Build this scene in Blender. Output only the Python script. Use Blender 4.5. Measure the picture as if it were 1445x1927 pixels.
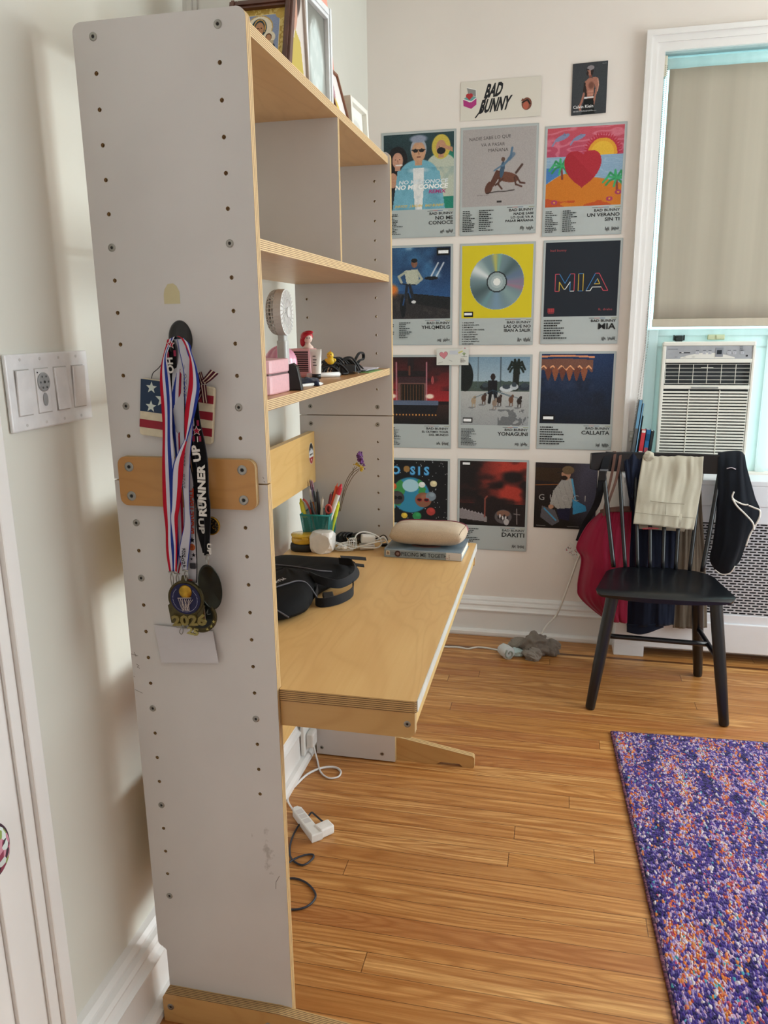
import bpy, bmesh, math, random
import numpy as np
from mathutils import Vector, Matrix, noise

# ------------------------------------------------------------------ scene, camera, light
for o in list(bpy.data.objects): bpy.data.objects.remove(o, do_unlink=True)
scene = bpy.context.scene
COL = scene.collection
R3 = Vector((0.97646859,0.21535792,-0.01140465)); U3 = Vector((-0.03954049,0.23076795,0.97220507)); F3 = Vector((-0.21200389,0.94887677,-0.23385301))
CAM = Vector((0.69785, -1.16794, 1.35214)); FPX = 1456.1
cd = bpy.data.cameras.new('camera'); cam = bpy.data.objects.new('camera', cd); COL.objects.link(cam)
cd.sensor_fit = 'HORIZONTAL'; cd.sensor_width = 36; cd.lens = 36*FPX/1445; cd.clip_start = .02
m = Matrix((R3, U3, -F3)).transposed().to_4x4(); m.translation = CAM; cam.matrix_world = m
scene.camera = cam
scene.view_settings.view_transform = 'Standard'; scene.view_settings.look = 'None'
scene.view_settings.gamma = 1; scene.view_settings.use_curve_mapping = False
scene.view_settings.exposure = 0.2
W = bpy.data.worlds.new('sky'); scene.world = W; W.use_nodes = True
W.node_tree.nodes['Background'].inputs[0].default_value = (.52, .88, .93, 1)
W.node_tree.nodes['Background'].inputs[1].default_value = 2.5
def area(name, loc, rot, sx, sy, power, col):
    l = bpy.data.lights.new(name, 'AREA'); l.shape = 'RECTANGLE'; l.size = sx; l.size_y = sy
    l.energy = power; l.color = col
    o = bpy.data.objects.new(name, l); COL.objects.link(o); o.location = loc; o.rotation_euler = rot
    return o
# daylight through the right window, plus ambient fill through an added far one (each lamp stands outside its own opening)
area('window_daylight_right', (3.09, .98, 1.52), (0, math.radians(90), 0), 1.5, 1.5, 31, (1.0, .972, .985))
area('added_fill_light_far', (2.50, 2.32, 1.52), (math.radians(-90), 0, 0), .72, 1.5, 46, (1.0, .972, .985))

# ------------------------------------------------------------------ helpers
def lin(c):
    if isinstance(c, str):
        c = [int(c[i:i+2], 16)/255 for i in (0, 2, 4)]
    return tuple((x/12.92 if x <= .04045 else ((x+.055)/1.055)**2.4) for x in c)
def rgba(c): return (*lin(c), 1)
def at(x, y, ax, v):
    """the point of the place seen at x,y that lies on the plane axis=v"""
    d = R3*((x-722.5)/FPX) + U3*((963.5-y)/FPX) + F3
    t = (v-CAM[ax])/d[ax]
    return CAM + d*t
def setp(o, label=None, cat=None, group=None, kind=None):
    if label: o['label'] = label
    if cat: o['category'] = cat
    if group: o['group'] = group
    if kind: o['kind'] = kind
    return o
def thing(name, label, cat, loc=(0, 0, 0), group=None, rotz=0):
    o = bpy.data.objects.new(name, None); COL.objects.link(o); o.location = loc
    o.rotation_euler = (0, 0, rotz); o.empty_display_size = .05
    return setp(o, label, cat, group)
def link(name, me, mats, parent=None, smooth=False, world=True):
    """mesh given in world coordinates; made local to its parent's base"""
    o = bpy.data.objects.new(name, me); COL.objects.link(o)
    if not isinstance(mats, (list, tuple)): mats = [mats]
    for mm in mats: me.materials.append(mm)
    if smooth:
        for p in me.polygons: p.use_smooth = True
    if parent is not None:
        root = parent; off = Vector((0, 0, 0))
        while root is not None: off += root.location; root = root.parent
        if world: me.transform(Matrix.Translation(-off))
        o.parent = parent
    return o
def bobj(name, bm, mats, parent=None, smooth=False, world=True, angle=None):
    me = bpy.data.meshes.new(name); bmesh.ops.recalc_face_normals(bm, faces=bm.faces); bm.to_mesh(me); bm.free()
    o = link(name, me, mats, parent, smooth, world)
    if angle is not None:
        try: me.set_sharp_from_angle(angle=math.radians(angle))
        except Exception: pass
    return o
def rebase(o):
    """put a single-mesh thing's origin at the foot of its mesh"""
    me = o.data; n = len(me.vertices); a = np.empty(n*3); me.vertices.foreach_get('co', a); a = a.reshape(-1, 3)
    c = Vector((float((a[:, 0].min()+a[:, 0].max())/2), float((a[:, 1].min()+a[:, 1].max())/2), float(a[:, 2].min())))
    me.transform(Matrix.Translation(-c)); o.location = c
    return o
def top(o, label, cat, group=None): setp(o, label, cat, group); return rebase(o)
def struct(o): o['kind'] = 'structure'; return o
def NB(): return bmesh.new()
def box(bm, x0, x1, y0, y1, z0, z1, bev=0, mat=0, M=None, seg=2):
    b = bmesh.new(); bmesh.ops.create_cube(b, size=1)
    for v in b.verts:
        v.co = Vector(((x0+x1)/2+v.co.x*(x1-x0), (y0+y1)/2+v.co.y*(y1-y0), (z0+z1)/2+v.co.z*(z1-z0)))
    if bev: bmesh.ops.bevel(b, geom=list(b.edges), offset=bev, segments=seg, profile=.5, affect='EDGES')
    for f in b.faces: f.material_index = mat
    merge(bm, b, M)
def merge(bm, b, M=None):
    if M is not None: b.transform(M)
    me = bpy.data.meshes.new('t'); b.to_mesh(me); b.free(); bm.from_mesh(me); bpy.data.meshes.remove(me)
def cyl(bm, p0, p1, r0, r1=None, seg=16, mat=0, cap=True):
    p0 = Vector(p0); p1 = Vector(p1); r1 = r0 if r1 is None else r1
    d = p1-p0; L = d.length
    b = bmesh.new(); bmesh.ops.create_cone(b, cap_ends=cap, segments=seg, radius1=r0, radius2=r1, depth=L)
    for f in b.faces: f.material_index = mat
    M = Matrix.Translation((p0+p1)/2) @ d.to_track_quat('Z', 'Y').to_matrix().to_4x4()
    merge(bm, b, M)
def ball(bm, c, r, mat=0, sx=1, sy=1, sz=1, seg=20, M=None):
    b = bmesh.new(); bmesh.ops.create_uvsphere(b, u_segments=seg, v_segments=max(6, seg*2//3), radius=r)
    for f in b.faces: f.material_index = mat
    MM = Matrix.Translation(c) @ (M or Matrix.Identity(4)) @ Matrix.Diagonal((sx, sy, sz, 1))
    merge(bm, b, MM)
def lathe(bm, prof, seg=24, mat=0, M=None):
    b = bmesh.new(); rings = []
    for r, z in prof:
        rings.append([b.verts.new((r*math.cos(2*math.pi*i/seg), r*math.sin(2*math.pi*i/seg), z)) for i in range(seg)])
    for a, c in zip(rings, rings[1:]):
        for i in range(seg):
            f = b.faces.new((a[i], a[(i+1) % seg], c[(i+1) % seg], c[i])); f.material_index = mat
    for rr in (rings[0], rings[-1]):
        if (rr[0].co-rr[seg//2].co).length > 1e-5:
            f = b.faces.new(rr); f.material_index = mat
    bmesh.ops.remove_doubles(b, verts=b.verts, dist=1e-6)
    merge(bm, b, M)
def catmull(pts, n=8, closed=False):
    P = [Vector(p) for p in pts]; out = []
    N = len(P)
    for i in range(N if closed else N-1):
        p1 = P[i]; p2 = P[(i+1) % N]
        p0 = P[i-1] if (i > 0 or closed) else p1*2-p2
        p3 = P[(i+2) % N] if (i+2 < N or closed) else p2*2-p1
        for k in range(n):
            t = k/n
            out.append(.5*((2*p1)+(p2-p0)*t+(2*p0-5*p1+4*p2-p3)*t*t+(3*p1-p0-3*p2+p3)*t**3))
    if not closed: out.append(P[-1])
    return out
def tube(bm, pts, r, seg=8, n=8, mat=0, closed=False, smoothp=True, flat=1.0, radii=None):
    P = catmull(pts, n, closed) if smoothp else [Vector(p) for p in pts]
    N = len(P); rings = []
    up = None
    for i, p in enumerate(P):
        if closed: t = P[(i+1) % N]-P[i-1]
        else: t = P[min(i+1, N-1)]-P[max(i-1, 0)]
        if t.length < 1e-9: t = Vector((0, 0, 1))
        t.normalize()
        if up is None:
            up = Vector((0, 0, 1)) if abs(t.z) < .9 else Vector((1, 0, 0))
        up = (up-t*up.dot(t)).normalized(); side = t.cross(up)
        rr = r if radii is None else radii[min(len(radii)-1, int(i*len(radii)/N))]
        rings.append([bm.verts.new(p+side*math.cos(2*math.pi*k/seg)*rr+up*math.sin(2*math.pi*k/seg)*rr*flat) for k in range(seg)])
    for i in range(N if closed else N-1):
        a, c = rings[i], rings[(i+1) % N]
        for k in range(seg):
            f = bm.faces.new((a[k], a[(k+1) % seg], c[(k+1) % seg], c[k])); f.material_index = mat
    if not closed:
        for rr in (rings[0], rings[-1][::-1]):
            f = bm.faces.new(rr); f.material_index = mat
def ngon_prism(bm, pts2, t, M, mat=0, matside=None, bev=0):
    """pts2: outline in x,y; extruded 0..t in z, then placed with M"""
    b = bmesh.new(); v = [b.verts.new((x, y, 0)) for x, y in pts2]; f = b.faces.new(v)
    r = bmesh.ops.extrude_face_region(b, geom=[f])
    for e in r['geom']:
        if isinstance(e, bmesh.types.BMVert): e.co.z = t
    bmesh.ops.recalc_face_normals(b, faces=b.faces)
    for f in b.faces: f.material_index = mat if (matside is None or abs(f.normal.z) > .9) else matside
    if bev: bmesh.ops.bevel(b, geom=[e for e in b.edges if abs(e.verts[0].co.z-e.verts[1].co.z) < 1e-6], offset=bev, segments=2, profile=.5, affect='EDGES')
    merge(bm, b, M)
def rrect(x0, x1, y0, y1, r, n=6):
    o = []
    for cx, cy, a in ((x1-r, y1-r, 0), (x0+r, y1-r, 90), (x0+r, y0+r, 180), (x1-r, y0+r, 270)):
        for k in range(n+1):
            t = math.radians(a+90*k/n); o.append((cx+r*math.cos(t), cy+r*math.sin(t)))
    return o
def star(cx, cy, r, n=5, k=.42, rot=90):
    return [(cx+(r if i % 2 == 0 else r*k)*math.cos(math.radians(rot+i*180/n)), cy+(r if i % 2 == 0 else r*k)*math.sin(math.radians(rot+i*180/n))) for i in range(2*n)]
def circ(cx, cy, r, n=24, ry=None):
    return [(cx+r*math.cos(2*math.pi*i/n), cy+(ry or r)*math.sin(2*math.pi*i/n)) for i in range(n)]
def holed_mesh(outline, holes, t):
    """flat board with real holes: curve fill, extruded symmetric about z=0"""
    cu = bpy.data.curves.new('c', 'CURVE'); cu.dimensions = '2D'; cu.fill_mode = 'BOTH'; cu.extrude = t/2
    for ring in [outline]+holes:
        s = cu.splines.new('POLY'); s.points.add(len(ring)-1)
        for p, (x, y) in zip(s.points, ring): p.co = (x, y, 0, 1)
        s.use_cyclic_u = True
    o = bpy.data.objects.new('c', cu); COL.objects.link(o)
    dg = bpy.context.evaluated_depsgraph_get(); dg.update()
    me = bpy.data.meshes.new_from_object(o.evaluated_get(dg))
    bpy.data.objects.remove(o); bpy.data.curves.remove(cu)
    return me
def board(name, outline, holes, t, M, mats, parent):
    """mats[0] faces, mats[1] cut edges"""
    me = holed_mesh(outline, holes, t)
    for p in me.polygons: p.material_index = 0 if abs(p.normal.z) > .7 else 1; p.use_smooth = False
    me.transform(M)
    idx = [p.material_index for p in me.polygons]; me.materials.clear()
    o = link(name, me, mats, parent)
    me.polygons.foreach_set('material_index', idx)
    return o
XZ = lambda y: Matrix(((1, 0, 0, 0), (0, 0, -1, y), (0, 1, 0, 0), (0, 0, 0, 1)))      # x,y -> X,Z ; normal -Y
XY = lambda z: Matrix.Translation((0, 0, z))
YZ = lambda x: Matrix(((0, 0, 1, x), (1, 0, 0, 0), (0, 1, 0, 0), (0, 0, 0, 1)))       # x,y -> Y,Z ; normal +X
_T = {}
def text2d(s, bold=0.0):
    k = (s, bold)
    if k in _T: return _T[k]
    cu = bpy.data.curves.new('t', 'FONT'); cu.body = s; cu.size = 1; cu.offset = bold; cu.resolution_u = 2
    o = bpy.data.objects.new('t', cu); COL.objects.link(o)
    dg = bpy.context.evaluated_depsgraph_get(); dg.update()
    me = bpy.data.meshes.new_from_object(o.evaluated_get(dg))
    V = np.array([v.co[:2] for v in me.vertices]) if len(me.vertices) else np.zeros((0, 2))
    F = [list(p.vertices) for p in me.polygons]
    bpy.data.meshes.remove(me); bpy.data.objects.remove(o); bpy.data.curves.remove(cu)
    _T[k] = (V, F); return _T[k]
def cols_mesh(name, V, F, C):
    """mesh with one printed colour per face (or per corner list)"""
    me = bpy.data.meshes.new(name); me.from_pydata(V, [], F)
    a = me.color_attributes.new('ink', 'FLOAT_COLOR', 'CORNER')
    buf = np.ones((len(me.loops), 4), np.float32)
    i = 0
    for f, c in zip(F, C):
        n = len(f)
        if isinstance(c, tuple): buf[i:i+n, :3] = c
        else: buf[i:i+n, :3] = np.asarray(c)
        i += n
    a.data.foreach_set('color', buf.ravel())
    return me
class Sheet:
    """a printed sheet: x right, y up, z out of the paper"""
    def __init__(s): s.V = []; s.F = []; s.C = []; s.z = .0008
    def quad(s, x0, y0, x1, y1, col, z=None):
        s.poly([(x0, y0), (x1, y0), (x1, y1), (x0, y1)], col, z)
    def poly(s, pts, col, z=None):
        z = s.z if z is None else z; s.z += .00006 if z == s.z else 0
        n = len(s.V); s.V += [(x, y, z) for x, y in pts]; s.F.append(list(range(n, n+len(pts)))); s.C.append(lin(col))
    def body(s, w, h, col, t=.0006, r=0):
        pts = rrect(0, w, 0, h, r) if r else [(0, 0), (w, 0), (w, h), (0, h)]
        n = len(s.V); m_ = len(pts)
        s.V += [(x, y, t) for x, y in pts]+[(x, y, 0) for x, y in pts]
        s.F.append(list(range(n, n+m_))); s.C.append(lin(col))
        s.F.append(list(range(n+2*m_-1, n+m_-1, -1))); s.C.append(lin('c8c8c4'))
        for i in range(m_):
            j = (i+1) % m_; s.F.append([n+i, n+m_+i, n+m_+j, n+j]); s.C.append(lin(col))
        s.z = t+.0001
    def raster(s, x0, y0, w, h, A):
        H, Wd, _ = A.shape; z = s.z; s.z += .0001; n = len(s.V)
        L = np.where(A <= .04045, A/12.92, ((np.clip(A, 0, 1)+.055)/1.055)**2.4)
        # cells of flat ink, (Wd x H) of them
        for j in range(H+1):
            yy = y0+h*(1-j/H)
            for i in range(Wd+1): s.V.append((x0+w*i/Wd, yy, z))
        k = Wd+1
        for j in range(H):
            for i in range(Wd):
                a = n+j*k+i; s.F.append([a+k, a+k+1, a+1, a]); s.C.append(tuple(L[j, i]))
    def text(s, t, x, y, h, col, al='L', bold=0.0, xs=1.0, shear=0, rot=0, z=None, wmax=None):
        V, F = text2d(t, bold)
        if not len(V): return
        z = s.z if z is None else z; s.z += .00001
        P = V.copy()*h/.7
        wd = P[:, 0].max()
        if wmax: xs = wmax/wd
        P[:, 0] *= xs; P[:, 0] += P[:, 1]*shear; wd = P[:, 0].max()
        if al == 'R': P[:, 0] -= wd
        if al == 'C': P[:, 0] -= wd/2
        c, sn = math.cos(math.radians(rot)), math.sin(math.radians(rot))
        Q = np.stack([P[:, 0]*c-P[:, 1]*sn, P[:, 0]*sn+P[:, 1]*c], 1)
        n = len(s.V); s.V += [(x+a, y+b, z) for a, b in Q]
        s.F += [[n+i for i in f] for f in F]; s.C += [lin(col)]*len(F)
    def line(s, pts, w, col, z=None):
        z = s.z if z is None else z; s.z += .00003
        for (ax, ay), (bx, by) in zip(pts, pts[1:]):
            d = math.hypot(bx-ax, by-ay) or 1; nx, ny = -(by-ay)/d*w/2, (bx-ax)/d*w/2
            s.poly([(ax+nx, ay+ny), (ax-nx, ay-ny), (bx-nx, by-ny), (bx+nx, by+ny)], col, z)
    def make(s, name, M, mat, parent=None, bend=None):
        V = s.V
        if bend: V = [(x, y, z+bend(x, y)) for x, y, z in V]
        me = cols_mesh(name, V, s.F, s.C); me.transform(M)
        return link(name, me, mat, parent)
class Paint:
    """little raster for printed pictures, u right, v up in 0..1"""
    def __init__(s, w, h, col):
        s.w, s.h = w, h; s.A = np.zeros((h, w, 3)); s.A[:] = s.c(col)
        s.U, s.Vv = np.meshgrid((np.arange(w)+.5)/w, 1-(np.arange(h)+.5)/h)
    def c(s, col): return np.array([int(col[i:i+2], 16)/255 for i in (0, 2, 4)]) if isinstance(col, str) else np.array(col)
    def mix(s, mask, col):
        mask = np.clip(mask, 0, 1)[..., None]; s.A = s.A*(1-mask)+s.c(col)*mask
    def grad(s, v0, v1, c0, c1, u0=0, u1=1):
        t = np.clip((s.Vv-v0)/(v1-v0), 0, 1)[..., None]; col = s.c(c0)*(1-t)+s.c(c1)*t
        mk = ((s.Vv >= v0) & (s.Vv <= v1) & (s.U >= u0) & (s.U <= u1))[..., None]; s.A = np.where(mk, col, s.A)
    def ell(s, cx, cy, rx, ry, col, rot=0, soft=.08, a=1):
        c, sn = math.cos(math.radians(rot)), math.sin(math.radians(rot))
        x = (s.U-cx)*c+(s.Vv-cy)*sn; y = -(s.U-cx)*sn+(s.Vv-cy)*c
        d = np.sqrt((x/rx)**2+(y/ry)**2); s.mix(a*np.clip((1-d)/soft+.5, 0, 1), col)
    def poly(s, pts, col, a=1):
        ins = np.zeros(s.U.shape, bool); n = len(pts)
        for i in range(n):
            x0, y0 = pts[i]; x1, y1 = pts[(i+1) % n]
            if y0 == y1: continue
            k = ((y0 > s.Vv) != (y1 > s.Vv)) & (s.U < (x1-x0)*(s.Vv-y0)/(y1-y0)+x0); ins ^= k
        s.mix(ins*a, col)
    def line(s, pts, w, col, a=1):
        for (x0, y0), (x1, y1) in zip(pts, pts[1:]):
            dx, dy = x1-x0, y1-y0; t = np.clip(((s.U-x0)*dx+(s.Vv-y0)*dy)/(dx*dx+dy*dy+1e-9), 0, 1)
            d = np.hypot(s.U-x0-t*dx, s.Vv-y0-t*dy); s.mix(a*np.clip((w/2-d)*s.w+.5, 0, 1), col)
    def noise(s, sc, seed=0, sx=1, sy=1, oct=3):
        rng = np.random.RandomState(seed); out = 0; amp = 1; tot = 0
        for o_ in range(oct):
            g = rng.rand(64, 64); k = sc*2**o_
            x = (s.U*k*sx) % 63; y = (s.Vv*k*sy) % 63; xi = x.astype(int); yi = y.astype(int); fx = x-xi; fy = y-yi
            fx = fx*fx*(3-2*fx); fy = fy*fy*(3-2*fy)
            v = g[yi, xi]*(1-fx)*(1-fy)+g[yi, xi+1]*fx*(1-fy)+g[yi+1, xi]*(1-fx)*fy+g[yi+1, xi+1]*fx*fy
            out = out+v*amp; tot += amp; amp *= .5
        return out/tot
    def speck(s, amt, seed=0):
        s.A = np.clip(s.A+(np.random.RandomState(seed).rand(s.h, s.w, 1)-.5)*amt, 0, 1)

# ------------------------------------------------------------------ materials
def newmat(name):
    mt = bpy.data.materials.new(name); mt.use_nodes = True
    return mt, mt.node_tree, mt.node_tree.nodes['Principled BSDF']
class G:
    def __init__(s, nt): s.nt = nt
    def n(s, t, **kw):
        nd = s.nt.nodes.new(t)
        for k, v in kw.items():
            if isinstance(k, str) and hasattr(nd, k): setattr(nd, k, v)
        return nd
    def l(s, a, b): s.nt.links.new(a, b)
    def put(s, nd, i, v):
        if hasattr(v, 'is_output') or isinstance(v, bpy.types.NodeSocket): s.l(v, nd.inputs[i])
        else: nd.inputs[i].default_value = v
    def math(s, op, a, b=0.0, c=None):
        nd = s.n('ShaderNodeMath'); nd.operation = op; s.put(nd, 0, a); s.put(nd, 1, b)
        if c is not None: s.put(nd, 2, c)
        return nd.outputs[0]
    def coord(s, kind='Object'): return s.n('ShaderNodeTexCoord').outputs[kind]
    def sep(s, v): nd = s.n('ShaderNodeSeparateXYZ'); s.l(v, nd.inputs[0]); return nd.outputs
    def comb(s, x, y, z): nd = s.n('ShaderNodeCombineXYZ'); s.put(nd, 0, x); s.put(nd, 1, y); s.put(nd, 2, z); return nd.outputs[0]
    def mapv(s, v, scale=(1, 1, 1), loc=(0, 0, 0), rot=(0, 0, 0)):
        nd = s.n('ShaderNodeMapping'); s.l(v, nd.inputs[0]); nd.inputs['Scale'].default_value = scale
        nd.inputs['Location'].default_value = loc; nd.inputs['Rotation'].default_value = rot; return nd.outputs[0]
    def noise(s, v, scale, detail=4, rough=.5, dist=0):
        nd = s.n('ShaderNodeTexNoise'); s.l(v, nd.inputs['Vector']); nd.inputs['Scale'].default_value = scale
        nd.inputs['Detail'].default_value = detail; nd.inputs['Roughness'].default_value = rough; nd.inputs['Distortion'].default_value = dist
        return nd.outputs[0]
    def white(s, v): nd = s.n('ShaderNodeTexWhiteNoise'); nd.noise_dimensions = '3D'; s.l(v, nd.inputs[0]); return nd.outputs
    def ramp(s, v, stops, interp='LINEAR'):
        nd = s.n('ShaderNodeValToRGB'); nd.color_ramp.interpolation = interp; s.l(v, nd.inputs[0]); e = nd.color_ramp.elements
        while len(e) > 1: e.remove(e[-1])
        e[0].position = stops[0][0]; e[0].color = rgba(stops[0][1]) if not isinstance(stops[0][1], float) else (stops[0][1],)*3+(1,)
        for p, c in stops[1:]:
            k = e.new(p); k.color = rgba(c) if not isinstance(c, float) else (c,)*3+(1,)
        return nd.outputs[0]
    def mix(s, f, a, b, mode='MIX'):
        nd = s.n('ShaderNodeMix'); nd.data_type = 'RGBA'; nd.blend_type = mode
        s.put(nd, 0, f); s.put(nd, 6, a); s.put(nd, 7, b); return nd.outputs[2]
    def bump(s, h, strength=.3, dist=.002, bs=None):
        nd = s.n('ShaderNodeBump'); nd.inputs['Strength'].default_value = strength; nd.inputs['Distance'].default_value = dist
        s.l(h, nd.inputs['Height']); return nd.outputs[0]
_P = {}
def plain(name, col, rough=.5, metal=0, var=.04, scale=30, bump=0, spec=.5, sheen=0, coat=0):
    """procedural paint / plastic / fabric: base colour with slight noise variation and optional bump"""
    if name in _P: return _P[name]
    mt, nt, bs = newmat(name); g = G(nt)
    v = g.coord('Object'); nz = g.noise(v, scale, 4)
    a = g.ramp(nz, [(.3, col), (.7, col)])
    c = lin(col)
    nd = a.node; e = nd.color_ramp.elements
    e[0].color = tuple(x*(1-var*2) for x in c)+(1,); e[1].color = tuple(min(1, x*(1+var*2)) for x in c)+(1,)
    g.l(a, bs.inputs['Base Color']); bs.inputs['Roughness'].default_value = rough; bs.inputs['Metallic'].default_value = metal
    bs.inputs['Specular IOR Level'].default_value = spec
    if sheen: bs.inputs['Sheen Weight'].default_value = sheen
    if coat: bs.inputs['Coat Weight'].default_value = coat
    if bump: g.l(g.bump(g.noise(v, scale*6, 3), bump, .001), bs.inputs['Normal'])
    _P[name] = mt; return mt
def fabric(name, col, scale=900, rough=.9, var=.08, bump=.3, sheen=.15):
    if name in _P: return _P[name]
    mt, nt, bs = newmat(name); g = G(nt); v = g.coord('Object')
    big = g.noise(v, 12, 3); fine = g.noise(v, scale, 2)
    c = lin(col); r = g.ramp(g.math('ADD', g.math('MULTIPLY', big, .5), g.math('MULTIPLY', fine, .5)), [(.3, col), (.7, col)])
    e = r.node.color_ramp.elements; e[0].color = tuple(x*(1-2*var) for x in c)+(1,); e[1].color = tuple(min(1, x*(1+2*var)) for x in c)+(1,)
    g.l(r, bs.inputs['Base Color']); bs.inputs['Roughness'].default_value = rough; bs.inputs['Sheen Weight'].default_value = sheen
    bs.inputs['Specular IOR Level'].default_value = .2
    g.l(g.bump(fine, bump, .0005), bs.inputs['Normal'])
    _P[name] = mt; return mt
def print_mat(name, rough=.45, spec=.4):
    mt, nt, bs = newmat(name); g = G(nt); a = g.n('ShaderNodeAttribute'); a.attribute_name = 'ink'
    g.l(a.outputs['Color'], bs.inputs['Base Color']); bs.inputs['Roughness'].default_value = rough
    bs.inputs['Specular IOR Level'].default_value = spec
    g.l(g.bump(g.noise(g.coord('Object'), 60, 2), .05, .001), bs.inputs['Normal'])
    return mt
def ply_face(name, base='cfa468', dark='b88a4e', light='dcb67c', along=1):
    """birch veneer with wandering grain; along = axis the grain runs in"""
    mt, nt, bs = newmat(name); g = G(nt); v = g.coord('Object')
    sc = [5.5, 5.5, 5.5]; sc[along] = 1.5
    mv = g.mapv(v, tuple(sc))
    big = g.noise(mv, 1.0, 2, .45, .9)
    rings = g.math('SINE', g.math('MULTIPLY', big, 85.0))
    line = g.ramp(g.math('MULTIPLY_ADD', rings, .5, .5), [(0, 0.0), (.62, 0.15), (.88, 0.55), (1, 1.0)])
    sc2 = [160, 160, 160]; sc2[along] = 5
    fine = g.noise(g.mapv(v, tuple(sc2)), 1.0, 4, .6)
    c1 = g.mix(fine, rgba(light), rgba(base))
    broad = g.noise(mv, 2.2, 2)
    c2 = g.mix(g.math('MULTIPLY', broad, .55), c1, rgba(dark))
    c3 = g.mix(g.math('MULTIPLY', line, .26), c2, rgba(dark))
    g.l(c3, bs.inputs['Base Color']); bs.inputs['Roughness'].default_value = .42
    bs.inputs['Coat Weight'].default_value = .25; bs.inputs['Coat Roughness'].default_value = .3
    g.l(g.bump(fine, .06, .0006), bs.inputs['Normal'])
    return mt
def ply_edge(name, axis, c, t, light='ecd5a6', dark='835c35', layers=6, bare=.0):
    """cut plywood edge: stripes across the thickness axis centred at c"""
    if name in _P: return _P[name]
    mt, nt, bs = newmat(name); g = G(nt); v = g.coord('Object'); s_ = g.sep(v)
    u = g.math('DIVIDE', g.math('SUBTRACT', s_[axis], c-t/2), t)
    ph = g.math('MULTIPLY', u, layers*1.0)
    fr = g.math('FRACT', ph)
    nz = g.noise(v, 90, 2)
    st = g.math('LESS_THAN', g.math('ADD', fr, g.math('MULTIPLY', g.math('SUBTRACT', nz, .5), .05)), .36)
    fine = g.noise(v, 400, 3)
    a = g.mix(fine, rgba(light), rgba('c9a36a'))
    col = g.mix(st, a, rgba(dark))
    g.l(col, bs.inputs['Base Color']); bs.inputs['Roughness'].default_value = .6
    _P[name] = mt; return mt

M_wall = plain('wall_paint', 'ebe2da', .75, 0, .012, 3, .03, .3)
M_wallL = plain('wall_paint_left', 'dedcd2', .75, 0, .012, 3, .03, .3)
M_trim = plain('trim_paint', 'e9e6e3', .35, 0, .012, 6, .03)
M_ceil = plain('ceiling_paint', 'f2f0ea', .8, 0, .01, 4)
M_black = plain('black_plastic', '0d0d10', .4, 0, .1, 60)
M_blackrub = plain('black_rubber', '101013', .55, 0, .1, 60)
M_white = plain('white_plastic', 'e9e9e6', .35, 0, .015, 20)
M_metal = plain('zinc_metal', '9a9892', .38, .9, .06, 80)
M_dark = plain('socket_dark', '1a1614', .7, 0, .1, 50)
M_print = print_mat('printed_paper', .5, .35)
M_gloss = print_mat('printed_gloss', .38, .25)
M_cloth_print = print_mat('woven_ribbon', .8, .15)

# ------------------------------------------------------------------ floor
def floor_mat():
    mt, nt, bs = newmat('oak_floor'); g = G(nt); v = g.coord('Object'); s_ = g.sep(v)
    bw = .0572
    rowf = g.math('DIVIDE', s_[1], bw); row = g.math('FLOOR', rowf); fy = g.math('FRACT', rowf)
    rr = g.white(g.comb(row, 3.7, 1.1))[0]
    xl = g.math('DIVIDE', g.math('ADD', s_[0], g.math('MULTIPLY', rr, 9.0)), 1.7)
    colx = g.math('FLOOR', xl); fx = g.math('FRACT', xl)
    pid = g.white(g.comb(row, colx, 7.3)); pr = pid[0]
    base = g.ramp(pr, [(0, 'bf8950'), (.2, 'd79f61'), (.4, 'c99050'), (.6, 'e3b070'), (.8, 'd49b5c'), (1, 'cb9458')])
    # grain: long streaks along x, shifted per plank
    off = g.math('MULTIPLY', pr, 37.0)
    gv = g.comb(g.math('MULTIPLY', s_[0], 2.2), g.math('ADD', g.math('MULTIPLY', s_[1], 70.0), off), off)
    n1 = g.noise(gv, 1.0, 5, .62, .4)
    gv2 = g.comb(g.math('MULTIPLY', s_[0], 9.0), g.math('ADD', g.math('MULTIPLY', s_[1], 420.0), off), off)
    n2 = g.noise(gv2, 1.0, 3, .6)
    gv3 = g.comb(g.math('MULTIPLY', s_[0], 1.1), g.math('MULTIPLY', g.math('ADD', s_[1], off), 11.0), off)
    n3 = g.noise(gv3, 1.0, 1, .4, .3)
    ring = g.math('MULTIPLY_ADD', g.math('SINE', g.math('MULTIPLY', n3, 95.0)), .5, .5)
    ring = g.math('POWER', ring, 2.0)
    c = g.mix(g.ramp(n1, [(.36, 0.0), (.64, 1.0)]), base, rgba('ac7038'))
    c = g.mix(g.math('MULTIPLY', ring, .6), c, rgba('a0642e'))
    c = g.mix(g.ramp(n2, [(.45, 0.0), (.75, .55)]), c, rgba('94602c'))
    c = g.mix(g.math('MULTIPLY', g.math('GREATER_THAN', pr, .86), .28), c, rgba('8d4326'))
    gap = g.math('MAXIMUM', g.math('LESS_THAN', fy, .028), g.math('LESS_THAN', fx, .0012))
    c = g.mix(g.math('MULTIPLY', gap, .7), c, rgba('3c1f0e'))
    # dark inlaid border strip
    b = g.math('MULTIPLY', g.math('GREATER_THAN', s_[1], 1.938), g.math('LESS_THAN', s_[1], 1.956))
    c = g.mix(g.math('MULTIPLY', b, .8), c, rgba('4a2413'))
    g.l(c, bs.inputs['Base Color'])
    g.l(g.ramp(n1, [(.3, .30), (.7, .42)]), bs.inputs['Roughness'])
    bs.inputs['Specular IOR Level'].default_value = .5
    h = g.math('SUBTRACT', g.math('MULTIPLY', n2, .25), gap)
    g.l(g.bump(h, .35, .0012), bs.inputs['Normal'])
    return mt
XR = 2.95; YB = -1.9; YF = 2.13; ZC = 2.62; XL = -.085
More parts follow.
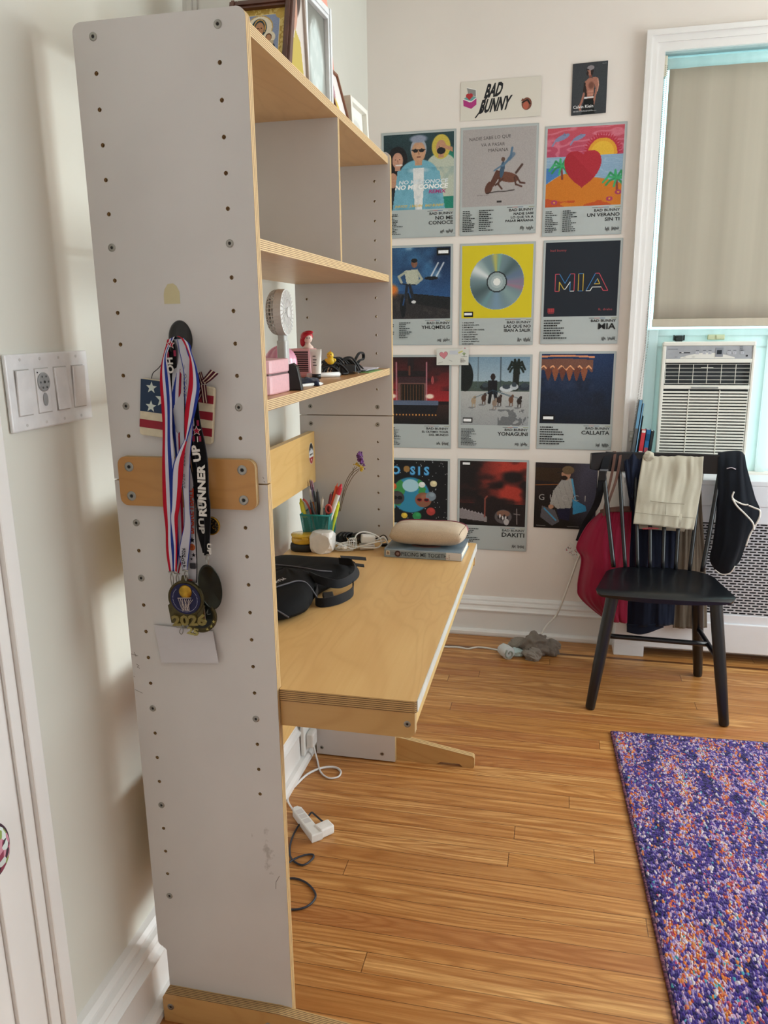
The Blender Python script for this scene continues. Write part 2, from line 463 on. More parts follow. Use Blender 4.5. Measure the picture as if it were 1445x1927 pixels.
bm = NB(); box(bm, XL-.1, XR+.1, YB-.1, YF+.2, -.05, 0); struct(bobj('floor', bm, floor_mat()))
bm = NB(); box(bm, XL-.1, XR+.1, YB-.1, YF+.2, ZC, ZC+.05); struct(bobj('ceiling', bm, M_ceil))
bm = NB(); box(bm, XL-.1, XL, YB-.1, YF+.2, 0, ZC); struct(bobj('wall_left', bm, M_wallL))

def wall_open(name, axis, pos, thick, span, zc, holes, mt):
    """wall along the other axis with rectangular openings (a0,a1,z0,z1)"""
    bm = NB(); cuts = sorted(holes); a = span[0]
    def bx(a0, a1, z0, z1):
        if a1-a0 < 1e-4 or z1-z0 < 1e-4: return
        if axis == 'y': box(bm, a0, a1, pos, pos+thick, z0, z1)
        else: box(bm, pos, pos+thick, a0, a1, z0, z1)
    for (h0, h1, z0, z1) in cuts:
        bx(a, h0, 0, zc); bx(h0, h1, 0, z0); bx(h0, h1, z1, zc); a = h1
    bx(a, span[1], 0, zc)
    return struct(bobj(name, bm, mt))
wall_open('wall_back', 'y', YB-.1, .1, (XL, XR), ZC, [], M_wall)
WX0, WX1, WZ0, WZ1 = 1.035, 1.95, .76, 2.335
wall_open('wall_far', 'y', YF, .15, (XL, XR), ZC, [(WX0, WX1, WZ0, WZ1), (2.14, 2.86, .75, 2.3)], M_wall)
wall_open('wall_right', 'x', XR, .1, (YB, YF), ZC, [(.22, 1.74, .75, 2.3)], M_wall)
# baseboards with their moulding
prof = [(0, 0), (.048, 0), (.05, .006), (.049, .018), (.042, .026), (.032, .028), (.030, .108), (.036, .112), (.037, .118), (.030, .124),
        (.026, .134), (.028, .142), (.024, .150), (.016, .153), (.016, .160), (.010, .168), (0, .172)]
def sweep(bm, prof, p0, p1, nrm):
    p0 = Vector(p0); p1 = Vector(p1); nrm = Vector(nrm)
    a = [bm.verts.new(p0+nrm*d+Vector((0, 0, z))) for d, z in prof]; b = [bm.verts.new(p1+nrm*d+Vector((0, 0, z))) for d, z in prof]
    for i in range(len(prof)):
        j = (i+1) % len(prof); bm.faces.new((a[i], a[j], b[j], b[i]))
    bm.faces.new(a); bm.faces.new(b[::-1])
bm = NB(); sweep(bm, prof, (XL, YF, 0), (XR, YF, 0), (0, -1, 0)); struct(bobj('baseboard_far', bm, M_trim))
bm = NB(); sweep(bm, [(d*1.2, z) for d, z in prof], (XL, -.233, 0), (XL, YF, 0), (1, 0, 0)); struct(bobj('baseboard_left', bm, M_trim))
bm = NB(); sweep(bm, prof, (XR, YB, 0), (XR, YF, 0), (-1, 0, 0)); struct(bobj('baseboard_right', bm, M_trim))
# door casing and door at the near left
bm = NB()
box(bm, XL, XL+.018, -.345, -.233, 0, 2.1, .002)
box(bm, XL+.018, XL+.032, -.262, -.233, 0, 2.1, .003)
box(bm, XL+.018, XL+.024, -.285, -.262, 0, 2.1, .002)
struct(bobj('trim_1', bm, M_trim))
dr = thing('door_1', None, None, (XL, -.75, 0)); dr['kind'] = 'structure'
bm = NB(); box(bm, XL, XL+.012, -1.15, -.345, .01, 2.08, .002)
for z0, z1 in ((.2, .9), (1.1, 1.9)): box(bm, XL+.012, XL+.018, -1.05, -.45, z0, z1, .005)
bobj('door_panel', bm, M_trim, dr)
bm = NB(); lathe(bm, [(.022, 0), (.024, .004), (.010, .008), (.009, .022), (.02, .03), (.024, .04), (.02, .05), (0, .054)], 24, 0,
      Matrix.Translation((XL+.012, -.39, .92)) @ Matrix.Rotation(math.radians(90), 4, 'Y'))
bobj('door_handle', bm, M_metal, dr, True)

# ------------------------------------------------------------------ window 1
win = thing('window_1', None, None, ((WX0+WX1)/2, YF, WZ0)); win['kind'] = 'structure'
bm = NB()
def casing(bm, x0, x1, z0, z1):
    w = .068
    for a, b, d in ((0, .018, .030), (.018, .040, .020), (.040, w, .014)):       # stepped back band
        X0 = x0-w+a; X1 = x0-w+b
        box(bm, X0, X1, YF-d, YF, z0, z1+w-b)
        box(bm, x1+w-b, x1+w-a, YF-d, YF, z0, z1+w-b)
        box(bm, X0, x1+w-a, YF-d, YF, z1+w-b, z1+w-a)
casing(bm, WX0, WX1, WZ0, WZ1-.02)
bobj('window_casing', bm, M_trim, win)
def trans_mat(name, col, tr, rough=.6):
    mt = bpy.data.materials.new(name); mt.use_nodes = True; nt = mt.node_tree; g = G(nt)
    for n_ in list(nt.nodes): nt.nodes.remove(n_)
    out = g.n('ShaderNodeOutputMaterial'); d = g.n('ShaderNodeBsdfDiffuse'); t = g.n('ShaderNodeBsdfTranslucent'); mx = g.n('ShaderNodeMixShader')
    v = g.coord('Object')
    s_ = g.sep(v)
    wob = g.noise(g.mapv(v, (26, 1, .25)), 1.0, 3)
    weave = g.noise(g.mapv(v, (900, 1, 900)), 1.0, 1)
    f = g.math('ADD', g.math('MULTIPLY', wob, .7), g.math('MULTIPLY', weave, .3))
    c = lin(col); r = g.ramp(f, [(.35, col), (.65, col)]); e = r.node.color_ramp.elements
    e[0].color = tuple(x*.95 for x in c)+(1,); e[1].color = tuple(min(1, x*1.04) for x in c)+(1,)
    g.l(r, d.inputs[0]); g.l(r, t.inputs[0]); mx.inputs[0].default_value = tr
    g.l(d.outputs[0], mx.inputs[1]); g.l(t.outputs[0], mx.inputs[2]); g.l(mx.outputs[0], out.inputs[0])
    return mt
M_filler = trans_mat('filler_plastic', 'f4fbf9', .6)
M_frameT = trans_mat('window_frame_vinyl', 'f6fbfa', .6)
bm = NB()
box(bm, WX0, WX0+.05, 2.17, 2.24, WZ0, 1.325, .003); box(bm, WX0, WX0+.008, 2.17, 2.24, 1.325, WZ1, .001); box(bm, WX1-.05, WX1, 2.17, 2.24, WZ0, WZ1, .003)
box(bm, WX0+.008, WX1-.05, 2.18, 2.24, WZ1-.012, WZ1, .001)
box(bm, WX0+.05, WX1-.05, 2.18, 2.24, 1.30, 1.325, .003)
box(bm, 1.495, 1.53, 2.17, 2.24, WZ0, 1.30, .003)
bobj('window_frame', bm, M_frameT, win)
bm = NB(); box(bm, WX0+.05, 1.495, 2.185, 2.19, 1.255, 1.30); box(bm, WX0+.05, 1.11, 2.185, 2.19, WZ0, 1.255); box(bm, 1.44, 1.495, 2.185, 2.19, WZ0, 1.255); box(bm, 1.53, WX1-.05, 2.20, 2.205, WZ0, 1.30)
bobj('filler_panel', bm, M_filler, win)
mt = bpy.data.materials.new('window_glass'); mt.use_nodes = True; nt = mt.node_tree; g = G(nt)
for n_ in list(nt.nodes): nt.nodes.remove(n_)
out = g.n('ShaderNodeOutputMaterial'); tr = g.n('ShaderNodeBsdfTransparent'); gl = g.n('ShaderNodeBsdfGlossy'); gl.inputs[1].default_value = .02
mx = g.n('ShaderNodeMixShader'); fr = g.n('ShaderNodeFresnel'); fr.inputs[0].default_value = 1.3
tr.inputs[0].default_value = (.93, .98, .98, 1)
g.l(fr.outputs[0], mx.inputs[0]); g.l(tr.outputs[0], mx.inputs[1]); g.l(gl.outputs[0], mx.inputs[2]); g.l(mx.outputs[0], out.inputs[0])
M_glass = mt
bm = NB(); box(bm, WX0+.008, WX1-.05, 2.212, 2.216, 1.325, WZ1-.012)
bobj('window_pane', bm, M_glass, win)
bm = NB()
for a in (-.75,): pass
# roller blind
bl = thing('roller_blind', 'beige roller blind pulled down over the upper window above the air conditioner', 'blind', (1.49, 2.155, 1.345))
M_blind = trans_mat('blind_fabric', 'bfb6a6', .17)
bm = NB(); n = 40
vs = [[bm.verts.new((1.058+(1.93-1.058)*i/n, 2.150+.0015*math.sin(i*.9)+.002*math.sin(i*.31+j*.2), 1.365+(2.262-1.365)*j/12)) for i in range(n+1)] for j in range(13)]
for j in range(12):
    for i in range(n): bm.faces.new((vs[j][i], vs[j][i+1], vs[j+1][i+1], vs[j+1][i]))
fb = bobj('blind_fabric', bm, M_blind, bl, True); sd = fb.modifiers.new('s', 'SOLIDIFY'); sd.thickness = .0006
bm = NB(); box(bm, 1.056, 1.932, 2.146, 2.156, 1.335, 1.366, .003); bobj('hem_bar', bm, trans_mat('hem_fabric', 'c9bfad', .08), bl)
bm = NB(); cyl(bm, (1.05, 2.172, 2.285), (1.93, 2.172, 2.285), .019, seg=24); bobj('roller_tube', bm, trans_mat('tube_white', 'f4faf9', .8), bl, True)
bm = NB(); box(bm, 1.037, 1.049, 2.150, 2.19, 2.24, 2.31, .003); bobj('blind_bracket', bm, plain('bracket_cream', 'cfc7b4', .5), bl)
bm = NB(); z = 2.27
while z > .93:
    t = (2.27-z)/1.34; xx = 1.041-.012*t-.022*max(0, t-.75)*4
    for q in (0,): ball(bm, (xx, 2.128-.02*t, z), .0018, seg=6)
    ball(bm, (xx+.006+.004*math.sin(t*3), 2.126-.02*t, z-.003), .0018, seg=6); z -= .0062
bobj('bead_chain', bm, plain('chain_grey', '77736b', .4, .3), bl, True)
bm = NB(); box(bm, .992, 1.012, 2.088, 2.116, .885, .925, .004); ball(bm, (1.002, 2.086, .905), .009); bobj('chain_tensioner', bm, plain('tensioner', 'aaa9a4', .3, .3), bl)
# latch pieces on the window's meeting rail
bm = NB(); box(bm, 1.148, 1.180, 2.160, 2.186, 1.280, 1.302, .004); cyl(bm, (1.164, 2.155, 1.284), (1.164, 2.186, 1.284), .012)
box(bm, 1.143, 1.147, 2.162, 2.182, 1.282, 1.303); box(bm, 1.181, 1.185, 2.162, 2.182, 1.282, 1.303)
bobj('window_latch', bm, plain('latch_dark', '24302f', .5), win)
bm = NB(); box(bm, 1.272, 1.335, 2.170, 2.186, 1.284, 1.304, .003); box(bm, 1.302, 1.334, 2.166, 2.172, 1.286, 1.302, .002); bobj('window_keeper', bm, plain('keeper', 'd3d9b4', .5), win)
for nm, y0, y1 in (('window_2', .22, 1.74),):
    w = thing(nm, None, None, (XR, (y0+y1)/2, .75)); w['kind'] = 'structure'
    bm = NB()
    for a, b in ((y0-.07, y0), (y1, y1+.07)): box(bm, XR-.02, XR, a, b, .7, 2.37, .002)
    box(bm, XR-.02, XR, y0, y1, 2.3, 2.37, .002); box(bm, XR-.06, XR+.09, y0-.08, y1+.08, .72, .75, .004)
    bobj('window_casing', bm, M_trim, w)
    bm = NB(); box(bm, XR+.05, XR+.08, y0, y1, 1.51, 1.55, .002)
    for a in (y0, y1-.04): box(bm, XR+.05, XR+.08, a, a+.04, .75, 2.3, .002)
    bobj('window_frame', bm, M_trim, w)

w = thing('added_fill_window', None, None, (2.5, YF, .75)); w['kind'] = 'structure'  # unseen window added to let ambient fill light in
bm = NB(); box(bm, 2.09, 2.14, YF-.02, YF, .75, 2.35); box(bm, 2.86, 2.91, YF-.02, YF, .75, 2.35); box(bm, 2.14, 2.86, YF-.02, YF, 2.3, 2.35); box(bm, 2.13, 2.87, YF-.03, YF+.10, .72, .75)
bobj('window_casing', bm, M_trim, w)
bm = NB(); box(bm, 2.14, 2.86, YF+.06, YF+.09, 1.51, 1.55, .002); bobj('window_frame', bm, M_trim, w)

# ------------------------------------------------------------------ shelving desk
P = .05
Zk = lambda k: (35.55-k)*P
lam, nt, bs = newmat('grey_laminate'); g = G(nt); v = g.coord('Object')
nz = g.noise(v, 5, 4); c1 = g.ramp(nz, [(.35, 'cfcccb'), (.65, 'd5d2d1')])
# smudges near the lower front edge
sm = g.noise(g.mapv(v, (40, 40, 30)), 1.0, 4, .6)
s_ = g.sep(v)
msk = g.math('MULTIPLY', g.math('MULTIPLY', g.math('LESS_THAN', g.math('ABSOLUTE', g.math('SUBTRACT', s_[2], .41)), .05), g.math('LESS_THAN', g.math('ABSOLUTE', g.math('SUBTRACT', s_[0], .20)), .022)),
             g.math('LESS_THAN', s_[1], .001))
c2 = g.mix(g.math('MULTIPLY', msk, g.ramp(sm, [(.56, 0.0), (.66, .5)])), c1, rgba('8d8580'))
g.l(c2, bs.inputs['Base Color']); bs.inputs['Roughness'].default_value = .4; bs.inputs['Specular IOR Level'].default_value = .35
g.l(g.bump(g.noise(v, 300, 2), .05, .0005), bs.inputs['Normal'])
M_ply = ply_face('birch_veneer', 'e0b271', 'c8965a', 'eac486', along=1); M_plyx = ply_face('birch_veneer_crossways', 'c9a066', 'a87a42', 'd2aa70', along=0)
M_plyt = ply_face('birch_underside', 'd6ab70', 'bb8c50', 'dfb880', along=1)
EY = lambda c, t=.018: ply_edge('ply_edge_y_%d' % round(c*1000), 1, c, t, 'd8bd8c', '8e6c44', 3)
EZ = lambda c, t=.018: ply_edge('ply_edge_z_%d' % round(c*1000), 2, c, t)
unit = thing('shelving_desk', 'tall grey laminate and birch plywood shelving unit with a built-in desk against the left wall', 'desk', (0, 0, 0))
HR = .0033
def holes(ks, xs): return [circ(x, Zk(k), HR, 14) for x in xs for k in ks]
SX0, SX1 = -.034, .2425; ZS = Zk(13.5); ZT = Zk(-.42)
def arc(cx, cy, r, a0, a1, n=6): return [(cx+r*math.cos(math.radians(a0+(a1-a0)*i/n)), cy+r*math.sin(math.radians(a0+(a1-a0)*i/n))) for i in range(n+1)]
up_out = [(SX0, ZS+.0012), (SX1, ZS+.0012)]+arc(SX1-.014, ZT-.014, .014, 0, 90)+arc(SX0+.014, ZT-.014, .014, 90, 180)
lo_out = [(SX1, ZS-.0012), (SX0, ZS-.0012), (SX0, .17)]+arc(SX0+.012, .168, .012, 180, 260)+arc(-.025, .146, .008, 80, 0)+[(-.017, .004), (SX1, .004)]
for nm_y, hk in ((.009, 0), (1.0, 1)):
    e = EY(nm_y)
    board('side_panel', up_out, holes([1, 2, 3, 4, 5, 7, 8, 9, 10, 12], (0, .2)) if hk == 0 else holes([1, 2, 3, 4, 5, 7, 8, 9, 10, 12], (0, .2)), .018, XZ(nm_y), [lam, e], unit)
    lk = [(0, k) for k in (16, 18, 19, 20, 21, 23, 24, 25, 27, 28, 29)]+[(.2, k) for k in (15, 16, 17, 18, 19, 20, 21, 23, 24, 25)]
    if hk: lk = [(.2, k) for k in (15, 16, 17, 18, 19, 20, 21, 23, 24, 25)]
    board('side_panel', lo_out, [circ(x, Zk(k), HR, 14) for x, k in lk], .018, XZ(nm_y), [lam, e], unit)
# shelves
FX = .2372
for k, mats in ((0, M_plyt), (6, M_plyt), (11, M_plyx)):
    zc = Zk(k)
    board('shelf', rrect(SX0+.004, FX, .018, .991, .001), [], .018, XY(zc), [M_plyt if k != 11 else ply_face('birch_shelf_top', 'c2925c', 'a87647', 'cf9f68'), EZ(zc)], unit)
board('divider', [(SX0+.004, Zk(0)-.009), (FX, Zk(0)-.009), (FX, Zk(6)+.009), (SX0+.004, Zk(6)+.009)], [], .012, XZ(.506), [lam, EY(.506, .012)], unit)
# desk
ZD = .7355; DT = .022
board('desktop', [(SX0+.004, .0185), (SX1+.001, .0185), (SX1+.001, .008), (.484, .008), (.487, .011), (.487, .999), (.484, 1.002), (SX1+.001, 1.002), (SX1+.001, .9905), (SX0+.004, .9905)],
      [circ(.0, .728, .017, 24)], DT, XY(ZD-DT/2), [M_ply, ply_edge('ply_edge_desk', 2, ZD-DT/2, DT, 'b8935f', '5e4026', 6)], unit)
az1 = ZD-DT; az0 = .665
def apron_prof(): return [(SX1+.001, az0), (.475, az0), (.484, az0+.008), (.484, az1-.0005), (SX1+.001, az1-.0005)]
board('side_apron', apron_prof(), [], .018, XZ(.019), [M_plyx, EY(.019)], unit)
board('side_apron', apron_prof(), [], .018, XZ(.993), [M_plyx, EY(.993)], unit)
board('front_apron', [(.0285, az0+.012), (.9835, az0+.012), (.9835, az1-.0005), (.0285, az1-.0005)], [], .018, YZ(.473), [ply_face('apron_veneer', 'e2c07e', 'c9a35e', 'ecd08e'), EZ(az0)], unit)
bm = NB(); box(bm, .4874, .4890, .012, .998, ZD-DT+.001, ZD-.001); bobj('edge_strip', bm, plain('edge_laminate', 'dfe0da', .3), unit)
# rails
def rail(z0, z1, nm='rail'): return board(nm, [(.019, z0), (.9905, z0), (.9905, z1), (.019, z1)], [], .018, YZ(0), [ply_face('rail_veneer', 'e0b66e', 'c8994f', 'eac583') if 'rail_veneer' not in bpy.data.materials else bpy.data.materials['rail_veneer'], EZ((z0+z1)/2, .3)], unit)
rr_ = rail(.905, 1.055); rail(.245, .50)
# sticker on the back rail
S = Sheet()
n0 = 40
def oval(cx, cy, rx, ry): return circ(cx, cy, rx, 40, ry)
S.z = .0002; S.poly(oval(0, 0, .021, .0315), 'f2efe9'); S.poly(oval(0, 0, .0195, .030), '23282c')
S.poly([(x, max(-.011, min(.006, y))) for x, y in oval(0, 0, .0195, .030)], 'eeece6')
S.poly([(-.019, .003), (-.012, .012), (-.008, .008), (-.002, .018), (.004, .010), (.009, .014), (.019, .003)], 'd9dadb')
S.poly([(x, min(-.011, y)) for x, y in oval(0, 0, .0195, .030)], 'a83338'); S.text('VERMONT', 0, -.0055, .006, '1a1a1a', 'C', .02, wmax=.03)
S.poly(star(0, -.019, .005), 'f2efe9')
S.make('sticker', Matrix.Translation((.0092, .955, .995)) @ Matrix(((0, 0, 1, 0), (1, 0, 0, 0), (0, 1, 0, 0), (0, 0, 0, 1))), M_gloss, unit)
# joint plate outside the near panel and its far twin
me_out = rrect(-.018, .227, 1.061, 1.1445, .014)
board('joint_plate', me_out, [], .012, XZ(-.0062), [ply_face('plate_veneer', 'bd8747', 'a06f35', 'c4904f', along=0), EY(-.006, .012)], unit)
board('joint_plate', me_out, [], .012, XZ(1.0152), [bpy.data.materials['plate_veneer'], EY(1.015, .012)], unit)
# feet
foot = [(-.022, .004), (.36, .004), (.37, .012), (.46, .012), (.47, .0), (.50, .0), (.503, .006), (.503, .036), (.498, .042), (.30, .068), (.2425, .074), (-.022, .074)]
foot = [(-.022, .0), (.37, .0), (.385, .010), (.445, .010), (.455, .0), (.487, .0), (.491, .004), (.491, .034), (.486, .040), (.255, .079), (-.022, .079)]
foot_n = [(-.022, .0), (.37, .0), (.385, .010), (.445, .010), (.455, .0), (.487, .0), (.491, .004), (.491, .034), (.486, .040), (.22, .066), (-.016, .066), (-.022, .056)]
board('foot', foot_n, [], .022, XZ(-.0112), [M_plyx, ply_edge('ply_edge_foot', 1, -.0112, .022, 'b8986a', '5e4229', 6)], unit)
board('foot', foot, [], .022, XZ(1.0202), [M_plyx, EY(1.020, .022)], unit)
# bolts
def bolt(x, y, z, d=(0, -1, 0), r=.0062):
    bm = NB(); d = Vector(d)
    M = Matrix.Translation((x, y, z)) @ d.to_track_quat('Z', 'Y').to_matrix().to_4x4()
    lathe(bm, [(r, 0), (r, .0007), (r*.78, .0013), (r*.46, .0013), (r*.40, .0010), (r*.40, .0004), (0, .0004)], 20, 0, M)
    lathe(bm, [(r*.38, .0005), (r*.38, .0007), (0, .0007)], 6, 1, M)
    return bobj('bolt', bm, [M_metal, M_dark], unit, False)
for k in (0, 6, 11): bolt(0, 0, Zk(k)); bolt(.2, 0, Zk(k))
for k in (15, 17, 22, 26, 30): bolt(0, 0, Zk(k))
bolt(.2, 0, Zk(22))
for k in (13, 14):
    bolt(.003, -.0122, Zk(k)-.0+.0, r=.0082); bolt(.205, -.0122, Zk(k), r=.0082)
bolt(-.006, -.0222, .036, r=.0070); bolt(.2, -.0222, .036)
for k in (13, 14): bolt(0, .991, Zk(k)); bolt(.2, .991, Zk(k))
bolt(0, .991, Zk(35)); bolt(.2, .991, Zk(35))
bolt(.471, .010, .691, r=.0060)
# masking tape and scratches on the near panel
S = Sheet(); S.z = .0002; S.poly([(0, 0), (.0275, 0), (.0275, .018), (.023, .027), (.017, .031), (.008, .030), (.002, .022), (.0, .014)], 'c9bf98')
S.make('tape_scrap', Matrix.Translation((.0835, -.0002, 1.390)) @ XZ(0), M_print, unit)
S = Sheet(); S.z = .0002
for pts in ([(-.034, .782), (-.02, .779)], [(-.027, .786), (-.024, .777)], [(-.025, .763), (-.02, .760), (-.024, .757), (-.019, .755)], [(-.033, .712), (-.018, .706)], [(-.0325, .739), (-.031, .737)],
            [(.235, 1.115), (.237, 1.112)], [(.2365, 1.108), (.239, 1.106)], [(.23, .36), (.222, .345), (.221, .33)]):
    S = Sheet(); S.z = .0002; S.line(pts, .0007, '55453a'); S.make('scratch', XZ(-.0001), M_print, unit)

# ------------------------------------------------------------------ posters on the far wall
KX = lambda x: .69785+(x-.69785)*1.0092
KZ = lambda z: 1.35214+(z-1.35214)*1.0092
def person(p, cx, cy, s, skin, hair, top_, specs=None, hood=None):
    """plain generic head and shoulders"""
    p.ell(cx, cy-1.35*s, 1.25*s, .9*s, top_, soft=.06); p.poly([(cx-1.25*s, cy-1.35*s), (cx+1.25*s, cy-1.35*s), (cx+1.5*s, cy-4*s), (cx-1.5*s, cy-4*s)], top_)
    if hood: p.ell(cx, cy+.08*s, .82*s, 1.0*s, hood)
    else: p.ell(cx, cy+.18*s, .52*s, .62*s, hair)
    p.poly([(cx-.2*s, cy-.4*s), (cx+.2*s, cy-.4*s), (cx+.25*s, cy-.8*s), (cx-.25*s, cy-.8*s)], skin)
    p.ell(cx, cy, .45*s, .62*s, skin)
    p.ell(cx+.12*s, cy-.05*s, .30*s, .50*s, tuple(min(1, v*1.08) for v in p.c(skin)), soft=.6, a=.5)
    p.line([(cx-.08*s, cy-.3*s), (cx+.12*s, cy-.3*s)], .07*s, '6b3a30')
    p.line([(cx, cy+.02*s), (cx+.03*s, cy-.14*s)], .05*s, '8a5a44')
    if specs: p.ell(cx-.2*s, cy+.08*s, .17*s, .11*s, specs); p.ell(cx+.2*s, cy+.08*s, .17*s, .11*s, specs); p.line([(cx-.42*s, cy+.12*s), (cx+.42*s, cy+.12*s)], .06*s, specs)
    else:
        for q in (-.17, .17): p.ell(cx+q*s, cy+.08*s, .06*s, .035*s, '1c1210')
def advisory(p, x, y, w):
    p.poly([(x, y), (x+w, y), (x+w, y+w*.55), (x, y+w*.55)], '0a0a0a'); p.poly([(x+.1*w, y+w*.14), (x+.9*w, y+w*.14), (x+.9*w, y+w*.4), (x+.1*w, y+w*.4)], 'f2f2f2')
def pic1():
    p = Paint(118, 118, '1e3238'); p.mix((p.noise(3, 1)-.4)*1.2, '35575a')
    p.ell(.88, .35, .25, .45, '1f7f69', soft=.3)
    person(p, .82, .80, .16, 'b8876a', '2a1b16', 'b9bfae', None, 'c8b24a'); p.ell(.82, .76, .06, .045, '15161a'); p.poly([(.80, .86), (.98, .80), (.98, .74), (.84, .80)], 'b8876a')
    person(p, .20, .66, .17, 'c08f78', '120e10', '18161a', None, '141318'); p.line([(.18, .60), (.26, .60)], .02, 'e8dcd4'); p.ell(.13, .40, .07, .10, 'b98a70')
    person(p, .50, .76, .22, 'c19373', '9fa4ad', '6fa9bd', '17181c')
    p.ell(.5, .93, .12, .05, '8c93a6', soft=.4); p.poly([(.40, .55), (.60, .55), (.55, .0), (.45, .0)], 'e6e4e2')
    p.poly([(.12, .0), (.2, .52), (.42, .56), (.42, .0)], '74adc1'); p.poly([(.58, .0), (.58, .56), (.8, .50), (.88, .0)], '74adc1')
    p.mix((p.noise(9, 4)-.45)*.8*(p.Vv < .55), '3d7086'); p.ell(.5, .52, .13, .03, 'd8d8d8', soft=.8, a=.6)
    p.speck(.06, 1); return p.A
def pic2():
    p = Paint(118, 118, 'aaa3a1'); p.mix((p.noise(2, 5)-.4)*.3, '9c9593')
    p.ell(.62, .37, .16, .065, '6b4334', rot=-12); p.poly([(.44, .26), (.36, .20), (.40, .33), (.47, .47), (.55, .44)], '5b382c')
    p.ell(.37, .24, .05, .085, '5b382c', rot=-20)
    for a in ([(.52, .36), (.50, .28), (.55, .22)], [(.56, .35), (.46, .27)], [(.72, .36), (.74, .27), (.82, .24)], [(.74, .38), (.80, .29), (.86, .28)]): p.line(a, .022, '4e3026')
    p.line([(.74, .42), (.82, .52)], .03, '4b352d'); p.ell(.55, .47, .03, .11, '3c556b', rot=-8); p.ell(.56, .60, .025, .03, '5d4438')
    p.line([(.56, .52), (.66, .62), (.68, .74)], .03, '54728c'); p.line([(.64, .60), (.70, .66)], .05, '4b6a86', a=.7); p.line([(.54, .52), (.44, .46)], .02, '54728c')
    p.line([(.34, .17), (.50, .19), (.58, .185), (.72, .20)], .012, '2d2624'); p.poly([(.48, .04), (.55, .04), (.55, .07), (.48, .07)], '3a3635')
    p.speck(.04, 2); return p.A
def pic3():
    p = Paint(130, 130, 'b84a62'); p.grad(.62, 1, 'b04562', 'c14f5c'); n = p.noise(2.2, 9, 1, 2.5)
    p.mix(np.clip((np.sin(n*26)-.3), 0, 1)*.8*(p.Vv > .6), 'd98b9c')
    a = np.arctan2(p.Vv-.66, p.U-.73); d = np.hypot(p.U-.73, p.Vv-.66)
    p.mix(((np.sin(a*44)*.025+.235) > d)*(p.Vv > .6), 'b32c40'); p.mix((d < .19)*1., 'd99a2e'); p.mix((d < .15)*.7, 'e2b93a')
    p.grad(0, .64, '7f9fb8', '8aa6bf'); p.mix((p.Vv < .64)*np.clip(np.sin(p.noise(4, 3, .6, 3)*30)-.6, 0, 1)*.6, 'c9d4de')
    hill = .24+.20*np.exp(-((p.U-.42)/.38)**2)+.03*np.sin(p.U*9); p.mix(np.clip((hill-p.Vv)*80, 0, 1), 'c9741f'); p.mix(np.clip((hill-p.Vv)*80, 0, 1)*(p.noise(4, 6, .7, 2) > .55)*.7, 'b23d22')
    p.mix((p.Vv < .5)*(p.U < .18)*(p.Vv > hill)*.9, '3f74b2')
    for (x, y, s) in ((.20, .52, 1.0), (.93, .34, 1.1)):
        p.line([(x, y), (x+.015, y-.16*s)], .028, '7e3b33')
        for k in range(9):
            t = math.radians(20+k*40); p.line([(x, y), (x+.10*s*math.cos(t), y+.07*s*math.sin(t)+.02), (x+.16*s*math.cos(t), y+.05*s*math.sin(t)-.05)], .026, '2f8a55' if k % 2 else '3aa368')
    for (x, y, s) in ((.20, .88, 1), (.42, .87, .85)):
        p.ell(x, y, .10*s, .032*s, '7f88a8', rot=22); p.line([(x-.08*s, y-.02), (x-.13*s, y-.10*s)], .02, '7f88a8'); p.poly([(x, y+.02), (x+.02, y+.06*s), (x+.05, y+.02)], '6f7898')
    # a plain red heart
    x = (p.U-.48)/.235; y = (p.Vv-.44)/.235; x2 = x; y2 = y*1.0
    hm = (x2**2+y2**2-.8)**3-x2**2*y2**3; p.mix((hm < 0)*1., 'a3222f'); p.mix(((hm < 0) & (x+y > .35))*.35, 'b93040')
    for (x, y) in ((.12, .06), (.85, .08), (.96, .16)): p.ell(x, y, .045, .03, 'a83a5c'); p.ell(x, y, .015, .012, 'd9923a')
    p.speck(.04, 3); return p.A
def pic4():
    p = Paint(118, 118, '162a4a'); n = p.noise(3, 12); p.grad(.3, 1, '28507f', '10203c'); p.mix((n-.42)*2.0*(p.Vv > .4), '4b86b4'); p.mix(np.clip((p.noise(5, 2)-.6)*5, 0, 1)*(p.Vv > .5)*.5, 'bcd6e6')
    sl = .34-.12*(p.U-.5); p.mix(np.clip((sl-p.Vv)*40, 0, 1), '2a2729'); p.mix(np.clip((sl-p.Vv)*40, 0, 1)*(p.noise(14, 5) > .55)*.5, '403a38')
    p.poly([(.35, .37), (1, .30), (1, .12), (.45, .22)], '16181c'); p.mix(np.clip((p.noise(7, 8)-.42)*4, 0, 1)*np.exp(-((p.U-.10)/.13)**2-((p.Vv-.42)/.08)**2)*1.6, 'd8742a')
    for x in (.72, .80): p.line([(x, .60), (x+.10, .78)], .022, 'd8dde2', a=.8)
    p.ell(.72, .57, .10, .025, '14161c')
    for c_, y in (((.30, .18), 0), ((.42, .30), 0)): p.ell(c_[0], c_[1], .045, .16 if c_[0] < .4 else .10, '0d1016')
    p.line([(.30, .20), (.36, .46), (.42, .30)], .02, '244a78'); p.line([(.26, .50), (.48, .48)], .016, '1a2230')
    p.poly([(.32, .68), (.52, .70), (.54, .50), (.36, .48)], 'b7b9a6'); p.ell(.47, .78, .045, .06, '7d5340'); p.ell(.47, .82, .045, .03, '171312')
    p.line([(.34, .66), (.24, .60), (.28, .52)], .035, 'a9ac9b'); p.line([(.52, .66), (.58, .56), (.50, .50)], .035, 'a9ac9b')
    p.line([(.40, .48), (.44, .34), (.45, .26)], .04, '1d222c'); p.line([(.36, .48), (.34, .30)], .04, '1d222c'); p.ell(.46, .24, .035, .02, 'd8d8d8')
    advisory(p, .80, .88, .18); p.speck(.08, 4); return p.A
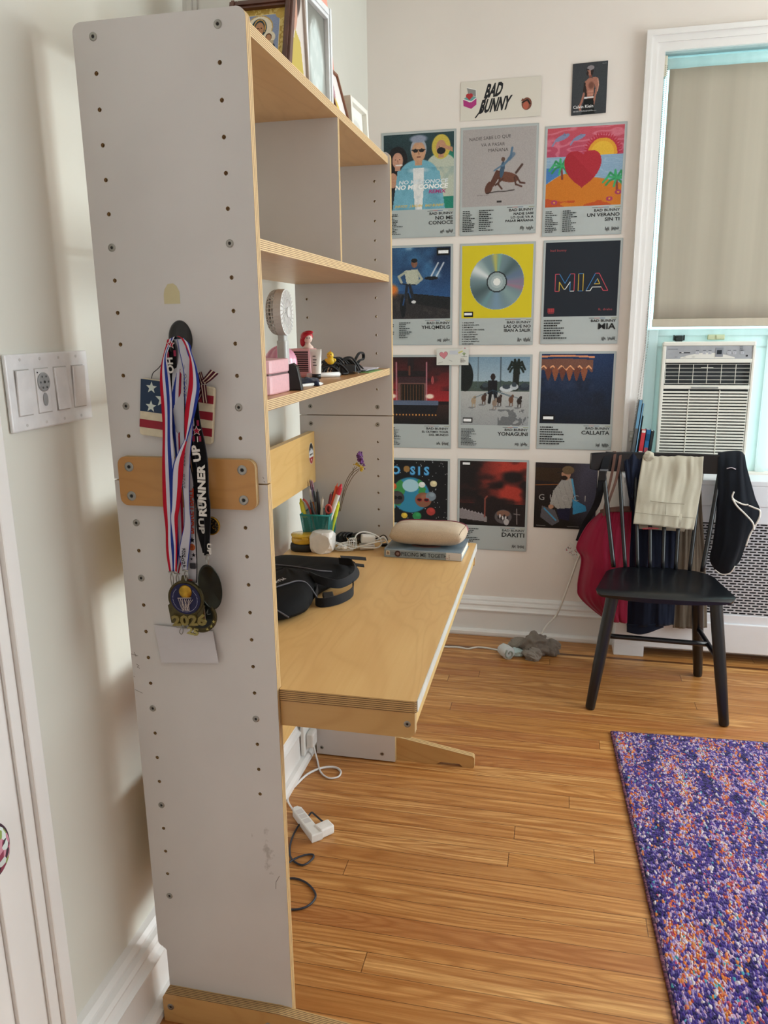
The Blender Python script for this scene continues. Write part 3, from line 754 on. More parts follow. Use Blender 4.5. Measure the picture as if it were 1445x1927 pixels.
def pic5():
    p = Paint(118, 118, 'd8c420'); d = np.hypot(p.U-.5, p.Vv-.5); a = np.degrees(np.arctan2(p.Vv-.5, p.U-.5))
    base = np.zeros((p.h, p.w, 3)); base[:] = p.c('6f868c')
    tmp = Paint(118, 118, '71888e')
    for ang, wdt, col, al in ((150, 16, 'd7dcdc', 1), (135, 8, '9fb5b4', .6), (95, 7, 'c7bd58', .8), (84, 5, '7eb09a', .7), (20, 14, '5b6b93', .6), (0, 9, '8c6f8f', .7), (-14, 6, 'a26f84', .8), (45, 16, '465a5e', .8), (-90, 16, '7b98b4', .7), (-45, 18, '8aa2a0', .7), (-150, 22, '435457', .8), (-120, 8, '6f9aa0', .6)):
        dd = np.abs((a-ang+180) % 360-180); tmp.mix(np.exp(-(dd/wdt)**2)*al, col)
    p.mix((d < .385)*1., 'a5b4b6'); m_ = ((d < .38)*1.)[..., None]; p.A = p.A*(1-m_)+tmp.A*m_
    p.mix((d < .145)*1., '20282b'); p.mix((d < .128)*1., '93a3a5'); p.mix((d < .085)*1., 'a9b7b8'); p.mix((d < .05)*1., 'e9ebe6')
    advisory(p, .03, .02, .14); return p.A
def pic7():
    p = Paint(118, 118, '1a0f12'); p.grad(.35, 1, 'a3262a', '2c1114'); n = p.noise(3, 21, 1, 2); p.mix((p.Vv > .5)*np.clip((n-.5)*4, 0, 1)*.85, '1c1015'); p.grad(0, .3, '120f11', '3a2420')
    p.poly([(.22, .62), (.66, .62), (.66, .30), (.22, .30)], '6e4a44'); p.poly([(.26, .60), (.62, .60), (.62, .33), (.26, .33)], '17120f')
    for k in range(8): p.line([(.28+k*.045, .59), (.28+k*.045, .34)], .010, '6b4326')
    p.poly([(.24, .70), (.64, .70), (.66, .62), (.22, .62)], '3a2428'); p.poly([(.22, .80), (.66, .80), (.66, .71), (.22, .71)], '1d1518')
    for x in (.20, .66): p.line([(x, .92), (x, .34)], .02, 'b0707a'); p.ell(x-.01+(.06 if x > .4 else -.06), .42, .06, .035, 'f2dcc8', soft=.6); p.ell(x+(.09 if x > .4 else -.09), .66, .02, .06, 'a3484a')
    p.poly([(.04, .36), (.84, .36), (.84, .29), (.04, .29)], '58647c'); p.poly([(.04, .29), (.84, .29), (.80, .16), (.06, .16)], '15151c')
    for k in range(15): p.ell(.10+k*.05, .14, .010, .010, 'e09a4e')
    p.ell(.42, .90, .05, .14, '20161a'); p.line([(.40, .86), (.40, .74)], .03, '64392c'); p.speck(.06, 6); return p.A
def pic8():
    p = Paint(118, 118, '8ea4b3'); p.grad(.55, 1, 'a9b9c2', '7b97ab'); p.grad(0, .55, '9a9c9d', 'b7b7b4')
    p.mix((p.Vv > .5)*(p.Vv < .62+.05*p.noise(10, 3))*.9, '3c4a42')
    p.ell(.06, .72, .12, .22, '141a1a'); p.line([(.80, .55), (.81, .86)], .09, '1b201c')
    for k in range(10):
        t = math.radians(k*36); p.line([(.81, .88), (.81+.09*math.cos(t), .88+.08*math.sin(t)), (.81+.12*math.cos(t), .82+.06*math.sin(t))], .03, '17201b')
    p.line([(.58, .5), (.58, 1)], .014, '39444a'); p.line([(.25, .55), (.25, 1)], .01, '4c585e')
    for x, y, w, c_ in ((.67, .54, .10, 'c8cdd0'), (.78, .57, .06, 'b9c0c4'), (.93, .56, .09, '28313d'), (.36, .56, .08, '22282a')): p.ell(x, y, w, .045, c_); p.ell(x, y+.03, w*.6, .035, '39434c')
    p.poly([(.40, .66), (.53, .66), (.54, .46), (.40, .46)], '15151a'); p.ell(.47, .71, .035, .05, '2b211f'); p.line([(.44, .48), (.42, .34)], .045, '121217'); p.line([(.50, .48), (.53, .36)], .045, '121217')
    for x, y, c_ in ((.19, .36, 'a58f74'), (.34, .40, '4e3428'), (.50, .33, '8f7a6a'), (.57, .38, '3c2c26'), (.74, .38, '6a4630'), (.86, .36, '2f2622')):
        p.ell(x, y, .035, .05, c_); p.ell(x+.02, y+.05, .022, .025, c_); p.line([(x-.015, y-.03), (x-.02, y-.09)], .013, c_); p.line([(x+.02, y-.03), (x+.02, y-.09)], .013, c_); p.line([(x, y+.04), (.47, .52)], .006, '2f4a5a'); p.ell(x-.03, y-.10, .05, .012, '6f7071', a=.8)
    p.mix((p.noise(12, 33) > .55)*(p.Vv < .24)*(p.U > .55)*.6, '4b4d50'); advisory(p, .03, .03, .15); p.speck(.06, 7); return p.A
def pic9():
    p = Paint(118, 118, '122036'); p.grad(0, 1, '0f1826', '1d355c'); p.mix((p.noise(5, 41)-.45)*1.6*(p.Vv < .65), '0c121e')
    tp = .93-.10*(p.U-.3)**2; p.mix((p.U < .72)*(p.Vv < tp)*(p.Vv > .76+.02*np.sin(p.U*60))*.9, '7d4f3c'); p.mix((p.U < .70)*(np.abs(p.Vv-.80-.025*np.sin(p.U*50)) < .012), 'e6a477')
    p.mix((p.U < .74)*(np.abs(p.Vv-.97+.10*(p.U-.3)**2) < .012), 'd88f66')
    for k in range(6): p.poly([(.05+k*.10, .76), (.10+k*.10, .82), (.15+k*.10, .76), (.11+k*.10, .62), (.09+k*.10, .62)], '8a4f35' if k % 2 else '6a3a2c')
    p.mix(np.clip((p.noise(9, 15)-.5)*3, 0, 1)*(p.Vv < .66)*(p.Vv > .28)*(p.U < .75)*.5, '2d3850')
    advisory(p, .03, .03, .18); p.speck(.05, 8); return p.A
def pic10():
    p = Paint(118, 118, '0c0e12'); r = np.random.RandomState(5)
    for k in range(90): p.ell(r.rand(), r.rand(), .005, .005, 'c9cdd2')
    p.ell(.42, .45, .30, .28, '2f86a8'); p.mix((np.hypot((p.U-.42)/.30, (p.Vv-.45)/.28) < 1)*(p.noise(5, 8) > .52), '3a8f4a'); p.ell(.42, .60, .13, .10, 'a9d0dc')
    for x, y, c_, s in ((.14, .58, 'c4552c', .06), (.60, .62, 'e4e4e0', .05), (.78, .64, 'd6c8a0', .055), (.20, .40, '3f3a3c', .12), (.12, .26, '3aa0a0', .06), (.62, .38, '8a5a44', .13), (.74, .44, '7c8a94', .08), (.32, .12, 'd9b440', .05), (.52, .12, '2e8a50', .07), (.74, .20, 'a83a34', .07)):
        p.ell(x, y, s, s*.9, c_); p.ell(x+s*.2, y+s*.3, s*.5, s*.4, tuple(np.clip(p.c(c_)*1.25, 0, 1)), soft=.5, a=.6)
    for x in (.17, .25): p.ell(x, .40, .04, .03, '0c0c10')
    for x in (.56, .67): p.ell(x, .38, .045, .03, 'a1242c'); p.ell(x, .38, .032, .02, '1a1014')
    p.ell(.36, .86, .05, .05, '9a7440')
    return p.A
def pic11():
    p = Paint(118, 118, '1c1416'); n = p.noise(2.5, 17, 1, 1.6); p.mix(np.clip((n-.48)*5, 0, 1)*(p.Vv > .35), 'b03a2e'); p.mix(np.clip((p.noise(4, 27, 1, 2)-.5)*4, 0, 1)*.8*(p.Vv > .35), '1d1517'); p.mix(np.clip((.5-p.U)*2+.3, 0, 1)*(p.Vv > .4)*.8, '171214')
    p.poly([(0, .22), (0, .07), (1, .0), (1, 0), (0, 0)], '0f0b0c'); p.poly([(0, .10), (0, .26), (.36, .18), (.42, .14), (.42, .06)], '8b8385')
    for k in range(7): p.poly([(.03+k*.05, .245-.012*k), (.045+k*.05, .275-.012*k), (.06+k*.05, .24-.012*k)], 'a59da0')
    p.line([(.39, .14), (.39, .42), (.42, .46)], .022, '8f4a3e'); p.ell(.67, .15, .13, .11, '5c5658'); p.ell(.67, .20, .10, .05, '86604f')
    for k in range(7): p.ell(.60+k*.022, .14+.02*math.sin(k*2), .016, .03, 'd5d0d0' if k % 2 else '2a2325')
    p.ell(.72, .07, .04, .05, 'b7b1b1'); p.line([(.87, .28), (.88, .04)], .012, '9a8f8f'); p.line([(.83, .20), (.92, .19)], .012, '9a8f8f')
    advisory(p, .03, .92, .14); p.speck(.05, 9); return p.A
def pic12():
    p = Paint(118, 130, '221d22'); p.grad(0, 1, '14110f', '2c2426'); p.ell(.95, .65, .35, .6, '57566a', soft=.9, a=.8); p.poly([(0, .93), (.42, .93), (.40, .70), (0, .74)], '38291c'); p.line([(0, .66), (.40, .68)], .012, 'a0602c')
    p.poly([(.30, .58), (.44, .76), (.58, .78), (.64, .60), (.60, .30), (.40, .28), (.30, .36), (.24, .32)], 'a9a6a2'); p.mix((np.abs(np.sin((p.U+.4*p.Vv)*34)) < .08)*(p.U > .3)*(p.U < .62)*(p.Vv < .74)*(p.Vv > .30)*.35, '3c3c40')
    p.ell(.50, .84, .075, .095, 'b98a70'); p.ell(.53, .90, .10, .065, '6f5a42'); p.line([(.44, .88), (.36, .86)], .02, '2a2220'); p.ell(.47, .78, .055, .035, '2a1c18')
    p.poly([(.36, .30), (.60, .32), (.58, .12), (.42, .14)], '171a36'); p.line([(.60, .76), (.68, .40)], .03, '5aa6cf'); p.poly([(.62, .46), (.84, .36), (.86, .28), (.64, .22)], '3f94c4')
    p.poly([(.12, .34), (.34, .28), (.42, .10), (.30, .03), (.10, .16)], '5c5a60'); p.line([(.16, .30), (.36, .12)], .022, '4796c4'); p.ell(.27, .33, .045, .035, 'b98a70'); p.speck(.05, 11); return p.A
def tracks(S, x, y, w, n, lh, seed, cols='1c2022'):
    """rows of track-list type too small to read"""
    r = random.Random(seed); lh = min(lh, (y-.008)/n)
    for i in range(n):
        xx = x; tot = w*r.uniform(.45, 1.0)
        while xx < x+tot:
            ww = r.uniform(.004, .011); S.quad(xx, y-i*lh, min(xx+ww, x+tot), y-i*lh+lh*.48, cols, S.z); xx += ww+.0016
    S.z += .00004
PH = .4015; PW = .3025
def poster(x, zt, artf, lines, label, sizes, name='album_poster', tl=None, extra=None, seed=0, h=PH, bars=((.62, .69, '252525'), (.69, .76, 'a8402f'), (.76, .83, '3c5c8c'), (.83, .90, 'c9cdc9'), (.90, .975, '8c8f3c')), tilt=0):
    S = Sheet(); S.body(PW, h, 'a9b0b0', .0005); S.quad(.0035, .0035, PW-.0035, h-.0035, 'b3b9b8')
    iw = PW-.018; S.raster(.009, h-.009-iw, iw, iw, artf())
    if extra: extra(S, .009, h-.009-iw, iw)
    yb = h-.009-iw
    for a, b, c_ in bars: S.quad(PW*a, yb-.0085, PW*b, yb-.0070, c_, S.z)
    S.z += .0001; y = yb-.0225
    S.text('BAD BUNNY', PW-.010, y, .0095, '15181a', 'R', .015, 1.25); y -= .004
    for t, hh, xs in lines:
        y -= hh+.0015; S.text(t, PW-.010, y, hh, '15181a', 'R', .02, xs); y -= .003
    # scribbled signature
    r = random.Random(seed+3); pts = []
    for i in range(24): pts.append((PW-.062+i*.0020+(.006 if i > 8 else 0), .014+(.012 if i % 2 else 0)+r.uniform(-.003, .004)))
    S.line(pts[:9], .0011, '1c1e20'); S.line(pts[9:], .0011, '1c1e20'); S.line([(PW-.010, .012), (PW-.003, .012)], .0008, '1c1e20')
    if tl: tl(S, yb)
    X = KX(x); Z = KZ(zt)
    M = Matrix.Translation((X, YF-.0012, Z-h)) @ Matrix.Rotation(math.radians(tilt), 4, 'Y') @ XZ(0)
    rr = random.Random(seed)
    a1, a2 = rr.uniform(.0005, .0025), rr.uniform(.0005, .002)
    o = S.make(name, M, M_print, None, bend=lambda px, py: a1*px/PW+a2*(1-py/h))
    return top(o, label, 'poster', 'album posters in a grid on the far wall')
def tl_list(items):
    def f(S, yb):
        lh = .0095 if len(items) > 8 else .0102
        for i, t in enumerate(items): S.text(t, .012, yb-.020-i*lh, .0048, '1c2022', 'L', .03, 1.1)
    return f
def tl_cols(n, m, w1=.052, w2=.060, sd=1, lh=.0075):
    return lambda S, yb: (tracks(S, .012, yb-.018, w1, n, lh, sd), tracks(S, .078, yb-.018, w2, m, lh, sd+1) if m else None)
def tl_one(n, w, sd, lh=.0078, x=.012): return lambda S, yb: tracks(S, x, yb-.018, w, n, lh, sd)
def ex1(S, x, y, w):
    S.text('NO ME CONOCE', x+.06, y+.098, .014, 'dfe6ea', 'L', .02, wmax=.200, shear=.2)
    S.text('NO ME CONOCE', x+.045, y+.078, .0165, 'f4f4f2', 'L', .035, wmax=.215, shear=.2); S.text('REMIX', x+.255, y+.060, .013, 'a83a78', 'R', .03, 1.3, shear=.2)
    S.text('JHAYCO   J BALVIN   BAD BUNNY', x+.045, y+.010, .009, 'd9b62c', 'L', .02, wmax=.20, shear=.25)
def ex2(S, x, y, w):
    S.text('NADIE SABE LO QUE', x+.025, y+.243, .012, '26221f', 'L', -.005, 1.02, rot=2); S.text('VA A PASAR', x+.072, y+.221, .012, '26221f', 'L', -.005, 1.0); S.text('MAÑANA', x+.100, y+.200, .012, '26221f', 'L', -.005, 1.05)
    S.text('BAD BUNNY . MONACO', x+.06, y+.040, .003, '3a3532', 'L')
def ex5(S, x, y, w): pass
def outline_letter(S, strokes, w=.0026):
    for (a, b), c_ in strokes: S.line([a, b], w, c_)
def ex6(S, x, y, w):
    S.text('bad bunny', x+.018, y+.250, .0085, 'a8484c', 'L', 0, 1.25); S.text('ft. drake', x+w-.018, y+.022, .009, 'a8484c', 'R', 0, 1.25)
    S.quad(x+.016, y+.016, x+.042, y+.032, 'a83a40'); S.line([(x+.018, y+.012), (x+.040, y+.012)], .002, 'a83a40')
    for q in (.020, .029, .038): S.line([(x+q, y+.018), (x+q-.002, y+.030)], .0012, '18202a')
    r_, b_, y_, w_, g_ = 'c44a5a', '3f7fb8', 'd6b440', 'e9e6e0', '8c4a8c'
    bx, by, H = x+.042, y+.098, .066
    P_ = [(0, 0), (0, H), (.016, H), (.038, .030), (.058, H), (.074, H), (.074, 0), (.058, 0), (.058, .036), (.040, .008), (.034, .008), (.016, .036), (.016, 0), (0, 0)]
    cs = [r_, r_, b_, b_, r_, r_, w_, b_, w_, w_, y_, y_, r_]
    outline_letter(S, [(((bx+a[0], by+a[1]), (bx+b[0], by+b[1])), c_) for a, b, c_ in zip(P_, P_[1:], cs)])
    bx += .090; P_ = [(0, 0), (0, H), (.018, H), (.018, 0), (0, 0)]; outline_letter(S, [(((bx+a[0], by+a[1]), (bx+b[0], by+b[1])), c_) for a, b, c_ in zip(P_, P_[1:], [y_, b_, y_, b_])])
    bx += .030; P_ = [(0, 0), (.034, H), (.048, H), (.084, 0), (.066, 0), (.058, .014), (.024, .014), (.016, 0), (0, 0)]; outline_letter(S, [(((bx+a[0], by+a[1]), (bx+b[0], by+b[1])), c_) for a, b, c_ in zip(P_, P_[1:], [b_, r_, r_, r_, r_, w_, w_, w_])])
    P_ = [(.031, .026), (.042, .046), (.052, .026), (.031, .026)]; outline_letter(S, [(((bx+a[0], by+a[1]), (bx+b[0], by+b[1])), c_) for a, b, c_ in zip(P_, P_[1:], [b_, y_, y_])])
def ex10(S, x, y, w):
    for ch, xx in (('O', .033), ('S', .118), ('I', .152), ('S', .180)):
        S.text(ch, x+xx-.001, y+.220, .036, '1d5c94', 'L', .055, 1.0); S.text(ch, x+xx, y+.222, .034, '5fb0e0', 'L', .03, 1.0)
def dark(c_): return lambda: Paint(8, 8, c_).A
GRP = []
poster(-.0245, 2.0965, pic1, [('NO ME', .0135, 1.2), ('CONOCE', .0135, 1.2)], 'album poster with three people, one in a pale blue jacket, text NO ME CONOCE', 0, tl=tl_one(14, .075, 11), extra=ex1, seed=1)
poster(.292, 2.097, pic2, [('NADIE SABE', .0085, 1.2), ('LO QUE VA A', .0085, 1.2), ('PASAR MAÑANA', .0085, 1.2)], 'grey album poster with a rider on a brown bucking horse', 0, tl=tl_cols(12, 11, sd=21), extra=ex2, seed=2)
poster(.6155, 2.083, pic3, [('UN VERANO', .0125, 1.2), ('SIN TI', .0125, 1.2)], 'pink and orange beach sunset poster with a big red heart and palms', 0, tl=tl_cols(12, 11, sd=31), extra=None, seed=3)
poster(-.034, 1.670, pic4, [('YHLQMDLG', .0135, 1.15)], 'dark blue poster of a cyclist at night, text YHLQMDLG', 0, tl=tl_cols(10, 9, sd=41), seed=4)
poster(.2945, 1.669, pic5, [('LAS QUE NO', .0115, 1.15), ('IBAN A SALIR', .0115, 1.1)], 'bright yellow poster with a large silver compact disc', 0, seed=5,
       tl=tl_list(['1. SI ELLA SALE', '2. MAS DE UNA CITA', '3. BYE ME FUI', '4. CANCION CON YANDEL', "5. PA' ROMPERLA", '6. BAD CON NICKY', '7. BENDICIONES', '8. COMO SE SIENTE', '9. RONCA FREESTYLE', '10. EN CASITA']))
poster(.624, 1.671, dark('18202b'), [('MIA', .0225, 1.25)], 'black poster with MIA in thin multicoloured outline letters', 0, tl=tl_one(8, .10, 61, .0098), extra=ex6, seed=6)
poster(-.036, 1.232, pic7, [('EL ÚLTIMO TOUR', .0085, 1.2), ('DEL MUNDO', .0085, 1.2)], 'poster of a dark truck front under a red sky', 0, tl=tl_one(16, .072, 71, .0062), seed=7, h=.397)
poster(.296, 1.232, pic8, [('YONAGUNI', .0150, 1.1)], 'poster of a person walking several dogs in a sunny car park', 0, tl=tl_one(14, .075, 81, .0076), seed=8, h=.393)
poster(.6235, 1.2435, pic9, [('CALLAITA', .0150, 1.15)], 'dark blue night poster with a lit orange carousel canopy', 0, tl=tl_one(8, .105, 91, .0098), seed=9, h=.401)
poster(-.0385, .793, pic10, [('OASIS', .0150, 1.15)], 'starry black poster with a cartoon globe and blue puffy letters O SIS', 0, tl=tl_one(8, .09, 101), extra=ex10, seed=10, h=.400)
poster(.2955, .7965, pic11, [('DAKITI', .0185, 1.2)], 'poster with dark red clouds over a white skull shape, text DAKITI', 0, tl=tl_one(10, .090, 111, .0080), seed=11, h=.403)
# fashion poster without a border
S = Sheet(); w, h = .255, .284; S.body(w, h, '17141a', .0005); S.raster(.002, .002, w-.004, h-.004, pic12())
for ch, xx in zip('GUCCI', (.016, .062, .112, .158, .205)): S.text(ch, xx, .122, .026, 'b9b6b4', 'L', -.01)
S.line([(.01, .010), (.05, .010)], .0015, '8a8888'); S.line([(.14, .010), (.19, .010)], .0015, '8a8888')
o = S.make('fashion_poster', Matrix.Translation((KX(.623), YF-.0012, KZ(.507))) @ XZ(0), M_gloss, None, bend=lambda a, b: .004*a/w)
top(o, 'dark poster of a man in a cap with blue bags, partly behind the chair', 'poster')
S = Sheet(); w, h = .127, .178; S.body(w, h, '33363a', .0005)
p = Paint(76, 106, '393c40'); p.ell(.5, .5, .7, .7, '3d4145', soft=1.0)
sk, sd_, dk = 'a5705f', '7a4a40', '2c211f'
p.poly([(.42, .30), (.62, .30), (.63, .46), (.66, .62), (.60, .70), (.48, .71), (.36, .64), (.37, .48)], sk); p.poly([(.36, .62), (.42, .48), (.44, .32), (.40, .30), (.36, .46)], dk)
p.poly([(.58, .72), (.72, .71), (.77, .62), (.76, .48), (.70, .34), (.67, .22), (.62, .23), (.66, .38), (.68, .50), (.64, .60)], sk); p.line([(.74, .68), (.77, .56), (.74, .44)], .02, 'd8a894')
p.line([(.36, .60), (.34, .46)], .05, dk); p.line([(.34, .40), (.29, .26), (.22, .14)], .06, sk); p.line([(.66, .30), (.62, .14)], .07, sk)
p.poly([(.47, .72), (.56, .72), (.56, .80), (.48, .80)], sd_); p.ell(.50, .84, .085, .085, sk); p.ell(.43, .80, .03, .045, dk); p.ell(.56, .84, .04, .09, dk); p.ell(.52, .905, .105, .045, '8d8689'); p.line([(.40, .87), (.46, .87)], .02, '1d1514')
for a, b in ((.50, .44), (.58, .44), (.50, .38), (.58, .38)): p.ell(a, b, .045, .022, 'bd8674', soft=.6)
p.ell(.55, .56, .08, .07, '6b4438', soft=.5, a=.8); p.poly([(.36, .335), (.63, .335), (.63, .31), (.36, .305)], 'd9dadb'); p.poly([(.36, .30), (.63, .305), (.68, .0), (.33, .0)], '121617')
p.poly([(.28, .0), (.36, .3), (.40, .0)], '16191b'); p.poly([(.20, .16), (.26, .16), (.28, .07), (.22, .08)], sk); p.speck(.04, 3)
S.raster(.002, .002, w-.004, h-.004, p.A)
S.text('Calvin Klein', .006, .0235, .0105, 'f1f1f0', 'L', .008, wmax=.074); tracks(S, .007, .0135, .088, 2, .0052, 5, 'b9babb'); S.text('Calvin Klein', w-.020, h-.009, .0024, 'b9babb')
o = S.make('fashion_poster', Matrix.Translation((KX(.709), YF-.003, KZ(2.114))) @ Matrix.Rotation(math.radians(-.4), 4, 'Y') @ XZ(0), M_gloss, None, bend=lambda a, b: .006*(a/.127))
top(o, 'small dark poster of a shirtless man above the sunset poster', 'poster')
# banner
S = Sheet(); w, h = .308, .139; S.body(w, h, 'ddd6ca', .0005)
S.text('BAD', .090, .078, .044, '17181c', 'L', .045, shear=.4, rot=5, wmax=.066); S.text('BUNNY', .070, .024, .044, '17181c', 'L', .045, shear=.4, rot=5, wmax=.118)
S.line([(.058, .008), (.085, .040)], .005, '17181c'); S.line([(.088, .062), (.112, .090)], .005, '17181c')
S.poly([(.010, .078), (.036, .065), (.062, .078), (.062, .056), (.042, .042), (.012, .054)], 'b0347c'); S.poly([(.010, .078), (.034, .092), (.062, .082), (.044, .068)], '6aa0a0'); S.poly([(.024, .118), (.060, .108), (.061, .084), (.030, .094)], '8d8a88')
S.line([(.024, .118), (.060, .108), (.061, .084)], .0022, 'f1efe9'); S.line([(.010, .078), (.042, .067), (.062, .080)], .003, 'eae6e0')
S.poly(circ(.029, .089, .008), 'b02e34'); S.poly(circ(.040, .089, .008), 'b02e34'); S.poly([(.021, .087), (.048, .087), (.0345, .073)], 'b02e34')
S.poly(circ(.255, .046, .019, 20, .022), '7b4a3a'); S.poly([(.232, .055), (.238, .066), (.248, .060)], '7b4a3a'); S.poly(circ(.252, .040, .011, 20, .014), 'b5604c'); S.line([(.236, .050), (.258, .060), (.268, .044)], .005, '1a1514')
o = S.make('name_banner', Matrix.Translation((KX(.290), YF-.0012, KZ(2.121))) @ XZ(0), M_print, None, bend=lambda a, b: .003*(a/w))
top(o, 'cream paper banner with BAD BUNNY in black brush lettering above the posters', 'banner')
# drawn note stuck over the poster corners
S = Sheet(); w, h = .135, .068; S.body(w, h, 'd7d6cf', .0005)
def heart(S, cx, cy, s, col, rot=0):
    pts = []
    for i in range(40):
        t = 2*math.pi*i/40; x = 16*math.sin(t)**3/17*s; y = (13*math.cos(t)-5*math.cos(2*t)-2*math.cos(3*t)-math.cos(4*t))/17*s
        c, sn = math.cos(rot), math.sin(rot); pts.append((cx+x*c-y*sn, cy+x*sn+y*c))
    S.poly(pts, col)
heart(S, .030, .042, .019, '7c4650', .12); heart(S, .030, .042, .0175, 'd0828a', .12)
S.line([(.105, .034), (.128, .035)], .0016, '39454c'); S.line([(.116, .035), (.116, .046)], .0018, '4a3d36')
for k in range(6): S.line([(.116, .046), (.116+.008*math.cos(k*1.05), .047+.006*math.sin(k*1.05))], .0022, '7f9a68')
S.line([(.092, .050), (.110, .058)], .006, 'cfc674'); S.quad(.055, .044, .09, .060, 'c6c8cf')
tracks(S, .101, .024, .024, 4, .005, 3, '6a5a52'); S.line([(.006, .008), (.026, .014)], .0014, '8a8078'); S.line([(.052, .022), (.066, .015)], .0014, '8c8a84')
o = S.make('drawn_note', Matrix.Translation((KX(.202), YF-.006, KZ(1.190))) @ XZ(0), M_print, None, bend=lambda a, b: .003*a/w)
top(o, 'creased white note with a pink heart drawing stuck between four posters', 'note')
S = Sheet(); S.z = .0004; S.poly([(.0, .017), (.013, .034), (.032, .016), (.016, .0)], 'dad7d0'); heart(S, .0165, .017, .0085, 'b86a78', -.7)
o = S.make('heart_note', Matrix.Translation((KX(.305), YF-.0085, KZ(1.236))) @ XZ(0), M_print)
top(o, 'tiny white heart note at the top right corner of the drawn note', 'note')

# ------------------------------------------------------------------ frames on the top shelf
A = lambda x, y, Y: at(x, y, 1, Y)
ZTOP = Zk(0)+.009
def frame(name, label, cat, rb, w, h, yaw, lean, border, depth, fmat, art, artkey, mat_col=None, group=None, matw=0, roll=0):
    """standing frame; rb = its bottom right corner, art = colour array"""
    ya = math.radians(yaw); xd = Vector((math.cos(ya), math.sin(ya), 0))
    loc = Vector((rb[0], rb[1], ZTOP+.0004))-xd*w
    t = thing(name, label, cat, (loc.x+xd.x*w/2, loc.y+xd.y*w/2, ZTOP), group)
    M = Matrix.Translation(loc) @ Matrix.Rotation(ya, 4, 'Z') @ Matrix.Rotation(math.radians(-lean), 4, 'X') @ XZ(0)
    b = border; bm = NB()
    for x0, x1, y0, y1 in ((0, b, 0, h), (w-b, w, 0, h), (b, w-b, 0, b), (b, w-b, h-b, h)):
        box(bm, x0, x1, y0, y1, 0, depth, .0012, 0, M)
        if b > .014: box(bm, x0+b*.3 if x0 == 0 or x0 == w-b else x0, x1-b*.3 if x0 == 0 or x0 == w-b else x1, y0+(b*.3 if y1-y0 < h*.5 else 0), y1-(b*.3 if y1-y0 < h*.5 else 0), depth, depth+.003, .001, 0, M)
    bobj('frame', bm, fmat, t)
    bm = NB(); box(bm, b*.5, w-b*.5, b*.5, h-b*.5, 0, depth*.4, 0, 0, M); bobj('backing', bm, plain('frame_backing', '3a322c', .8), t)
    S = Sheet(); S.z = depth*.45; ww, hh = w-2*b, h-2*b
    if mat_col: S.quad(b, b, w-b, h-b, mat_col)
    S.raster(b+matw, b+matw, ww-2*matw, hh-2*matw, art)
    S.make(artkey, M, M_gloss, t)
    bm = NB(); c, s_ = w*.5, h*.75
    bl_ = M @ Vector((c, s_, 0)); bmv = Vector((loc+xd*c)); back = Vector((-math.sin(ya), math.cos(ya), 0))*(h*.35)
    foot_ = Vector((bmv.x+back.x, bmv.y+back.y, ZTOP+.005))
    cyl(bm, foot_, bl_, .004, .004, 8); bobj('stand', bm, plain('frame_backing', '3a322c', .8), t)
    return t
p = Paint(90, 110, '8f9fc0')
d = np.minimum(np.minimum(p.U, 1-p.U)*.9, np.minimum(p.Vv, 1-p.Vv))
p.mix((d < .10)*1., 'b99a4a'); p.mix(((d < .10) & (p.noise(22, 3) > .5))*.8, 'e3cf86'); p.mix((np.abs(d-.105) < .008)*1., 'efe0a8')
for cx, cy in ((.1, .9), (.9, .9), (.1, .1), (.9, .1)): p.ell(cx, cy, .11, .09, 'c6a652')
p.ell(.47, .66, .27, .22, 'efe6cf'); p.mix((np.abs(np.hypot((p.U-.47)/.27, (p.Vv-.66)/.22)-1) < .04)*1., 'c9a85a')
p.poly([(.10, .0), (.25, .42), (.33, .56), (.62, .56), (.80, .34), (.92, .0)], '1f3344'); p.ell(.46, .66, .16, .17, '1f3a44'); p.poly([(.34, .50), (.58, .50), (.56, .3), (.36, .3)], '8a6a58')
p.ell(.47, .64, .095, .125, 'b98a66'); p.mix((np.abs(np.hypot((p.U-.47)/.12, (p.Vv-.66)/.15)-1) < .07)*(p.Vv > .58), 'd6a85a')
for q in (.44, .51): p.ell(q, .655, .018, .008, '2c1c16')
p.line([(.475, .65), (.47, .61)], .012, '8f6246'); p.line([(.45, .58), (.49, .58)], .012, '9a5248')
p.ell(.68, .48, .13, .11, 'efe6cf'); p.ell(.67, .48, .065, .07, '5c3a28'); p.ell(.67, .47, .052, .058, 'bd8d6a'); p.poly([(.55, .42), (.78, .42), (.76, .22), (.60, .16), (.50, .24)], 'c9b898'); p.poly([(.45, .26), (.75, .22), (.78, .08), (.50, .08)], '7a3a2c')
p.speck(.05, 3)
M_brown = plain('dark_brown_wood', '5a3426', .35, 0, .12, 40, .03, .5, 0, .2)
frame('icon_frame', 'brown wooden frame around a gold edged painting of a haloed woman and child', 'picture frame', (.222, .262), .120, .130, 0, 17, .015, .014, M_brown, p.A, 'painting')
p = Paint(60, 80, 'd9cfc6'); p.ell(.5, .82, .45, .25, '4a3a34'); p.ell(.5, .70, .25, .22, 'c99a84'); p.ell(.5, .60, .12, .045, '9a4a48'); p.ell(.5, .58, .10, .02, 'f3ece6'); p.poly([(.15, .0), (.22, .42), (.42, .50), (.50, .42), (.58, .50), (.80, .42), (.92, 0)], 'c3ad52')
for q in (.4, .6): p.ell(q, .75, .04, .018, '2a1c18')
frame('photo_frame', 'slim silver frame with a portrait in a yellow top, between the brown and white frames', 'picture frame', (.188, .452), .092, .24, 80, 2, .004, .010, plain('slim_frame', 'b5a79c', .4), p.A, 'photo', group=None)
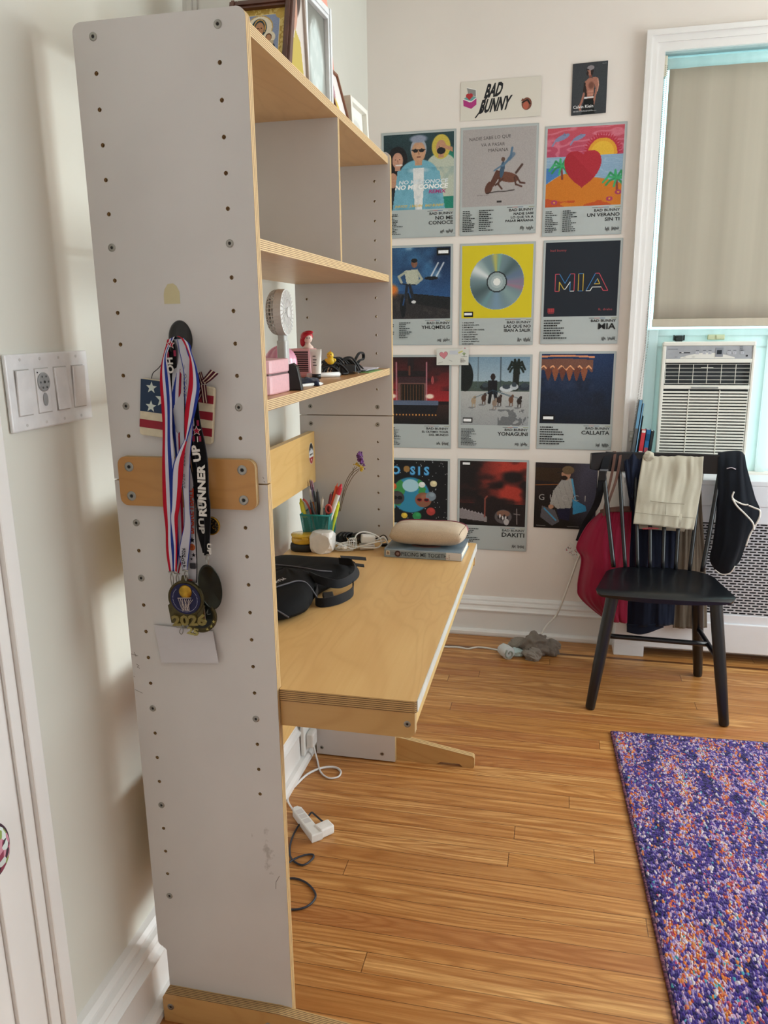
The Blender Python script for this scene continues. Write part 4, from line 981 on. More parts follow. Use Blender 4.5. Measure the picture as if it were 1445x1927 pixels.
p = Paint(60, 90, '8f8f88'); p.grad(0, 1, 'a9aaa4', '77776f'); p.ell(.55, .45, .33, .42, 'c8d3cf', rot=8, soft=.35); p.mix(np.clip((p.noise(7, 3)-.5)*3, 0, 1)*(np.hypot((p.U-.55)/.35, (p.Vv-.45)/.45) < 1)*.6, 'e9efec'); p.ell(.50, .12, .12, .06, 'e6d3cc', soft=.6)
frame('photo_frame', 'upright white photo frame with a pale blurred picture on the top shelf', 'picture frame', (.178, .628), .168, .222, 87, 0, .022, .016, plain('frame_white', 'e9ebec', .35), p.A, 'photo')
p = Paint(50, 90, 'f0a08c'); p.grad(.25, 1, 'ee9a84', 'f4b09c')
p.poly([(.0, 1), (.0, .45), (.35, .55), (.55, .75), (.75, 1)], 'c83a78')
for x, y in ((.35, .9), (.45, .7), (.62, .62), (.7, .8), (.55, .5), (.3, .5)): p.ell(x, y, .13, .07, 'd8447f' if x < .5 else 'b8306c', rot=70, soft=.1)
p.poly([(0, .36), (.5, .34), (1, .28), (1, 0), (0, 0)], 'd9bf4e'); p.mix((p.noise(8, 4) > .5)*(p.Vv < .36)*.8, 'b3ab7c'); p.mix((p.noise(12, 7) > .6)*(p.Vv < .36)*.8, '8c5a6a')
ya = 88; t = thing('painted_canvas', 'tall pink and orange painted canvas leaning behind the frames on the top shelf', 'painting', (.135, .80, ZTOP))
M = Matrix.Translation((.128, .640, ZTOP+.003)) @ Matrix.Rotation(math.radians(ya), 4, 'Z') @ Matrix.Rotation(math.radians(-5), 4, 'X') @ XZ(0)
bm = NB(); box(bm, 0, .258, 0, .44, -.016, 0, .001, 0, M); bobj('canvas', bm, plain('canvas_edge', 'e6dfd2', .8), t)
S = Sheet(); S.z = .0004; S.raster(0, 0, .258, .44, p.A); S.make('painting', M, M_print, t)
p = Paint(30, 40, 'efe9e6'); p.poly([(0, 0), (.4, .6), (.6, 1), (0, 1)], 'b98a9a'); p.ell(.25, .25, .2, .25, 'd9bf4e')
frame('photo_frame', 'small thin brown frame leaning back to the right of the white photo frame', 'picture frame', (.196, .764), .100, .142, 88, 15, .007, .009, plain('walnut', '7a4a30', .4), p.A, 'photo')
p = Paint(30, 20, 'e6e6e0'); p.ell(.5, .5, .4, .3, 'cfd0ca', soft=.5)
frame('photo_frame', 'low deep white frame at the far end of the top shelf', 'picture frame', (.176, .955), .150, .104, 88, 3, .012, .022, plain('frame_cream', 'ebe8de', .45), p.A, 'photo', mat_col='f0efe8', matw=.02)
p = Paint(20, 20, 'dcdcd8')
frame('photo_frame', 'plain white frame standing behind the brown framed painting', 'picture frame', (.115, .40), .16, .23, 0, 6, .03, .012, plain('frame_grey', 'd3d2ce', .5), p.A, 'photo')
bm = NB(); ball(bm, (.075, .13, ZTOP+.011), .020, 0, 1, .8, .5); top(bobj('dark_pouch', bm, fabric('dark_grey_cloth', '3a3638'), None, True), 'small dark grey pouch at the near end of the top shelf', 'pouch')

# ------------------------------------------------------------------ things on the middle shelf
Z1 = Zk(11)+.009
def D1(x, y): return at(x, y, 2, Z1)
M_pink = plain('pink_leatherette', 'dba9ae', .45, 0, .03, 200, .12)
def jewel(name, label, c, w, d, h, z, zip_):
    t = thing(name, label, 'box', (c[0], c[1], z), None)
    r = .016
    for nm, z0, z1 in (('body', z, z+h*.56), ('lid', z+h*.60, z+h)):
        bm = NB(); ngon_prism(bm, rrect(c[0]-w/2, c[0]+w/2, c[1]-d/2, c[1]+d/2, r, 3), z1-z0, XY(z0), bev=.003); bobj(nm, bm, M_pink, t)
    bm = NB(); ngon_prism(bm, rrect(c[0]-w/2+.0015, c[0]+w/2-.0015, c[1]-d/2+.0015, c[1]+d/2-.0015, r, 3), h*.05, XY(z+h*.555)); bobj('zip', bm, plain('zip_dark', zip_, .5), t)
    return t
jewel('jewellery_box', 'pale pink zipped jewellery box at the near end of the middle shelf', (.166, .160), .098, .118, .060, Z1, '5a3c3c')
# folding fan
FC = A(531, 588, .40); FZ = Z1
t = thing('handheld_fan', 'white handheld fan standing upright on the middle shelf', 'fan', (FC.x-.003, .40, FZ))
M_fan = plain('fan_white', 'e2e0dc', .35)
ya = math.radians(93)      # the grille looks towards the room and the camera
Mf = Matrix.Translation(FC) @ Matrix.Rotation(ya, 4, 'Z') @ XZ(0)
bm = NB(); R_ = .0465
def ringt(bm, r, z, tr, n=40): tube(bm, [Mf @ Vector((r*math.cos(2*math.pi*i/n), r*math.sin(2*math.pi*i/n), z)) for i in range(n)], tr, 6, 1, 0, True, False)
lathe(bm, [(R_-.003, .010), (R_, .010), (R_, -.006), (R_-.003, -.006), (R_-.003, .010)], 40, 0, Mf)
for k in range(30):
    a = 2*math.pi*k/30; tube(bm, [Mf @ Vector((r*math.cos(a+tw), r*math.sin(a+tw), .0115-.0*r)) for r, tw in ((.010, 0), (.022, .20), (.034, .32), (.0445, .34))], .0008, 4, 4)
ringt(bm, .028, .0118, .0007)
lathe(bm, [(.0105, .010), (.0105, .014), (0, .015)], 20, 0, Mf)
bobj('front_grille', bm, M_fan, t, False)
bm = NB()
for k in range(36):
    a = 2*math.pi*k/36; tube(bm, [Mf @ Vector((r*math.cos(a), r*math.sin(a), z)) for r, z in ((.045, -.006), (.0445, -.014), (.040, -.021), (.030, -.026), (.012, -.028))], .0009, 4, 3)
for r, z in ((.045, -.010), (.043, -.017), (.037, -.023), (.027, -.0265)): ringt(bm, r, z, .0009)
lathe(bm, [(.012, -.026), (.012, -.032), (0, -.033)], 20, 0, Mf)
bobj('rear_grille', bm, M_fan, t, False)
bm = NB()
for k in range(5):
    b = NB(); v = [b.verts.new((x, y, z)) for x, y, z in ((.008, -.004, -.004), (.036, -.016, -.010), (.041, .006, 0), (.030, .018, .004), (.008, .006, .004))]; b.faces.new(v); merge(bm, b, Mf @ Matrix.Rotation(2*math.pi*k/5, 4, 'Z'))
lathe(bm, [(.0, -.022), (.010, -.022), (.010, .006), (0, .007)], 16, 0, Mf)
bobj('fan_blades', bm, plain('fan_grey', 'b5b3b0', .4), t)
bm = NB(); hz = FC.z-R_+.002
ngon_prism(bm, rrect(-.0135, .0135, -.0105, .0105, .006), hz-.012-FZ, Matrix.Translation((FC.x-.002, FC.y+.002, FZ)) @ Matrix.Rotation(ya, 4, 'Z'), bev=.002)
ngon_prism(bm, rrect(-.011, .011, -.008, .008, .004), .016, Matrix.Translation((FC.x-.002, FC.y+.002, hz-.0125)) @ Matrix.Rotation(ya, 4, 'Z'))
box(bm, -.008, .008, -.004, .004, hz-.002-FZ-.0, hz+.006-FZ, .001, 0, Matrix.Translation((FC.x-.001, FC.y+.001, FZ)) @ Matrix.Rotation(ya, 4, 'Z'))
bobj('handle', bm, plain('fan_handle', 'c9c9c6', .35), t)
S = Sheet(); S.z = 0; S.poly(rrect(-.0035, .0035, 0, .020, .0034), '2c3f8a'); S.text('JISU', 0, .003, .004, 'eef0f4', 'L', 0, rot=90)
S.make('badge', Matrix.Translation((FC.x-.002, FC.y+.002, FZ+.02)) @ Matrix.Rotation(ya, 4, 'Z') @ XZ(-.0108), M_gloss, t)
# pink segmented speaker
bm = NB(); c = Vector((.093, .50, Z1+.038)); b = NB(); bmesh.ops.create_uvsphere(b, u_segments=48, v_segments=24, radius=.038)
for v in b.verts:
    a = math.atan2(v.co.y, v.co.x); v.co *= (.93+.07*abs(math.cos(a*4)))
    v.co.z *= 1.0
merge(bm, b, Matrix.Translation(c)); M_pk = plain('candy_pink', 'e59bb6', .25, 0, .02, 30, 0, .5, 0, .4)
t = thing('round_pink_case', 'glossy pink ribbed round case behind the white fan', 'case', (c.x, c.y, Z1)); bobj('shell', bm, M_pk, t, True)
bm = NB(); lathe(bm, [(.0, .0), (.006, .0), (.006, .0015), (0, .0015)], 14, 0, Matrix.Translation((c.x+.025, c.y-.028, c.z+.004)) @ Vector((.66, -.75, .1)).to_track_quat('Z', 'Y').to_matrix().to_4x4()); bobj('button', bm, plain('deep_pink', 'd0608c', .3), t)
# pink heater box with black louvres
t = thing('desk_cooler', 'pink box shaped mini cooler with black vent slits, behind the white tube', 'appliance', (.125, .60, Z1))
x0, x1, y0, y1 = .075, .136, .585, .645
bm = NB(); box(bm, x0, x1, y0, y1, Z1, Z1+.066, .006); bobj('housing', bm, plain('light_pink', 'e6aeb2', .4), t)
bm = NB(); box(bm, x0+.020, x1-.006, y0-.0008, y0+.004, Z1+.014, Z1+.060, .0005); bobj('vent_panel', bm, M_black, t)
for k in range(10): bm = NB(); box(bm, x0+.020, x1-.006, y0-.0022, y0-.0008, Z1+.0165+k*.0043, Z1+.0180+k*.0043); bobj('slat', bm, plain('light_pink', 'e6aeb2', .4), t)
# red haired doll head, plain
t = thing('doll_figurine', 'small toy figurine with red hair standing on the pink cooler', 'toy', (.128, .615, Z1+.066))
c = Vector((.122, .612, Z1+.066)); bm = NB(); lathe(bm, [(.013, 0), (.012, .004), (.006, .010), (.0045, .014)], 16, 0, Matrix.Translation(c)); ball(bm, c+Vector((0, 0, .0235)), .0105, 0, 1, 1, 1.12); bobj('figure', bm, plain('doll_skin', 'e9cfc2', .4), t, True)
bm = NB(); ball(bm, c+Vector((-.004, .003, .027)), .0135, 0, 1.1, 1.0, .95); ball(bm, c+Vector((-.014, .002, .016)), .008, 0, .8, 1, 1.5); ball(bm, c+Vector((.004, -.004, .037)), .008, 0, 1.4, .8, .5); bobj('hair', bm, plain('doll_red', 'c01f33', .3), t, True)
bm = NB()
for q in (-.0038, .0038): ball(bm, c+Vector((.004+q*.75, -.0098+q*.4, .024)), .0014, seg=8)
bobj('eyes', bm, M_black, t, True)
# white cosmetic tube, cap down
t = thing('cosmetic_tube', 'white squeeze tube standing on its black cap in front of the pink cooler', 'tube', (.160, .548, Z1))
b0 = Vector((.160, .548, Z1)); bm = NB(); prev = None
for i, (z, w, d_) in enumerate(((.011, .0105, .0105), (.02, .0115, .0112), (.045, .0125, .008), (.060, .0135, .003), (.066, .0135, .0012))):
    ring = [bm.verts.new(b0+Vector((w*math.cos(2*math.pi*k/20), d_*math.sin(2*math.pi*k/20), z))) for k in range(20)]
    if prev:
        for k in range(20): bm.faces.new((prev[k], prev[(k+1) % 20], ring[(k+1) % 20], ring[k]))
    prev = ring
bm.faces.new(prev); bobj('tube', bm, plain('tube_ivory', 'efece4', .35), t, True)
bm = NB(); cyl(bm, b0, b0+Vector((0, 0, .0115)), .0100, .0100, 20); bobj('cap', bm, M_black, t, True)
S = Sheet(); S.z = 0
for k, y in enumerate((.030, .036, .042, .05)): S.quad(-.004, y, .003 if k % 2 else .005, y+.0018, '3a3a3a', 0)
S.make('print', Matrix.Translation((b0.x, b0.y-.0118, b0.z)) @ XZ(0), M_print, t)
# black phone stand and hairpiece
bm = NB(); ngon_prism(bm, [(0, 0), (.036, 0), (.034, .012), (.028, .044), (.020, .050), (.004, .046), (0, .040)], .030, Matrix.Translation((.212, .208, Z1)) @ Matrix.Rotation(math.radians(12), 4, 'Z') @ XZ(0), bev=.002)
t = thing('phone_stand', 'small black angled stand next to the pink jewellery boxes', 'stand', (.225, .20, Z1)); 
bm2 = bm; M_ = Matrix.Translation((-.02, .035, 0)); bm2.transform(M_); bobj('block', bm2, M_black, t)
bm = NB(); ball(bm, (.1995, .2195, Z1+.036), .0022, seg=10); bobj('stud', bm, M_metal, t, True)
bm = NB(); tube(bm, [(.15, .36, Z1+.004), (.165, .35, Z1+.018), (.17, .36, Z1+.030), (.155, .38, Z1+.022)], .006, 8); top(bobj('hair_clip', bm, M_black, None, True), 'black curved hair clip behind the black stand', 'hair clip')
bm = NB(); n = 20
for i in range(1): tube(bm, [Vector((.128+.011*math.cos(a_), .43, Z1+.017+.011*math.sin(a_))) for a_ in [2*math.pi*k/14 for k in range(14)]], .0042, 8, 3, 0, True)
top(bobj('hair_ring', bm, plain('coral_pink', 'f0627a', .35), None, True), 'coral pink ring shaped clip beside the white tube', 'hair clip')
# folded navy cloth
def blob_cloth(name, c, sx, sy, h, mat, label, cat, seed=1, rot=0, fold=9, group=None):
    bm = NB(); n = 28; r = random.Random(seed); V = []
    for j in range(n+1):
        for i in range(n+1):
            u, v = i/n*2-1, j/n*2-1; e = max(0, 1-max(abs(u), abs(v))**4)
            nz = noise.noise(Vector((u*fold*.3, v*fold*.3, seed)))
            z = h*(e**.5)*(.75+.35*nz)+(.0 if e > .01 else 0); q = 1+.06*noise.noise(Vector((u*2, v*2, seed+9)))
            V.append(bm.verts.new((u*sx*q, v*sy*q, max(.0004, z))))
    for j in range(n):
        for i in range(n): bm.faces.new((V[j*(n+1)+i], V[j*(n+1)+i+1], V[(j+1)*(n+1)+i+1], V[(j+1)*(n+1)+i]))
    bmesh.ops.recalc_face_normals(bm, faces=bm.faces)
    edge = [v for v in bm.verts if v.is_boundary]
    r_ = bmesh.ops.contextual_create(bm, geom=[e for e in bm.edges if e.is_boundary])
    bm.transform(Matrix.Translation(c) @ Matrix.Rotation(rot, 4, 'Z'))
    return top(bobj(name, bm, mat, None, True), label, cat, group)
blob_cloth('folded_cloth', (.190, .375, Z1+.0002), .030, .055, .016, fabric('navy_cloth_small', '232a40'), 'small folded navy cloth at the edge of the middle shelf', 'cloth', 3, .3)
bm = NB(); p0 = Vector((.198, .262, Z1+.0035)); p1 = Vector((.229, .355, Z1+.003)); cyl(bm, p0, p1, .0034, .0034, 12); cyl(bm, p1, p1+(p1-p0).normalized()*.008, .0033, .0008, 12)
top(bobj('stylus', bm, M_white, None, True), 'thin white stylus lying at the front edge of the middle shelf', 'stylus')
bm = NB(); p0 = Vector((.135, .600-.04, Z1+.006)); p1 = Vector((.196, .612, Z1+.006)); cyl(bm, p0, p1, .0058, .0058, 16)
t = thing('marker_pen', 'fat white marker lying beside the black cable heap', 'marker', (.165, .585, Z1)); bobj('barrel', bm, M_white, t, True)
bm = NB(); cyl(bm, p1, p1+(p1-p0).normalized()*.003, .0045, .0040, 16); bobj('tip', bm, plain('grey_tip', '8c8c8c', .4), t)
# yellow chick
t = thing('toy_chick', 'tiny yellow chick toy perched on the black cables', 'toy', (.150, .66, Z1+.022))
c = Vector((.163, .655, Z1+.026)); bm = NB(); ball(bm, c+Vector((0, 0, .0095)), .0105, 0, 1, 1, .9); ball(bm, c+Vector((0, -.001, .0225)), .0085); ball(bm, c+Vector((-.010, 0, .011)), .004); ball(bm, c+Vector((.010, 0, .011)), .004); bobj('body', bm, plain('chick_yellow', 'e3bf2e', .4), t, True)
bm = NB(); ball(bm, c+Vector((.002, -.009, .0215)), .0024, 0, 1, 1.6, .7, 8); cyl(bm, c+Vector((0, 0, .030)), c+Vector((.001, 0, .036)), .0016, .0004, 8); bobj('beak', bm, plain('chick_orange', 'd6812a', .4), t, True)
bm = NB()
for q in (-.0032, .0045): ball(bm, c+Vector((q, -.0083, .0245)), .0012, seg=8)
bobj('eyes', bm, M_black, t, True)
# heap of black cable
r = random.Random(8); t = thing('charging_cable', 'coiled black charging cable heaped on the middle shelf', 'cable', (.17, .72, Z1))
bm = NB()
for k in range(15):
    cx = .165+r.uniform(-.015, .02); cy = .64+.012*k+r.uniform(-.006, .006); a0 = r.uniform(-.4, .4); h_ = .012+.016*math.sin(k/14*3.1)+r.uniform(0, .006)
    tube(bm, [(cx-.028*math.cos(a0), cy-.020, Z1+.004), (cx-.018, cy-.006, Z1+h_), (cx+.006, cy+.010, Z1+h_+.006), (cx+.026*math.cos(a0), cy+.018, Z1+.006), (cx+.016, cy+.002, Z1+.004)], .0026, 6, 5)
bobj('coils', bm, M_blackrub, t, True)
bm = NB(); box(bm, -.020, .020, -.012, .012, 0, .022, .003, 0, Matrix.Translation((.192, .70, Z1+.002)) @ Matrix.Rotation(.5, 4, 'Z')); bobj('adapter', bm, M_black, t)
for q in (0, .008): bm = NB(); cyl(bm, (.209, .695+q, Z1+.007), (.222, .690+q, Z1+.004), .0012, seg=8); bobj('prong', bm, M_metal, t)
bm = NB(); tube(bm, [(.175, .80, Z1+.006), (.18, .825, Z1+.030), (.182, .862, Z1+.046), (.184, .895, Z1+.044), (.185, .892, Z1+.030), (.182, .86, Z1+.026), (.178, .83, Z1+.010), (.172, .81, Z1+.005)], .0045, 8, 6, flat=.6)
bobj('loop', bm, fabric('black_braid', '131315'), t, True)
# cards
def card(name, pts, col, z, label, cat='card', tilt=0):
    S = Sheet(); S.z = 0
    me = None; bm = NB(); ngon_prism(bm, pts, .0008, XY(z)); o = bobj(name, bm, plain('card_'+col, col, .55, 0, .01), None); return top(o, label, cat)
card('greeting_card', [(.150, .78), (.232, .76), (.236, .90), (.165, .93)], '86b06a', Z1+.0002, 'green card under the white cards on the middle shelf')
card('greeting_card', [(.148, .79), (.222, .785), (.226, .905), (.16, .935)], 'd9d3dc', Z1+.0062, 'upper white card on the green card')
card('greeting_card', [(.146, .80), (.215, .795), (.221, .915), (.155, .93)], 'c9c4d2', Z1+.0030, 'pale lilac card between the white and green cards')
card('greeting_card', [(.10, .84), (.15, .83), (.17, .93), (.115, .94)], 'c8452f', Z1+.012, 'orange red card behind the black cable loop')
card('kraft_box', [(.035, .86), (.075, .86), (.075, .90), (.035, .90)], 'b79a68', Z1+.0002, 'flat kraft card at the back of the middle shelf')
bm = NB(); box(bm, .03, .10, .28, .36, Z1, Z1+.03, .004); top(bobj('wallet_case', bm, M_black, None), 'low black case behind the pink jewellery boxes', 'case')

# ------------------------------------------------------------------ things on the desk
DZ = ZD
C_ = lambda x, y, z=DZ: at(x, y, 2, z)
# mesh pen cup
mt = bpy.data.materials.new('teal_mesh'); mt.use_nodes = True; nt = mt.node_tree; bs = nt.nodes['Principled BSDF']; g = G(nt)
v = g.coord('UV'); s_ = g.sep(v)
mx_ = g.math('FRACT', g.math('ADD', g.math('MULTIPLY', s_[0], 26.0), g.math('MULTIPLY', s_[1], 26.0))); my_ = g.math('FRACT', g.math('SUBTRACT', g.math('MULTIPLY', s_[0], 26.0), g.math('MULTIPLY', s_[1], 26.0)))
k_ = g.math('MAXIMUM', g.math('LESS_THAN', mx_, .42), g.math('LESS_THAN', my_, .42))
g.l(k_, bs.inputs['Alpha']); bs.inputs['Base Color'].default_value = rgba('1d7f7c'); bs.inputs['Roughness'].default_value = .45
M_teal = plain('teal_enamel', '1c8a87', .4, 0, .04, 60)
cup = thing('pen_cup', 'square teal wire mesh pen cup at the back of the desk', 'pen cup', (.045, .895, DZ))
CX, CY = .047, .893
top_ = [Vector((CX+x*.042, CY+y*.042, DZ+.101)) for x, y in ((-1, -1), (1, -1), (1, 1), (-1, 1))]
bot_ = [Vector((CX+x*.031, CY+y*.031, DZ+.001)) for x, y in ((-1, -1), (1, -1), (1, 1), (-1, 1))]
bm = NB(); uv = bm.loops.layers.uv.new('UVMap')
for i in range(4):
    j = (i+1) % 4; f = bm.faces.new([bm.verts.new(q) for q in (bot_[i], bot_[j], top_[j], top_[i])])
    for l, q in zip(f.loops, ((.15, 0), (.85, 0), (1, 1.1), (0, 1.1))): l[uv].uv = q
bobj('mesh_wall', bm, mt, cup)
bm = NB()
for i in range(4): tube(bm, [top_[i], top_[(i+1) % 4]], .0026, 8, 1, 0, False, False); tube(bm, [bot_[i], top_[i]], .0016, 6, 1, 0, False, False)
box(bm, CX-.031, CX+.031, CY-.031, CY+.031, DZ, DZ+.003)
bobj('wire_rim', bm, M_teal, cup, True)
def pen(name, label, cat, b, px, py, Y, r, cols, cap=.25, capcol=None, tipr=.3, seg=10):
    """upright pen: foot at b in the cup, head where the plane y=Y is met"""
    p0 = Vector(b); p1 = at(px, py, 1, Y); d = p1-p0; t = thing(name, label, cat, p0)
    bm = NB(); pc = p0+d*(1-cap); cyl(bm, p0, pc, r, r, seg); bobj('barrel', bm, plain('pen_'+cols, cols, .35, 0, .02), t, True, angle=40)
    bm = NB(); cyl(bm, pc, p1, r*1.08, r*(1.0 if tipr > .5 else .75), seg); cyl(bm, p1, p1+d.normalized()*r*1.6, r*tipr, r*tipr*.4, seg)
    bobj('cap', bm, plain('pen_'+(capcol or cols), capcol or cols, .35, 0, .02), t, True, angle=40)
    return t
zb = DZ+.006
pen('highlighter', 'fat yellow and grey highlighter at the left corner of the teal cup', 'marker', (CX-.020, CY-.018, zb), 567, 945, .875, .0068, '6f6a3c', .35, 'd8cf2e', .8)
pen('pencil', 'dark violet pencil, tallest on the left of the teal cup', 'pencil', (CX-.005, CY+.018, zb), 583.4, 904, .915, .0030, '4d2f4e', .1, '6a4150')
pen('pencil', 'brownish purple pencil just right of the tallest violet one', 'pencil', (CX+.000, CY+.020, zb), 587.0, 905, .92, .0030, '7a4656', .1, 'a87884')
pen('mechanical_pencil', 'orange mechanical pencil with a silver cap', 'pencil', (CX-.004, CY+.006, zb), 583.5, 922, .905, .0044, 'd98428', .22, 'd7d4cf')
pen('ballpoint_pen', 'grey green translucent pen leaning left in the cup', 'pen', (CX+.014, CY-.008, zb), 590.5, 924, .905, .0042, '8b9a94', .2, '39444a')
pen('ballpoint_pen', 'black pen with a silver ring in the middle of the cup', 'pen', (CX+.010, CY-.012, zb), 597.0, 925, .895, .0050, '1b1b20', .2, '2b2b30')
pen('ballpoint_pen', 'short black and white pen in front of the black one', 'pen', (CX+.004, CY-.018, zb), 607.0, 939, .875, .0042, '1d1a1c', .35, 'd9cec0')
pen('ballpoint_pen', 'dark maroon pen right of the cup centre', 'pen', (CX+.004, CY+.010, zb), 622.5, 930, .905, .0042, '6d2832', .3, '8a3640')
pen('ballpoint_pen', 'thin black pen behind the orange marker', 'pen', (CX+.012, CY+.014, zb), 627, 926, .915, .0036, '1a1a22', .3, '2c2a34')
pen('marker_pen', 'orange red marker with a navy lower half', 'marker', (CX+.010, CY-.004, zb), 633.5, 915, .895, .0056, '22304a', .42, 'e2583a')
pen('marker_pen', 'white marker with a round red cap, right of the orange marker', 'marker', (CX+.008, CY-.016, zb), 640.5, 917, .890, .0062, 'e6e3e0', .12, 'c8283c', .9)
pen('highlighter', 'short yellow green highlighter at the right corner of the teal cup', 'marker', (CX+.022, CY+.010, zb), 636, 949, .905, .0056, 'c7cf3a', .3, 'd6df3e', .8)
pen('ballpoint_pen', 'black pen leaning left below the orange pencil', 'pen', (CX+.010, CY-.020, zb), 585, 945, .872, .0050, '17171c', .3, '222228')
# red cased pen bow and scissors handle
bm = NB(); tube(bm, [(CX+.0, CY-.02, DZ+.03), at(585, 965, 1, .872), at(577, 946, 1, .872), at(570, 939, 1, .872)], .0032, 8, 6); top(bobj('cable_tie', bm, plain('red_band', 'b5483e', .45), None, True), 'curved red band arching over the left rim of the teal cup', 'band')
t = thing('scissors', 'scissors with pink and orange loop handle sticking out of the teal cup', 'scissors', (CX+.012, CY-.012, DZ+.05)); bm = NB()
c = at(618, 958, 1, .872); tube(bm, [c+Vector((.008*math.cos(a_)*1.0, 0, .012*math.sin(a_))) for a_ in [2*math.pi*k/12 for k in range(12)]], .0030, 8, 3, 0, True); bobj('handle', bm, plain('coral_handle', 'c8504a', .4), t, True)
bm = NB(); box(bm, c.x-.004, c.x+.004, c.y-.001, c.y+.001, DZ+.01, c.z-.010); bobj('blade', bm, M_metal, t)
# dried flower
t = thing('dried_flower', 'dried purple and yellow flower sprig standing in the teal cup', 'flower', (CX+.02, CY+.005, DZ+.05)); r = random.Random(4)
Yf = .915; bm = NB()
for pts in ([(637, 962), (642, 945), (648, 915), (658, 893), (672, 879)], [(638, 962), (646, 930), (655, 905), (664, 890), (676, 882)], [(640, 962), (650, 925), (662, 900), (675, 885)]):
    tube(bm, [at(x, y, 1, Yf) for x, y in pts]+[], .0011, 6, 6)
tube(bm, [at(637, 962, 1, Yf), (CX+.015, CY, DZ+.02)], .0012, 6, 3)
for pts in ([(664, 892), (664, 880)], [(662, 895), (667, 878)]): tube(bm, [at(x, y, 1, Yf) for x, y in pts], .0007, 5, 2)
bobj('stem', bm, plain('stem_brown', '6b5a48', .7), t, True)
def petals(nm, pts, n, sx, sy, mat, rad):
    bm = NB()
    for k in range(n):
        cx, cy = pts[r.randrange(len(pts))]; q = at(cx+r.gauss(0, sx), cy+r.gauss(0, sy), 1, Yf+r.uniform(-.010, .010)); ball(bm, q, rad*r.uniform(.6, 1.2), 0, r.uniform(.7, 1.2), 1, r.uniform(.7, 1.3), 6)
    return bobj(nm, bm, mat, t, True)
petals('purple_petals', [(677, 855), (676, 861), (681, 869), (683, 875), (679, 865)], 90, 2.0, 2.6, plain('petal_purple', '6d3f7c', .8, 0, .2, 200), .0028)
petals('yellow_petals', [(671, 874), (676, 877), (681, 880), (680, 884)], 60, 2.2, 1.8, plain('petal_yellow', 'd0ad34', .8, 0, .2, 200), .0020)
# yellow case on black case
def tin(name, label, c, rx, ry, z0, z1, mat, pinch=.0, group=None):
    bm = NB(); n = 40; prof_ = ((.90, 0), (.98, .12), (1, .35), (1, .65), (.97, .88), (.90, 1.0)); rings = []
    for s_, f in prof_:
        rings.append([bm.verts.new((c[0]+rx*s_*math.cos(2*math.pi*i/n), c[1]+ry*s_*math.sin(2*math.pi*i/n)*(1-pinch*math.exp(-(math.cos(2*math.pi*i/n)/.35)**2)), z0+(z1-z0)*f)) for i in range(n)])
    for a, b in zip(rings, rings[1:]):
        for i in range(n): bm.faces.new((a[i], a[(i+1) % n], b[(i+1) % n], b[i]))
    bm.faces.new(rings[0]); bm.faces.new(rings[-1]); return bm
t = thing('earbud_case', 'black rounded case under the yellow container', 'case', (.005, .855, DZ)); bobj('shell', tin('', '', (.012, .845), .037, .030, DZ, DZ+.022, M_black, .12), plain('soft_black', '151412', .5), t, True, angle=50)
t = thing('lens_case', 'translucent yellow oval container with a hinged lid, on the black case', 'container', (.012, .845, DZ+.0222))
bobj('body', tin('', '', (.012, .845), .033, .027, DZ+.0222, DZ+.040, None), plain('amber_plastic', 'd9a92c', .2, 0, .05, 60, 0, .5, 0, .5), t, True, angle=50)
bobj('lid', tin('', '', (.012, .845), .0335, .0275, DZ+.0402, DZ+.050, None), plain('amber_lid', 'e0b63a', .15, 0, .05, 60, 0, .5, 0, .6), t, True, angle=50)
bm = NB(); box(bm, .018, .038, .816, .8185, DZ+.036, DZ+.043, .001); bobj('clasp', bm, plain('amber_plastic', 'd9a92c'), t)
# crumpled white paper ball
b = NB(); bmesh.ops.create_icosphere(b, subdivisions=4, radius=1)
for v in b.verts:
    n1 = noise.cell(v.co*1.6+Vector((3, 1, 2))); n2 = noise.noise(v.co*2.2); v.co *= 1+.14*n2+.05*noise.noise(v.co*6)
    v.co = Vector((max(-.74, min(.76, v.co.x)), max(-.74, min(.76, v.co.y)), max(-.76, min(.74, v.co.z))))
    v.co = Vector((v.co.x*.042, v.co.y*.036, v.co.z*.040+.0305))
o = bobj('quartz_rock', b, None and 0 or plain('frosted_white', 'e9e4df', .35, 0, .03, 40, .25, .5, 0, .1), None, False); me = o.data; me.transform(Matrix.Translation((.072, .838, DZ)))
top(o, 'lumpy white faceted rock between the yellow container and the cables', 'rock')
# mouse with its cable
t = thing('computer_mouse', 'black computer mouse behind the white cables', 'mouse', (.150, .950, DZ)); bm = NB()
ball(bm, (.152, .945, DZ+.013), .030, 0, 1.15, .75, .62, 28)
for v in bm.verts: v.co.z = max(v.co.z, DZ)
bobj('shell', bm, plain('mouse_black', '14161b', .25, 0, .05, 30, 0, .5, 0, .3), t, True)
bm = NB()
for k in range(8): tube(bm, [(.092+.004*k, .915+.002*k, DZ+.003), (.088+.004*k, .925, DZ+.022+.002*(k % 3)), (.100+.004*k, .950, DZ+.028), (.114+.003*k, .965, DZ+.006)], .0022, 6, 5)
tube(bm, [(.120, .96, DZ+.004), (.19, .975, DZ+.006), (.22, .955, DZ+.024), (.232, .95, DZ+.018), (.236, .945, DZ+.004)], .0016, 6, 6)
bobj('cord', bm, M_blackrub, t, True)
bm = NB(); box(bm, -.012, .012, -.006, .006, 0, .008, .002, 0, Matrix.Translation((.232, .925, DZ)) @ Matrix.Rotation(.6, 4, 'Z')); bobj('plug', bm, M_black, t)
